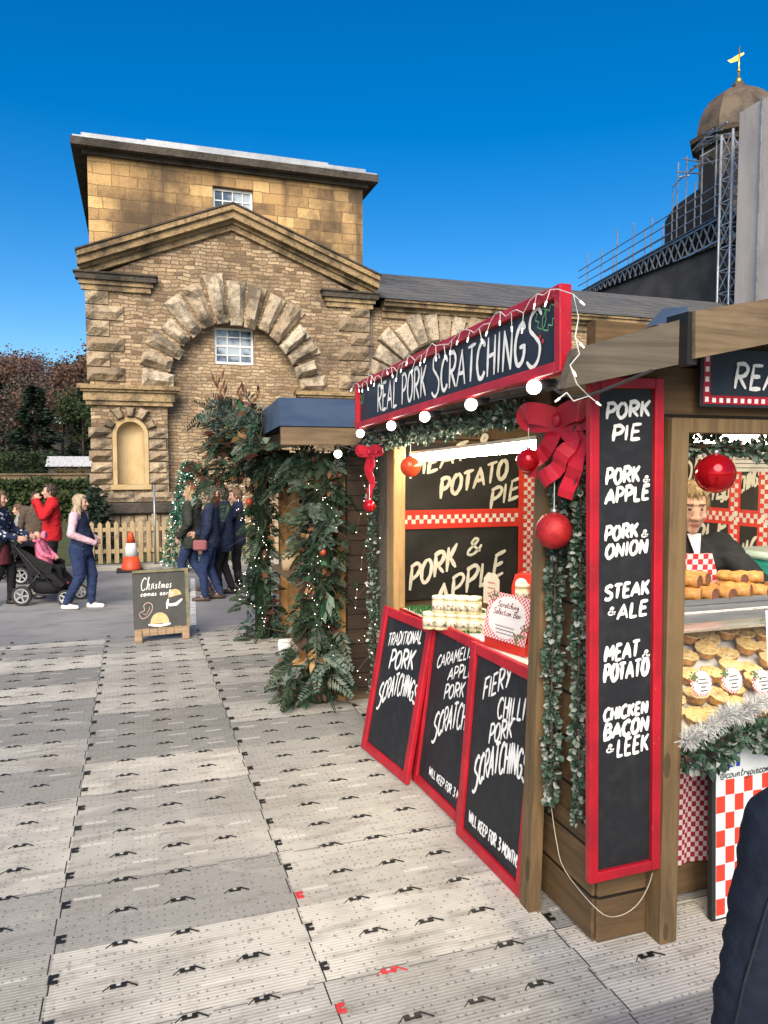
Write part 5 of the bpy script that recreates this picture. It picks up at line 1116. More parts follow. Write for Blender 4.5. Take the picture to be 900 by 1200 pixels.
# ---- garlands
frost = MRAND('frosted garland leaves', [(.035, .085, .05), (.06, .12, .08), (.025, .06, .04), (.13, .19, .15), (.22, .27, .235), (.06, .11, .075), (.025, .05, .035), (.36, .39, .36)], .55, .3)
def garland(label, path, rad, n, seed, ls=.027, group='leafy garlands on the pie stall', core=True):
    th = thing('leaf_garland', label, 'garland', path[0], group); g = G(); q = random.Random(seed); P = [V(p) for p in path]; L = [0]
    for a, b in zip(P, P[1:]): L.append(L[-1]+(b-a).length)
    for i in range(n):
        s = q.random()*L[-1]; k = max(j for j in range(len(P)-1) if L[j] <= s); t = (s-L[k])/(L[k+1]-L[k]); d = (P[k+1]-P[k]).normalized(); c = P[k].lerp(P[k+1], t)
        o = V((q.gauss(0, 1), q.gauss(0, 1), q.gauss(0, 1))); o = o-d*o.dot(d); o = o.normalized() if o.length > 1e-3 else V((1, 0, 0)); r_ = rad*(.75+.35*sin(s*17+seed))*q.uniform(.25, 1)
        ax = (o+d*q.gauss(0, .7)).normalized(); sd_ = ax.cross(V((q.gauss(0, 1), q.gauss(0, 1), q.gauss(0, 1)))).normalized(); up = ax.cross(sd_)*.25; l_ = ls*q.uniform(.6, 1.35); p = c+o*r_; w_ = sd_*l_*.42
        g.add([p, p+ax*l_*.35+w_*.9+up*l_*.5, p+ax*l_*.75+w_*.75+up*l_*.4, p+ax*l_, p+ax*l_*.75-w_*.75+up*l_*.4, p+ax*l_*.35-w_*.9+up*l_*.5], [(0, 1, 2, 3), (0, 3, 4, 5)])
    g.build('leaves', frost, th)
    g = G(); g.tube(P, rad*.22, 5); g.build('stem', FM['twig'], th); return th
garland('frosted leaf garland along the header beneath the fascia sign', [(1.665, 5.38, 2.16), (1.665, 4.65, 2.185), (1.665, 3.8, 2.21), (1.665, 2.95, 2.245)], .062, 2400, 1)
garland('frosted leaf garland down the far outer corner of the stall', [(1.69, 5.32, 2.12), (1.68, 5.31, 1.4), (1.69, 5.30, .8), (1.70, 5.30, .25)], .036, 1100, 2)
garland('frosted leaf garland hanging beside the timber post, left of the bauble', [on(662, 500, 'Y', 2.76), on(652, 650, 'Y', 2.77), on(647, 800, 'Y', 2.77), on(646, 945, 'Y', 2.77)], .031, 1500, 3)
garland('frosted leaf garland hanging against the tall menu board', [on(682, 490, 'Y', 2.60), on(680, 650, 'Y', 2.61), on(678, 800, 'Y', 2.61), on(679, 965, 'Y', 2.61)], .028, 1400, 4)
garland('leafy garland along the top inside the right hand opening', [(2.13, 2.56, 2.09), (2.6, 2.57, 2.065), (3.1, 2.57, 2.085), (3.6, 2.56, 2.09)], .05, 1500, 5)
garland('leafy garland across the front below the pork pies', [(2.13, 2.45, .79), (2.22, 2.42, .80), (2.33, 2.42, .87), (2.48, 2.42, .86), (2.75, 2.42, .80), (3.1, 2.42, .86), (3.5, 2.42, .80)], .065, 2300, 6, .034)
g = G(); q = random.Random(7); tins = MRAND('white tinsel', [(.75, .75, .74), (.6, .61, .62), (.82, .82, .80)], .35, .6); tp = [V(p) for p in ((2.12, 2.44, .87), (2.20, 2.43, .895), (2.32, 2.42, .975), (2.38, 2.42, .955), (2.48, 2.42, 1.0), (2.62, 2.42, .99), (3.0, 2.42, .9), (3.5, 2.42, .98))]
for i in range(3800):
    k = q.randrange(len(tp)-1) if q.random() < .3 else q.randrange(5); c = tp[k].lerp(tp[k+1], q.random()); d = V((q.gauss(0, 1), q.gauss(0, 1), q.gauss(0, 1))).normalized(); s_ = d.cross(V((q.gauss(0, 1), .3, q.gauss(0, 1)))).normalized()*.0022; l_ = .052*q.uniform(.6, 1.1); g.add([c-s_, c+s_, c+d*l_+s_*.4, c+d*l_-s_*.4], [(0, 1, 2, 3)])
tag(g.build('tinsel_garland', tins), 'fluffy white tinsel garland along the front of the pie display', 'tinsel')
fairy('white fairy lamps hanging beside the far corner garland', [(1.62+.05*sin(i*1.3), 5.27+.05*cos(i*2.1), 2.1-i*.06) for i in range(30)], random.Random(3), .03, loc=(1.6, 5.27, 0), r=.0032, group=None)
# ---- ribbons and baubles
ribm = M('red satin ribbon', (.45, .010, .025), (.30, .006, .018), 5, .4, bump=.2, bsc=14)
def bow(label, c, s, tails, Mx):
    th = thing('ribbon_bow', label, 'bow', c, 'red ribbon bows on the stall')
    def strip_(pts, w_):
        g = G(Mx); vs = []
        for i, (x, y, z) in enumerate(pts):
            a = V(pts[min(i+1, len(pts)-1)])-V(pts[max(i-1, 0)]); n_ = V((-a.y, a.x, 0)); n_ = n_.normalized() if n_.length > 1e-6 else V((0, 1, 0)); vs += [V((x, y, z))+n_*w_/2, V((x, y, z))-n_*w_/2, V((x, y, z-.0025))+n_*w_/2, V((x, y, z-.0025))-n_*w_/2]
        n = len(pts); fs = []
        for i in range(n-1): a, b = 4*i, 4*i+4; fs += [(a, a+1, b+1, b), (a+3, a+2, b+2, b+3), (a, b, b+2, a+2), (a+1, a+3, b+3, b+1)]
        g.add(vs, fs); return g
    for sg in (-1, 1):
        arcp = [(0, 0, .01), (sg*.35*s, .14*s, .22*s), (sg*.8*s, .22*s, .34*s), (sg*1.05*s, .14*s, .22*s), (sg*1.0*s, .02*s, .08*s), (sg*.5*s, -.04*s, .02), (0, 0, .008)]
        pts = [tuple(v) for v in _c3(arcp)]; strip_(pts, .62*s).build('loop', ribm, th)
    for tpts in tails: strip_([(v.x+.006*sin(v.y*55), v.y, v.z+.010*sin(v.y*42+v.x*30)) for v in _c3([(x*s, y*s, z*s) for x, y, z in tpts])], .5*s).build('tail', ribm, th)
    g = G(Mx); g.ball((0, 0, .035*s+.01), (.16*s, .2*s, .12*s), 10, 8); g.build('knot', ribm, th); return th
def _c3(P):
    P = [V(p) for p in P]; out = []; n = len(P)
    for i in range(n-1):
        a = P[max(i-1, 0)]; b, c = P[i], P[i+1]; d = P[min(i+2, n-1)]
        for k in range(4): t = k/4; out.append(.5*((2*b)+(c-a)*t+(2*a-5*b+4*c-d)*t*t+(3*b-a-3*c+d)*t**3))
    return out+[P[-1]]
c = on(655, 492, 'X', 1.66); bow('large red ribbon bow at the near top corner above the textured red bauble', c, .145, [[(0, 0, .05), (-.25, -.8, .2), (-.75, -1.25, .25), (-.8, -1.6, .3)], [(0, 0, .05), (.5, -.6, .2), (.15, -1.3, .3), (-.35, -1.75, .25)], [(0, 0, .05), (.6, -.5, .1), (.75, -1.1, .2), (.35, -2.2, .2)]], frame(c, V((.45, -1, 0)), V((0, 0, 1))))
c = on(434, 530, 'X', 1.55); bow('small red ribbon bow at the far top corner of the stall', c, .10, [[(0, 0, .05), (-.1, -.9, .2), (.1, -2.0, .2)], [(0, 0, .05), (.3, -1.0, .2), (.3, -2.6, .25), (-.2, -3.6, .2)]], frame(c, V((.5, -1, 0)), V((0, 0, 1))))
glossr = M('shiny red bauble', (.50, .008, .016), (.40, .006, .012), 3, .10, .55, bump=0); glit = M('glitter red bauble', (.42, .02, .022), (.30, .012, .016), 30, .5, .3, bump=.6, bsc=160, bd=.004); gcap = M('silver bauble cap', (.5, .5, .5), rough=.3, metal=.9, bump=0)
def bauble(label, p, r, m, hang=.1):
    th = thing('bauble', label, 'bauble', p, 'red baubles on the pie stall'); g = G(); g.ball(p, r, 28, 18); g.build('ball', m, th); g = G(); g.lathe([(r*.2, r*.96), (r*.2, r*1.18), (r*.12, r*1.2)], p, 10); g.build('cap', gcap, th); g = G(); g.tube([V(p)+V((0, 0, r*1.15)), V(p)+V((0, 0, r*1.15+hang))], .0018, 4); g.build('thread', wirew, th)
bauble('textured deep red bauble on the corner column below the large bow', on(649, 622, 'X', 1.64), .076, glit, .14)
bauble('shiny red bauble at the top right of the long opening', on(619, 540, 'X', 1.57), .050, glossr, .08)
bauble('red bauble tinted orange for lamplight at the top left of the long opening', on(481, 547, 'X', 1.60), .063, M('lamp lit orange bauble', (.62, .07, .02), (.5, .05, .015), 6, .25, .2, bump=0), .08)  # orange base colour stands in for lamplight falling on it
bauble('small red bauble below the small ribbon bow at the far corner', on(433, 593, 'X', 1.50), .042, glossr, .1)
bauble('big shiny red bauble hanging in the right hand opening', on(838, 555, 'Y', 2.52), .083, glossr, .12)
# thin white wire looping under the menu board
ww = [on(x, y, 'X', 1.74) for x, y in ((646, 945), (652, 985), (662, 1020))]+[on(x, y, 'Y', 2.515) for x, y in ((700, 1066), (722, 1074), (745, 1062), (760, 1038), (767, 1012))]
g = G(); g.tube(_c3(ww), .0022, 5); tag(g.build('thin_wire', MWOOD('beige wire', (.5, .44, .34), (.4, .34, .26), 0)), 'thin pale wire looping under the tall menu board', 'wire')
# ---- goods on the long counter
jarm = M('cream jar', (.62, .54, .34), (.52, .44, .25), 14, .4, bump=0); lidm = M('cream jar lid', (.66, .60, .44), (.58, .52, .36), 9, .5, bump=0); labm = M('jar label', (.56, .52, .40), (.06, .045, .03), 55, .6, bump=0, lo=.52, hi=.62)
jp = thing('preserve_jar', 'cream labelled jar stacked on the grass mat', 'jar', (0, 0, 0), 'cream jars stacked on the counter')
g = G(); g.lathe([(.039, 0), (.041, .005), (.041, .075), (.036, .082)], n=16); g.build('glass', jarm, jp); g = G(); g.lathe([(.040, .0825), (.042, .084), (.042, .098), (.039, .101)], n=16); g.build('lid', lidm, jp); g = G(); g.lathe([(.0418, .018), (.0418, .066)], n=16); g.build('label', labm, jp)
spots = []
for i in range(6): p = on(503+13.2*i, 722+.6*i, 'Z', 1.075+.012*i/6); spots.append((p.x, p.y, 0))
for i in range(5): spots.append((spots[i][0]+.085, spots[i][1]-.03, 0))
for i in range(4): spots.append((spots[i][0]+.05, spots[i][1]-.03, 1))
for i in range(3): spots.append((spots[i][0]+.13, spots[i][1]-.05, 1))
spots += [(spots[5][0]+.16, spots[5][1]-.1, 0), (spots[5][0]+.16, spots[5][1]-.1, 1), (spots[5][0]+.13, spots[5][1]-.19, 0), (spots[5][0]+.13, spots[5][1]-.19, 1), (spots[5][0]+.14, spots[5][1]-.19, 2)]
for i, (x_, y_, k) in enumerate(spots):
    o = jp if i == 0 else dup(jp, (0, 0, 0)); o.location = (x_, y_, CT(y_)+.0+.036*(0)+.0+.102*k+.004); o.rotation_euler.z = R.uniform(0, 6)
    o['label'] = 'cream labelled jar standing on the grass mat' if k == 0 else 'cream labelled jar stacked on top of other jars'
redc2 = M('red carton', (.56, .03, .018), (.50, .025, .016), 5, .45, bump=0); gtop = M('white print card', (.70, .68, .66), (.62, .6, .58), 6, .6, bump=0)
ginghc = MCHECK('small red gingham print', (.55, .06, .07), (.72, .68, .66), .012, .012, (1, 2)); greenpr = M('printed holly leaves', (.06, .16, .06), (.30, .10, .04), 60, .7, bump=0)
# selection box with a card standing against it
a, b, t_ = on(567, 747, 'Z', CT(3.4)+.04), on(614, 765, 'Z', CT(3.2)+.02), None
gb = thing('selection_box', 'red gift box with round white label, largest on the counter', 'box', a); ex = V((b.x-a.x, b.y-a.y, 0)); Wb = ex.length; GM = frame((a.x, a.y, CT(a.y)), ex, V((0, 0, 1)))
g = G(GM); g.box((0, .002, -.17), (Wb, .19, -.03), .004); g.box((0, .002, -.028), (Wb, .07, .0), .003); g.build('carton', redc2, gb)
CMx = frame(GM @ V((.0, .06, .004)), ex, V((.06, 0, .24))); g = G(CMx); g.box((-.005, 0, 0), (Wb+.01, .25, .004)); g.build('card', ginghc, gb)
g = G(CMx); ell(g, Wb/2, .125, Wb*.45, .112, .0052, n=28); g.build('round_label', gtop, gb)
g = G(CMx); q = random.Random(3)
for i in range(60):
    c_ = q.choice(((.02, .23), (.04, .235), (Wb-.03, .05), (Wb-.05, .03), (Wb-.02, .09))); ell(g, c_[0]+q.gauss(0, .014), c_[1]+q.gauss(0, .010), .007, .006, .0056+.00002*i, n=6)
g.build('holly_print', greenpr, gb)
GL['g'] = (.38, [_c((.3, .44), (.14, .5), (.04, .26), (.14, .04), (.3, .2), (.33, .48), (.32, -.1), (.2, -.38), (.02, -.26))]); GL['x'] = (.38, [[(.02, .48), (.36, 0)], [(.34, .48), (.0, 0)]])
inkr, inkb = M('maroon ink', (.20, .03, .04), bump=0), M('dark ink', (.03, .03, .035), bump=0)
g = G(CMx); text(g, 'Scratching', Wb*.24, .175, Wb*.76, .205, .0042, .0072, .1, sp=.08); text(g, 'Selection Box', Wb*.16, .135, Wb*.84, .165, .0042, .0072, .1, sp=.08); g.build('lettering', inkr, gb)
g = G(CMx)
for k in range(3): g.ribbon([(Wb*(.26+.1*k*.3)+Wb*.48*i/16, .075-.018*k+.003*sin(i*2.3+k), .0) for i in range(17)], .0035, .0074)
g.build('small_print', inkb, gb)
# upright carton with sloping top
a, b = on(572, 690, 'Z', 1.20), on(606, 692, 'Z', 1.20); bx_ = thing('gable_carton', 'upright red carton with pitched top and white round sticker behind the gift box', 'box', (a.x+.15, a.y, CT(a.y)))
Wc = .17; UM = frame((a.x+.16, a.y-.02, CT(a.y)), V((.62, -.9, 0)), V((0, 0, 1))); g = G(UM); poly = [(0, 0), (Wc, 0), (Wc, .22), (Wc*.86, .30), (Wc*.14, .30), (0, .22)]
g.add([(x, y, 0) for x, y in poly]+[(x*.0+x, y, -.11) for x, y in poly], [tuple(range(6)), tuple(range(11, 5, -1))]+[(i, 6+i, 6+(i+1) % 6, (i+1) % 6) for i in range(6)]); g.build('carton', redc2, bx_)
g = G(UM); ell(g, Wc*.42, .235, .045, .045, .002, n=20); g.build('sticker', gtop, bx_); g = G(UM); g.ribbon([(Wc*.42-.025+.05*i/8, .24+.012*sin(i*2), 0) for i in range(9)], .007, .0026); g.build('print', inkb, bx_)
tcx = thing('price_card', 'small cream card on the jars with pink heading', 'card', (1.9, 3.6, 1.1)); p = on(573, 690, 'X', 1.86); TM = frame((p.x, p.y+.07, p.z-.09), V((.4, -1, 0)), V((0, .05, 1))); g = G(TM); g.add([(0, 0, 0), (.115, 0, 0), (.115, .14, 0), (.085, .175, 0), (.03, .175, 0), (0, .14, 0), (0, 0, -.003), (.115, 0, -.003), (.115, .14, -.003), (.085, .175, -.003), (.03, .175, -.003), (0, .14, -.003)], [(0, 1, 2, 3, 4, 5), (11, 10, 9, 8, 7, 6)]+[(i, 6+i, 6+(i+1) % 6, (i+1) % 6) for i in range(6)]); g.build('card', lidm, tcx)
g = G(TM)
for k in range(3): g.ribbon([(.03+.055*i/8, .12-.03*k+.004*sin(i*2.5+k), 0) for i in range(9)], .006, .001)
g.build('heading', M('pink ink', (.45, .08, .08), bump=0), tcx)
G_ = None
# ---- pie display on the front side
chrome = M('brushed steel', (.55, .55, .54), (.42, .42, .42), 3, .3, .85, bump=.1, st=(1, 12, 12)); whiteb = M('white case lining', (.66, .65, .62), (.58, .57, .54), 4, .4, bump=0)
qg = NT('case glass'); tb, mx, gl_ = qg.n('ShaderNodeBsdfTransparent'), qg.n('ShaderNodeMixShader'), qg.n('ShaderNodeBsdfGlossy'); gl_.inputs['Roughness'].default_value = .03; fr = qg.n('ShaderNodeFresnel'); fr.inputs[0].default_value = 1.45
qg.l(fr.outputs[0], mx.inputs[0]); qg.l(tb.outputs[0], mx.inputs[1]); qg.l(gl_.outputs[0], mx.inputs[2]); qg.l(mx.outputs[0], qg.out.inputs[0]); glassm = qg.m
dc = thing('display_case', 'steel and glass pie display case lit from within', 'display case', (2.8, 2.8, 0)); DX0, DX1 = 2.135, 3.58
g = G(); g.add([(DX0, 2.56, .83), (DX1, 2.56, .83), (DX1, 3.06, 1.19), (DX0, 3.06, 1.19), (DX0, 2.56, .81), (DX1, 2.56, .81), (DX1, 3.06, 1.16), (DX0, 3.06, 1.16)], [(0, 1, 2, 3), (7, 6, 5, 4), (0, 4, 5, 1), (2, 6, 7, 3)]); g.build('display_deck', whiteb, dc)
g = G(); g.box((DX0, 2.66, 1.345), (DX1, 3.10, 1.375), .004); g.box((DX0, 2.64, 1.30), (DX1, 2.665, 1.343), .004); g.build('top_shelf', chrome, dc)
g = G(); g.box((DX0, 3.07, .15), (DX1, 3.10, 1.34)); g.build('back_panel', whiteb, dc)
g = G(); g.box((DX0, 2.72, 1.24), (DX1, 3.06, 1.25)); g.build('inner_shelf', chrome, dc)
g = G(); g.quad((DX0, 2.505, .90), (DX1, 2.505, .90), (DX1, 2.64, 1.30), (DX0, 2.64, 1.30)); g.build('front_glass', glassm, dc)
g = G(); g.bar((2.62, 2.50, 1.12), (2.70, 2.60, 1.34), .018); g.build('glass_arm', chrome, dc)
g = G(); g.tube([(DX0+.03, 2.70, 1.325), (DX1-.03, 2.70, 1.325)], .009, 6); g.build('case_lamp', MEMIT('lit case lamp', (1, .88, .66), 26), dc)
def baked(name, a, b, sc):
    q = NT(name); oi_ = q.n('ShaderNodeObjectInfo').outputs['Random']; n1 = q.noise(sc, 5); n2 = q.noise(sc*5, 4)
    c = q.mix(q.smooth(n1, .35, .65), a, b); c = q.mix(q.math('MULTIPLY', oi_, .5), c, b); c = q.mix(q.math('MULTIPLY', q.smooth(n2, .55, .72), .5), c, tuple(x*.45 for x in b)); q.bump(q.math('ADD', n1, n2), .7, .006); return q.fin(c, q.math('ADD', .35, q.math('MULTIPLY', n1, .3)), 0, .5)
crust = baked('golden pie crust', (.58, .35, .12), (.40, .20, .055), 22); ptop = baked('pale pie lid', (.72, .57, .30), (.56, .38, .14), 16)
pp = thing('pork_pie', 'round golden pork pie in the display case', 'pie', (0, 0, 0), 'pork pies in the display case')
g = G(); g.lathe([(.040, 0), (.046, .012), (.050, .034), (.052, .040)], n=18); g.build('crust', crust, pp); g = G(); g.lathe([(.054, .0395), (.056, .045), (.050, .049), (.046, .044), (.02, .049), (.006, .050)], n=36); g.v = [V((p.x*(1+.035*sin(12*atan2(p.y, p.x))*(p.xy.length > .048)), p.y*(1+.035*sin(12*atan2(p.y, p.x))*(p.xy.length > .048)), p.z+.002*sin(9*atan2(p.y, p.x)+1))) for p in g.v]; g.build('lid', ptop, pp)
q = random.Random(12); first = True
for r_ in range(5):
    for i in range(11):
        y_ = 2.60+.085*r_; x_ = 2.19+.118*i+(.06 if r_ % 2 else 0)+q.uniform(-.012, .012)
        if x_ > 3.5 or (r_ == 1 and q.random() < .2): continue
        o = pp if first else dup(pp, (0, 0, 0)); first = False
        z_ = .80+(y_-2.52)*.722+.006; tilt = .55
        o.location = (x_, y_+q.uniform(-.01, .01), z_+q.uniform(0, .012)+(.03 if q.random() < .25 else 0)); o.rotation_euler = (q.uniform(.15, .45), q.uniform(-.15, .15), q.uniform(-.35, .35))
        o['label'] = 'round golden pork pie in the front rows of the case' if r_ < 2 else 'round golden pork pie in the back rows of the case'
roll = baked('baked puff pastry', (.60, .33, .09), (.36, .15, .035), 26); meat = M('sausage filling', (.20, .085, .045), (.12, .05, .03), 30, .7, bump=.5)
tray = thing('steel_tray', 'shallow steel tray of sausage rolls on top of the display case', 'tray', (2.8, 2.82, 1.38)); g = G(); g.box((2.14, 2.68, 1.377), (3.5, 2.98, 1.385)); g.build('base', chrome, tray); g = G()
for a_, b_ in (((2.14, 2.668, 1.377), (3.5, 2.68, 1.40)), ((2.14, 2.98, 1.377), (3.5, 2.992, 1.40))): g.box(a_, b_)
g.build('rim', chrome, tray)
sr = thing('sausage_roll', 'golden sausage roll on the tray', 'sausage roll', (0, 0, 0), 'sausage rolls piled on the tray')
g = G(); prof = []
vs = []; n_ = 14
for i, (y_, s_) in enumerate(((-.07, .86), (-.066, .97), (-.03, 1.03), (.0, 1.0), (.03, 1.04), (.066, .97), (.07, .86))):
    vs += [(.040*s_*cos(2*pi*k/n_)*(1+.07*sin(k*2.3+y_*60)), y_, .030+.031*s_*sin(2*pi*k/n_)*(1+.09*sin(k*1.7+y_*90) if sin(2*pi*k/n_) > 0 else .85)) for k in range(n_)]
g.smooth = True; g.add(vs, [(i*n_+k, (i+1)*n_+k, (i+1)*n_+(k+1) % n_, i*n_+(k+1) % n_) for i in range(6) for k in range(n_)]); g.smooth = False; g.build('pastry', roll, sr)
g = G()
for y_, s_ in ((-.0705, 1), (.0705, -1)): P_ = [(.034*cos(2*pi*k/12), y_, .030+.026*sin(2*pi*k/12)) for k in range(12)]; g.add(P_, [tuple(range(12)) if s_ > 0 else tuple(range(11, -1, -1))])
g.build('filling', meat, sr)
rs = [(2.18, 2.745, 0), (2.27, 2.735, 0), (2.36, 2.745, 0), (2.455, 2.735, 0), (2.55, 2.74, 0), (2.65, 2.735, 0), (2.76, 2.745, 0), (2.87, 2.74, 0), (2.98, 2.74, 0), (2.24, 2.86, 0), (2.34, 2.87, 0), (2.45, 2.86, 0), (2.58, 2.87, 0), (2.70, 2.86, 0), (2.82, 2.87, 0), (2.40, 2.79, 1), (2.47, 2.81, 1), (2.68, 2.80, 1), (2.77, 2.79, 1)]
for i, (x_, y_, k) in enumerate(rs):
    o = sr if i == 0 else dup(sr, (0, 0, 0)); o.location = (x_, y_, 1.386+.054*k); o.rotation_euler = (q.uniform(-.08, .08), q.uniform(-.15, .15), q.uniform(-.8, .8)); o.scale = (q.uniform(.9, 1.12), q.uniform(.85, 1.05), q.uniform(.9, 1.15)); o['label'] = 'golden sausage roll lying flat on the steel tray' if k == 0 else 'golden sausage roll on top of the pile on the tray'
for i, (x_, y_) in enumerate(((822, 801), (858, 797), (893, 799))):
    p = on(x_, y_, 'Y', 2.545); tl = thing('pie_label', ('round white pie label nearest the timber post', 'round white pie label in the middle of the front row', 'round white pie label at the right edge of the photo')[i], 'price label', p); LMx = frame(p, V((1, 0, 0)), V((0, .25, 1)))
    g = G(LMx); ell(g, 0, 0, .056, .056, .0, n=26); ell(g, 0, 0, .056, .056, -.002, n=26); g.build('gingham_rim', MCHECK('tiny gingham', (.55, .06, .07), (.72, .68, .66), .008, .008), tl); g = G(LMx); ell(g, .003, .004, .048, .049, .0015, n=26); g.build('disc', gtop, tl)
    g = G(LMx)
    for k in range(30): ell(g, -.037+q.gauss(0, .009), .03+q.gauss(0, .009), .006, .005, .0022+.00002*k, n=6)
    g.build('holly_print', greenpr, tl); g = G(LMx)
    for k in range(4): w_ = (.022, .028, .014, .02)[k]; g.ribbon([(-w_+.006+2*w_*t/12, .017-.016*k+.003*sin(t*2.7+k+i), 0) for t in range(13)], .0042, .0034)
    g.build('scribble', inkb, tl)
ging = MCHECK('maroon gingham cloth', (.26, .015, .04), (.62, .52, .53), .020, .024); g = G(); vs = []; n_ = 60
for j in range(2):
    for i in range(n_+1): x_ = 2.125+1.48*i/n_; vs.append((x_, 2.70+.008*sin(x_*40)+.004*sin(x_*93), .17 if j == 0 else .775))
g.smooth = True; g.add(vs, [(i, i+1, n_+2+i, n_+1+i) for i in range(n_)]); tag(g.build('gingham_cloth', ging), 'maroon and white gingham cloth hanging below the pie display', 'cloth')
tc = thing('cool_box', 'teal cool box with pale lid on the back shelf', 'cool box', (3.5, 3.75, 1.15)); teal = M('teal plastic', (.01, .20, .17), (.008, .16, .14), 4, .4, bump=0); palel = M('pale teal lid', (.45, .58, .52), rough=.4, bump=0)
ca, cb = on(853, 682, 'X', 3.3), on(903, 682, 'X', 3.3); g = G(); g.box((3.3, cb.y, 1.12), (3.62, ca.y, ca.z+.16), .02); g.build('body', teal, tc); g = G(); g.box((3.285, cb.y-.015, ca.z+.162), (3.635, ca.y+.015, ca.z+.205), .015); g.build('lid', palel, tc)
g = G(); g.box((3.293, (ca.y+cb.y)/2-.06, ca.z+.10), (3.299, (ca.y+cb.y)/2+.04, ca.z+.13)); g.build('badge', palel, tc)
bs_ = thing('back_shelf', 'plain timber shelf along the back wall under the cool box', 'shelf', (3.5, 3.8, 1.1)); g = G(); g.box((3.25, 2.9, 1.085), (3.74, 4.9, 1.118), .004); g.build('board', sw, bs_)
for y_ in (3.0, 3.9, 4.8): g = G(); g.box((3.66, y_, .12), (3.74, y_+.06, 1.083)); g.build('leg', sw, bs_)
# hanging sign on the front header
RM = frame((2.155, 2.442, 2.235), V((1, 0, .004)), V((0, 0, 1))); rr = thing('sign_board', 'dark hanging sign with red checked border above the right hand opening', 'sign', (2.7, 2.44, 2.25)); RW, RH = 1.15, .235
g = G(RM); g.box((0, 0, -.012), (RW, RH, 0), .002); g.build('panel', navyb, rr); g = G(RM); bwid = .034
for a_, b_ in (((.012, .012), (.012+bwid, RH)), ((.012+bwid, .012), (RW-.012, .012+bwid))): g.box((*a_, .0015), (*b_, .0025))
g.build('red_border', redp, rr); g = G(RM)
for k in range(5): g.box((.020, .020+.040*k, .003), (.038, .040+.040*k, .0036))
for k in range(1, 28): g.box((.020+.036*k, .018, .003), (.038+.036*k, .036, .0036))
g.build('white_squares', chalk, rr); g = G(RM); u_ = loc2(RM, 858, 440)[0]; text(g, 'REAL', u_, .075, u_+.30, .175, .017, .004, .15, sp=.12); g.build('lettering', chalk, rr)
# checked A-board at the right edge
KX = on(836, 1078, 'Z', .005); EM = frame(KX, V((1, .02, 0)), V((-.012, .03, .86))); cbd = thing('checked_sign', 'white A-board with red chequered squares at the right edge', 'sign', (KX.x+.3, KX.y, 0)); EW, EH = .62, .80
whitebd = M('white sign board', (.62, .66, .68), (.56, .60, .62), 4, .5, bump=0); bluep = M('blue square print', (.02, .05, .36), (.018, .045, .30), 4, .5, bump=0); redsq = M('orange red print', (.62, .045, .025), (.55, .04, .02), 4, .5, bump=0)
g = G(EM); g.box((.012, 0, -.008), (EW, EH, 0)); g.build('panel', whitebd, cbd); g = G(EM); g.box((-.012, -.005, -.025), (.010, EH+.01, .006), .003); g.box((.012, -.012, -.02), (EW, -.001, .004)); g.build('frame', blkrub, cbd)
g = G(EM); s_w, s_h = .052, .076
for j in range(9):
    for i in range(12):
        if (i+j) % 2 == 0: u, v = .014+s_w*i, .014+s_h*j; g.box((u, v, .001), (min(u+s_w-.003, EW), v+s_h-.003, .0018))
g.mi = 0; g.build('red_squares', redsq, cbd)
g = G(EM); g.box((.013, EH-.235+.05, .0022), (EW-.13, EH-.001, .0027)); g.build('white_heading', whitebd, cbd)
hv = loc2(EM, 838, 914); g = G(EM); g.box((.055, hv[1]+.045, .0032), (.145, EH-.003, .0037)); g.build('blue_square', bluep, cbd)
g = G(EM); fx = .105; g.box((fx, hv[1]+.045, .0042), (fx+.016, hv[1]+.115, .0047)); g.box((fx-.012, hv[1]+.085, .0049), (fx+.035, hv[1]+.10, .0053)); g.build('white_emblem', whitebd, cbd)
g = G(EM); text(g, '@countrypiecompany', .03, hv[1]-.0, .40, hv[1]+.036, .0042, .004, .12, sp=.06); g.build('lettering', inkb, cbd)
g = G(EM); g.box((.0, 0, -.30), (.025, EH*.9, -.27)); g.build('back_leg', blkrub, cbd)
# ------------------------------------------------------------------ people
def cloth(name, c, c2=None, sc=5, bump=.5, bsc=7, rough=.85): return M(name, c, c2, sc, rough, bump=bump, bsc=bsc, bd=.03, spec=.2)
skin_c = (.50, .29, .21)
def face_mats(tone):
    return [M('skin', tone, tuple(x*.85 for x in tone), 9, .55, bump=.05), M('eye white and iris', (.06, .045, .04), rough=.3, bump=0), M('lips', (tone[0]*.72, tone[1]*.45, tone[2]*.45), rough=.5, bump=0), M('brow hair', (.20, .13, .08), rough=.8, bump=0)]
def rotz(p, a): return V((p[0]*cos(a)-p[1]*sin(a), p[0]*sin(a)+p[1]*cos(a), p[2]))
def folds(me, a):
    N = [v.normal.copy() for v in me.vertices]
    for v, vn in zip(me.vertices, N):
        p = v.co; n_ = noise.noise(V((p.x*9, p.y*9, p.z*16)))+.5*noise.noise(V((p.x*22, p.y*22, p.z*34+5))); v.co = p+vn*(a*(abs(n_)*1.6-.35))
    me.update(); return me
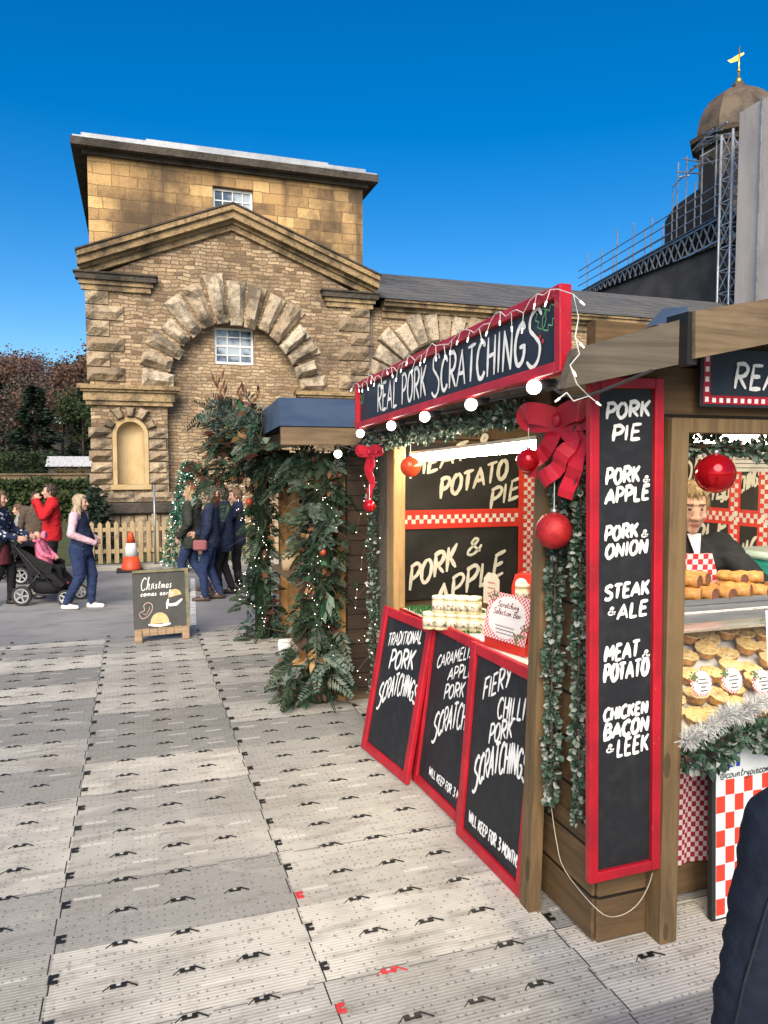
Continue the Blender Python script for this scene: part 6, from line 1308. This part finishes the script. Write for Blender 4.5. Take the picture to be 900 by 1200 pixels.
def person(label, loc, hd, H, top, legs, shoes, hair, arms=None, feet=None, tone=skin_c, head=(0, 0), fat=1.0, belly=0.0, coat_len=.80, long_hair=False, hairlen=0.0, vox=.009, group=None, extras=None, sitting=None, collar=True, hood=False, sleeve=None, lean_=0.0, skirt=None, bulk=1.0):
    """faces local +Y; arms = {-1: (elbow, wrist, finger direction), 1: ...}; feet = {side: (knee, ankle)}"""
    s = H/1.72; root = thing('person', label, 'person', loc, group); root.rotation_euler.z = hd; root.scale = (s, s, s)
    L0 = lambda p: V((p[0], p[1]+lean_*max(0, p[2]-.95), p[2]))
    A = {-1: ((-.25, .0, 1.12), (-.25, .10, .88), (0, .15, -1)), 1: ((.25, .0, 1.12), (.25, .10, .88), (0, .15, -1))}
    if arms: A.update(arms)
    F_ = {-1: ((-.10, .03, .50), (-.10, -.02, .09)), 1: ((.10, .03, .50), (.10, -.02, .09))}
    if feet: F_.update(feet)
    hip = {k: V((.085*k*fat, 0, .92)) for k in (-1, 1)}; shl = {k: L0((.178*k, -.01, 1.40)) for k in (-1, 1)}
    if sitting: hip = {k: V((.08*k, 0, sitting)) for k in (-1, 1)}
    hc = L0((0, .025, 1.585)); ya, pa = head
    def hp(x, y, z): p = V((x, y*cos(pa)-z*sin(pa), y*sin(pa)+z*cos(pa))); return hc+rotz(p, ya)
    g = G()
    # head: skull, jaw, nose, ears, neck
    def hball(c, r, n=14):
        b = G(); b.ball((0, 0, 0), r, n, 10); o = len(g.v)
        g.add([hp(c[0]+p.x, c[1]+p.y, c[2]+p.z) for p in b.v], b.f)
    hball((0, -.012, .03), (.073, .092, .090)); hball((0, .018, -.035), (.058, .068, .075)); hball((0, .058, -.088), (.026, .026, .024)); hball((0, .040, .005), (.060, .050, .055))
    g.cap(hp(0, .086, .012), .009, hp(0, .107, -.028), .013); hball((.014, .094, -.032), (.010, .011, .008), 8); hball((-.014, .094, -.032), (.010, .011, .008), 8)
    hball((0, .077, -.060), (.024, .016, .009), 8); hball((0, .076, -.069), (.021, .014, .008), 8); hball((0, .076, .037), (.052, .014, .010), 10)
    for k in (-1, 1): hball((.072*k, -.008, -.005), (.010, .018, .031), 8); hball((.038*k, .062, -.025), (.022, .024, .02), 8)
    g.cap(L0((0, -.02, 1.38)), .060, hp(0, -.015, -.06), .052)
    # trunk and limbs (inside the clothes, one continuous skin)
    g.cap(L0((-.07, 0, 1.32)), .095, L0((.07, 0, 1.32)), .095); g.cap(L0((0, 0, 1.30)), .10, (0, 0, hip[1].z+.08), .10); g.cap(hip[-1], .095, hip[1], .095)
    for k in (-1, 1):
        kn, an = V(F_[k][0]), V(F_[k][1]); g.cap(hip[k], .080, kn, .050); g.cap(kn, .050, an, .036); g.cap(an, .036, an+V((0, .09, -.058)), .020)
        e, w_, fd = A[k]; e, w_ = L0(e), L0(w_); g.cap(L0((.09*k, -.01, 1.36)), .06, shl[k], .055); g.cap(shl[k], .050, e, .038); g.cap(e, .038, w_, .026)
        d = V(fd).normalized(); side = d.cross(V((k*.9, .3, .2))).normalized(); nrm = side.cross(d).normalized()
        if nrm.x*k > 0: nrm = -nrm      # palm faces the body
        g.cap(w_, .024, w_+d*.035, .024)
        fl_ = (.070, .080, .076, .060)
        for i in range(4):
            sx_ = side*(.030-.020*i); kn_ = w_+d*(.092-.004*abs(i-1.5))+sx_; g.cap(w_+d*.03+sx_*.6, .016, kn_, .0125, 8)
            j1 = kn_+(d*.93+nrm*.3).normalized()*fl_[i]*.52; j2 = j1+(d*.7+nrm*.75).normalized()*fl_[i]*.48; g.cap(kn_, .0098, j1, .0088, 8); g.cap(j1, .0088, j2, .0074, 8)
        t0 = w_+d*.03+side*.026; t1 = t0+(d*.6+side*.75+nrm*.25).normalized()*.042; t2 = t1+(d*.9+side*.2+nrm*.35).normalized()*.032; g.cap(t0, .013, t1, .0105, 8); g.cap(t1, .0105, t2, .0085, 8)
    me = evalmesh(g, vox, 2); body = link_mesh('body', me, face_mats(tone), root)
    inv = {}
    ex = [hp(.031*k, .088, .012) for k in (-1, 1)]; br = [hp(.031*k, .092, .034) for k in (-1, 1)]; lp = hp(0, .093, -.064)
    idx = []
    for p in me.polygons:
        c = p.center; m_ = 0
        if (c-hc).length < .16:
            if min((c-e).length for e in ex) < (.0105 if vox < .008 else .013): m_ = 1
            elif abs((c-lp).z) < .009 and (c-lp).length < .026: m_ = 2
            elif min(abs(c.z-b.z) for b in br) < .006 and min((c-b).length for b in br) < .02: m_ = 3
        idx.append(m_)
    me.polygons.foreach_set('material_index', idx)
    # upper garment
    hz = coat_len; g = G(); fb = fat*bulk; zc = 1.42
    rings = [(hz, .165*fb, .125*fb, 0, .0+belly*.5), (hz+.08, .172*fb, .132*fb, 0, belly*.9), (1.0, .168*fb, .13*fb, 0, belly), (1.10, .160*fb, .122*fb, 0, belly*.8), (1.22, .168*bulk*(1+(fat-1)*.6), .120*bulk, 0, belly*.3), (1.33, .178*bulk, .115*bulk, 0, 0), (1.40, .150*bulk, .09*bulk, 0, -.01), (1.455, .075, .072, 0, -.015)]
    rings = [r for r in rings if r[0] >= hz]; g.loft([(z, rx, ry, cx, L0((cx, cy, z)).y) for z, rx, ry, cx, cy in rings], 24)
    gs_ = g if sleeve is None else G()
    for k in (-1, 1):
        e, w_, fd = A[k]; e, w_ = L0(e), L0(w_); gs_.cap(L0((.10*k, -.01, 1.37)), .075*bulk, shl[k], .072*bulk); gs_.cap(shl[k], .070*bulk, e, .056*bulk); gs_.cap(e, .056*bulk, w_-(w_-e).normalized()*.02, .044*bulk)
        gs_.cap(w_-(w_-e).normalized()*.03, .045*bulk, w_, .042*bulk)
    if collar: g.lathe([(.078, 1.42), (.083, 1.46), (.074, 1.50), (.062, 1.50), (.062, 1.42)], (0, L0((0, -.015, 1.44)).y, 0), 18)
    if hood: g.ball(L0((0, -.11, 1.42)), (.12, .075, .085))
    link_mesh('jacket', folds(evalmesh(g, .012, 5), .009), [top], root)
    if sleeve: link_mesh('sleeves', folds(evalmesh(gs_, .011, 4), .007), [sleeve], root)
    # trousers
    g = G(); g.loft([(hip[1].z-.12, .13*fat, .125*fat, 0, belly*.2), (hip[1].z, .163*fat, .13*fat, 0, belly*.35), (hip[1].z+.12, .155*fat, .122*fat, 0, belly*.6)], 20)
    for k in (-1, 1):
        kn, an = V(F_[k][0]), V(F_[k][1]); g.cap(hip[k]+V((0, 0, -.02)), .105*fat, kn, .072*(1+(fat-1)*.6)); g.cap(kn, .072*(1+(fat-1)*.6), an+V((0, 0, .0)), .056)
    link_mesh('trousers', folds(evalmesh(g, .013, 4), .009), [legs], root)
    if skirt: g = G(); g.loft([(.62, .20, .16, 0, 0), (.80, .175, .14, 0, 0), (.97, .155, .12, 0, 0)], 22); link_mesh('skirt', evalmesh(g, .012, 3), [skirt], root)
    for k in (-1, 1):
        an = V(F_[k][1]); kn = V(F_[k][0]); tilt = max(-.6, min(.6, (an.y-kn.y)*.6)) if not sitting else .3; g = G(); bz = an.z-.06
        g.cap((an.x, an.y-.035, bz+.0), .042, (an.x, an.y+.06, bz+.0), .045); g.cap((an.x, an.y+.06, bz), .045, (an.x+.01*k, an.y+.165, bz-.005), .034); g.cap(an+V((0, -.01, .02)), .046, (an.x, an.y-.01, bz), .045)
        me = evalmesh(g, .010, 2)
        for v in me.vertices:
            v.co.z = max(v.co.z, bz-.032)
        link_mesh('shoe', me, [shoes], root)
    # hair
    if hair:
        g = G()
        def hb(c, r): 
            b = G(); b.ball((0, 0, 0), r, 14, 10); g.add([hp(c[0]+p.x, c[1]+p.y, c[2]+p.z) for p in b.v], b.f)
        hb((0, -.030, .052), (.080, .090, .085)); hb((0, -.050, .0), (.078, .070, .085)); hb((0, .030, .092), (.060, .050, .034))
        for k in (-1, 1): hb((.060*k, .0, .035), (.022, .045, .05))
        if long_hair:
            for k in (-1, -.4, .4, 1):
                g.cap(hp(.062*k, -.055+.04*abs(k), .0), .040, L0((.085*k, -.085+.03*abs(k), 1.42)), .045); g.cap(L0((.085*k, -.085+.03*abs(k), 1.42)), .045, L0((.09*k, -.11+.04*abs(k), 1.42-hairlen)), .022)
            for k in (-1, 1): g.cap(hp(.070*k, .012, .03), .022, L0((.105*k, .035, 1.40)), .026)
        me = evalmesh(g, .008, 2); 
        for v, vn in zip(me.vertices, [v.normal.copy() for v in me.vertices]): v.co += vn*(.009*noise.noise(V((v.co.x*75, v.co.y*75, v.co.z*12)))+.006*noise.noise(v.co*30))
        hq = random.Random(len(label)); vs = [v.co.copy() for v in me.vertices]; nn = [v.normal.copy() for v in me.vertices]; sv = []; sf = []; fwd_ = rotz((0, 1, 0), ya)
        for _ in range(700 if vox < .008 else 420):
            k_ = hq.randrange(len(vs)); p0, n0 = vs[k_], nn[k_]; t_ = V((hq.gauss(0, .25), hq.gauss(0, .25), -1)); t_ = t_-n0*t_.dot(n0)
            if t_.length < .2: t_ = -fwd_+V((hq.gauss(0, .5), hq.gauss(0, .5), 0)); t_ = t_-n0*t_.dot(n0)
            t_.normalize(); L_ = hq.uniform(.025, .06); sd_ = t_.cross(n0).normalized()*.0022; b_ = len(sv)
            sv += [p0-sd_, p0+sd_, p0+t_*L_*.5+n0*.006+sd_*.8, p0+t_*L_*.5+n0*.006-sd_*.8, p0+t_*L_+n0*hq.uniform(-.002, .006)]; sf += [(b_, b_+1, b_+2, b_+3), (b_+3, b_+2, b_+4)]
        bm_ = bmesh.new(); bm_.from_mesh(me); bv = [bm_.verts.new(p) for p in sv]
        for f in sf: bm_.faces.new([bv[i] for i in f])
        bm_.to_mesh(me); bm_.free(); link_mesh('hair', me, [hair], root)
    if extras: extras(root)
    return root
def mesh_part(root, name, g, m): 
    o = g.build(name, m); o.parent = root; return o
navy = cloth('navy cloth', (.012, .018, .045), (.02, .028, .06)); denim = cloth('dark denim', (.016, .028, .075), (.028, .045, .11), 8); black_c = cloth('black cloth', (.012, .012, .014)); dgreen = cloth('dark olive parka', (.022, .026, .022), (.035, .04, .032)); redj = cloth('red jacket', (.52, .018, .025), (.42, .012, .018))
brown_c = cloth('brown wool coat', (.10, .075, .055)); pinkk = cloth('pale pink knit', (.60, .40, .46), (.52, .33, .39), 12); whitesh = M('white trainers', (.68, .68, .68), (.55, .55, .56), 6, .5, bump=.1); boots = M('black boots', (.02, .018, .017), rough=.5); brownsh = M('brown shoes', (.06, .035, .025), rough=.5)
blond = M('blond hair', (.36, .25, .13), (.20, .13, .07), 1, .6, bump=.5, bsc=1, st=(60, 60, 6)); blond2 = M('ash blond hair', (.42, .33, .22), (.20, .15, .10), 1, .6, bump=.5, bsc=1, st=(60, 60, 6)); darkh = M('dark brown hair', (.035, .022, .016), (.06, .04, .028), 1, .6, bump=.5, bsc=1, st=(60, 60, 6)); brownh = M('brown hair', (.14, .085, .05), (.09, .05, .03), 1, .6, bump=.5, bsc=1, st=(60, 60, 6))
q_ = NT('floral navy top'); vo = q_.n('ShaderNodeTexVoronoi'); vo.inputs['Scale'].default_value = 16; q_.l(q_.co, vo.inputs['Vector']); floral = q_.fin(q_.mix(q_.math('LESS_THAN', vo.outputs['Distance'], .28), (.012, .02, .05), (.42, .48, .52)), .8, 0, .2)
maroon = cloth('maroon skirt', (.10, .022, .032)); greyc = cloth('grey cloth', (.28, .28, .29))
def gp(px, py, z=-.03): p = on(px, py, 'Z', z); return (p.x, p.y, z)
RT = -pi/2      # facing right (+X)
VIEW_R = -pi/2-YAW+.0    # facing right as seen in the picture
VIEW_L = pi/2-YAW
walk = lambda a: {-1: ((-.09, .10*a+.04, .50), (-.09, .12*a, .09)), 1: ((.09, -.02*a+.04, .50), (.09, -.22*a, .10))}
person('woman in pink sleeves and dark gilet with long ash blond hair, walking right', gp(96, 713), VIEW_R, 1.63, navy, denim, whitesh, blond2, {-1: ((-.27, -.02, 1.14), (-.16, .20, 1.02), (.9, .35, -.1)), 1: ((.27, -.02, 1.14), (.10, .25, 1.0), (-.9, .3, .1))}, walk(.9), head=(0, .03), fat=1.22, belly=.045, coat_len=.93, long_hair=True, hairlen=.16, sleeve=pinkk, collar=False)
person('woman in navy floral top and maroon skirt at the left edge, pushing a pushchair', gp(2, 709), VIEW_R, 1.68, floral, black_c, boots, brownh, {-1: ((-.24, .08, 1.12), (-.20, .34, 1.02), (.3, .9, -.1)), 1: ((.24, .08, 1.12), (.20, .34, 1.02), (-.3, .9, -.1))}, walk(.8), head=(0, -.1), coat_len=.94, skirt=maroon, long_hair=True, hairlen=-.02, collar=False)
person('person in a bright red jacket seen from behind with hands raised to the face', gp(63, 691), VIEW_L+.5, 1.74, redj, black_c, boots, darkh, {-1: ((-.28, .14, 1.20), (-.09, .22, 1.45), (.5, -.1, .8)), 1: ((.28, .14, 1.20), (.09, .24, 1.43), (-.5, -.1, .8))}, head=(0, 0), coat_len=.80, bulk=1.12, hood=False)
person('person in a long brown coat with dark hair, turned away behind the pushchair', gp(44, 684), .2, 1.58, brown_c, black_c, boots, darkh, coat_len=.62, bulk=1.08)
person('small child in pale grey with light brown hair, standing behind the pushchair handle', gp(25, 681), VIEW_L+.4, 1.36, greyc, black_c, boots, brownh, head=(.2, -.1))
person('woman in a dark olive parka with shoulder length blond hair, leftmost by the arch', gp(226, 694), VIEW_L-.1, 1.72, dgreen, denim, brownsh, blond, {-1: ((-.26, -.04, 1.12), (-.24, .12, .92), (.2, .5, -.8)), 1: ((.26, -.04, 1.12), (.22, .12, .92), (-.2, .5, -.8))}, walk(1.0), coat_len=.72, long_hair=True, hairlen=-.03, bulk=1.2, hood=True)
def satchel(root):
    g = G(); g.box((-.36, .0, .80), (-.27, .20, .95), .02); b = g.build('shoulder_bag', cloth('dusty pink bag', (.25, .09, .10), bump=.1)); b.parent = root
    g = G(); g.tube([(-.29, .10, .94), (-.19, .13, 1.25), (-.02, .02, 1.49), (.17, -.10, 1.3)], .010, 5); o = g.build('strap', black_c); o.parent = b
person('man in a navy jacket with a dusty pink shoulder bag, facing left', gp(247, 703), VIEW_L+.1, 1.70, navy, denim, brownsh, brownh, {1: ((.26, .0, 1.13), (.18, .22, 1.0), (-.3, .8, 0))}, walk(.6), coat_len=.82, bulk=1.12, extras=satchel)
person('man in a navy coat half hidden behind the man with the shoulder bag', gp(263, 697), VIEW_L, 1.70, navy, black_c, boots, darkh, walk(.5) and None, walk(.5), coat_len=.7, bulk=1.12)
person('person in a dark blue coat lifting both hands to the face beside the greenery', gp(279, 690), VIEW_L+.3, 1.66, navy, black_c, boots, brownh, {-1: ((-.26, .16, 1.22), (-.09, .28, 1.42), (.4, 0, .9)), 1: ((.26, .16, 1.22), (.09, .28, 1.42), (-.4, 0, .9))}, coat_len=.75, bulk=1.1)
# pushchairs
frame_m = M('dark pushchair frame', (.03, .03, .032), rough=.4, metal=.5, bump=0); fabric_b = cloth('black pushchair fabric', (.014, .014, .016)); tyre = M('grey tyre', (.03, .03, .03), rough=.8); rimm = M('grey wheel hub', (.34, .34, .35), rough=.4, bump=0)
def pushchair(label, loc, hd):
    r = thing('pushchair', label, 'pushchair', loc, 'pushchairs among the crowd'); r.rotation_euler.z = hd
    def P(name, fn, m, par=r): g = G(); fn(g); o = g.build(name, m); o.parent = par; return o
    for k in (-1, 1):
        def fr_(g, k=k): g.tube([(.24*k, -.48, 1.02), (.25*k, -.30, .82), (.25*k, .0, .48), (.22*k, .34, .15)], .013, 6); g.tube([(.25*k, .02, .50), (.26*k, -.24, .15)], .013, 6); g.tube([(.26*k, -.24, .15), (.22*k, .34, .16)], .011, 6)
        P('side_frame', fr_, frame_m)
        for (y_, rr) in ((-.25, .145), (.38, .115)):
            ax = Matrix(((0, 0, 1), (0, 1, 0), (-1, 0, 0)))
            w_ = P('wheel', lambda g: g.lathe([(rr*.78, -.022), (rr, -.018), (rr, .018), (rr*.78, .022), (rr*.78, -.022)], (.27*k, y_, rr), 22, ax, False), tyre)
            def hub(g):
                g.lathe([(rr*.76, -.016), (rr*.62, -.016), (rr*.62, .016), (rr*.76, .016), (rr*.76, -.016)], (.27*k, y_, rr), 22, ax, False)
                for i in range(5): a = 2*pi*i/5; g.bar((.27*k, y_, rr), (.27*k, y_+rr*.66*cos(a), rr+rr*.66*sin(a)), .022)
            P('rim', hub, rimm, w_)
    P('handle', lambda g: g.tube([(-.24, -.48, 1.02), (-.2, -.52, 1.05), (.2, -.52, 1.05), (.24, -.48, 1.02)], .017, 7), blkrub)
    def seat_(g):
        pr_ = [(-.30, .86), (-.10, .52), (.16, .48), (.34, .30), (.30, .26), (.12, .40), (-.14, .44), (-.36, .84)]
        for k in (-1,): g.add([(-.21, y, z) for y, z in pr_]+[(.21, y, z) for y, z in pr_], [tuple(range(8)), tuple(range(15, 7, -1))]+[(i, 8+i, 8+(i+1) % 8, (i+1) % 8) for i in range(8)])
        for k in (-1, 1): g.add([(.212*k+dx, y, z) for dx in (0, .012*k) for y, z in ((-.31, .86), (-.05, .70), (.18, .60), (.16, .46), (-.12, .48))], [(0, 1, 2, 3, 4), (9, 8, 7, 6, 5)]+[(i, 5+i, 5+(i+1) % 5, (i+1) % 5) for i in range(5)])
    P('seat', seat_, fabric_b)
    def hood_(g):
        g.smooth = True; vs = []; n = 8
        for i in range(n+1):
            a = 2.55-1.2*i/n
            for x_, s_ in ((-.23, .84), (-.16, 1), (0, 1.04), (.16, 1), (.23, .84)): vs.append((x_, -.16+.36*s_*cos(a), .58+.34*s_*sin(a)))
        g.add(vs, [(i*5+j, i*5+j+1, i*5+j+6, i*5+j+5) for i in range(n) for j in range(4)])
    P('hood', hood_, fabric_b)
    P('basket', lambda g: g.loft([(.16, .20, .22, 0, .06), (.24, .23, .29, 0, .06), (.33, .235, .30, 0, .06)], 16), fabric_b)
    return r
pl = gp(56, 706); pushchair('black pushchair carrying a child in pink, in front of the crowd', pl, VIEW_R)
p2 = gp(17, 682); pushchair('second pushchair half hidden behind the woman in the floral top', p2, VIEW_L)
pinkh = cloth('pink child coat', (.62, .17, .28), (.5, .12, .2), 9)
fwd = V((cos(YAW), -sin(YAW), 0))
c0 = V(pl)+fwd*(-.02); sc_ = .92/1.72
def pinkhood(root):
    g = G(); g.ball((0, .0, 1.60), (.105, .105, .12), 16, 10); me = evalmesh(g, .012, 2)
    for v in me.vertices:
        if v.co.y > .05: v.co.y = .05
    link_mesh('hat', me, [pinkh], root)
person('small child in a pink coat and hood sitting in the black pushchair', (c0.x, c0.y, -.03+.50-.66*sc_), VIEW_R, .92, pinkh, black_c, M('red child shoes', (.5, .03, .05), rough=.4), None, {-1: ((-.24, .10, 1.1), (-.10, .28, .98), (.5, .8, 0)), 1: ((.24, .10, 1.1), (.10, .28, .98), (-.5, .8, 0))},
       {-1: ((-.12, .42, .70), (-.12, .50, .36)), 1: ((.12, .42, .70), (.12, .50, .36))}, sitting=.70, coat_len=.70, lean_=-.35, extras=pinkhood, vox=.012, hood=True, bulk=1.25, fat=1.2)
# vendor behind the case
def apron(root):
    g = G(); vs = []; n = 14
    for j in range(11):
        z = .62+.76*j/10; w_ = .17 if z > 1.12 else .20
        if z > 1.12: w_ = .17-.10*(z-1.12)/.26
        for i in range(n+1):
            a = -1+2*i/n; x = a*w_; d = sqrt(max(0, 1-(x/.215)**2)); vs.append((x, .06*0+.137*d+.014+(-.012 if z > 1.3 else 0)+.10*0+VL*max(0, z-.95), z))
    g.smooth = True; g.add(vs, [(j*(n+1)+i, j*(n+1)+i+1, (j+1)*(n+1)+i+1, (j+1)*(n+1)+i) for j in range(10) for i in range(n)]); o = g.build('apron', MCHECK('red gingham apron', (.56, .03, .05), (.72, .68, .66), .026, .026)); o.parent = root
    g = G(); g.add([(-.035, .085+VL*.49, 1.47), (.035, .085+VL*.49, 1.47), (.012, .13+VL*.40, 1.375), (-.012, .13+VL*.40, 1.375)], [(0, 3, 2, 1)]); o = g.build('shirt_collar', wht); o.parent = root
VL = .10
vp = on(800, 545, 'Y', 3.16)
person('smiling blond vendor in black with a red gingham apron reaching over the pies', (vp.x, 3.16, .12), pi-.25, 1.80, cloth('black work fleece', (.016, .017, .018), (.026, .027, .028), 6), black_c, boots, blond, {1: ((.30, -.02, 1.14), (.30, .02, .90), (0, .1, -1)), -1: ((-.30, .18, 1.22), (-.46, .36, 1.14), (-.5, .8, -.35))}, tone=(.56, .33, .24), head=(-.15, -.12), coat_len=.85, lean_=VL, vox=.006, extras=apron, bulk=1.06)
def coat_bits(root):
    sm = M('coat stitching', (.010, .014, .024), rough=.6, bump=0)
    mesh_part(root, 'seam', G().tube([(-.195, -.095, 1.40), (-.245, -.085, 1.28), (-.285, -.088, 1.12), (-.295, -.065, .98), (-.30, -.03, .86)], .0028, 5), sm)
    mesh_part(root, 'cuff', G().lathe([(.060, -.02), (.064, 0), (.062, .03)], (-.259, .026, .87), 18, None, False), sm)
# passer-by at the right edge, only a shoulder and arm in the frame
person('passer-by in a dark navy coat, only one shoulder visible at the bottom right corner', (1.325, 1.0, 0), -YAW-.1, 1.61, cloth('navy coat close up', (.006, .010, .020), (.010, .015, .028), 4, .35, 12), black_c, boots, darkh, {-1: ((-.245, -.03, 1.10), (-.26, .03, .84), (.1, .2, -1)), 1: ((.225, -.03, 1.10), (.225, .03, .84), (-.1, .2, -1))}, coat_len=.62, bulk=1.2, collar=True, hood=True, extras=coat_bits)
bpy.data.orphans_purge(do_recursive=True) if hasattr(bpy.data, 'orphans_purge') else None
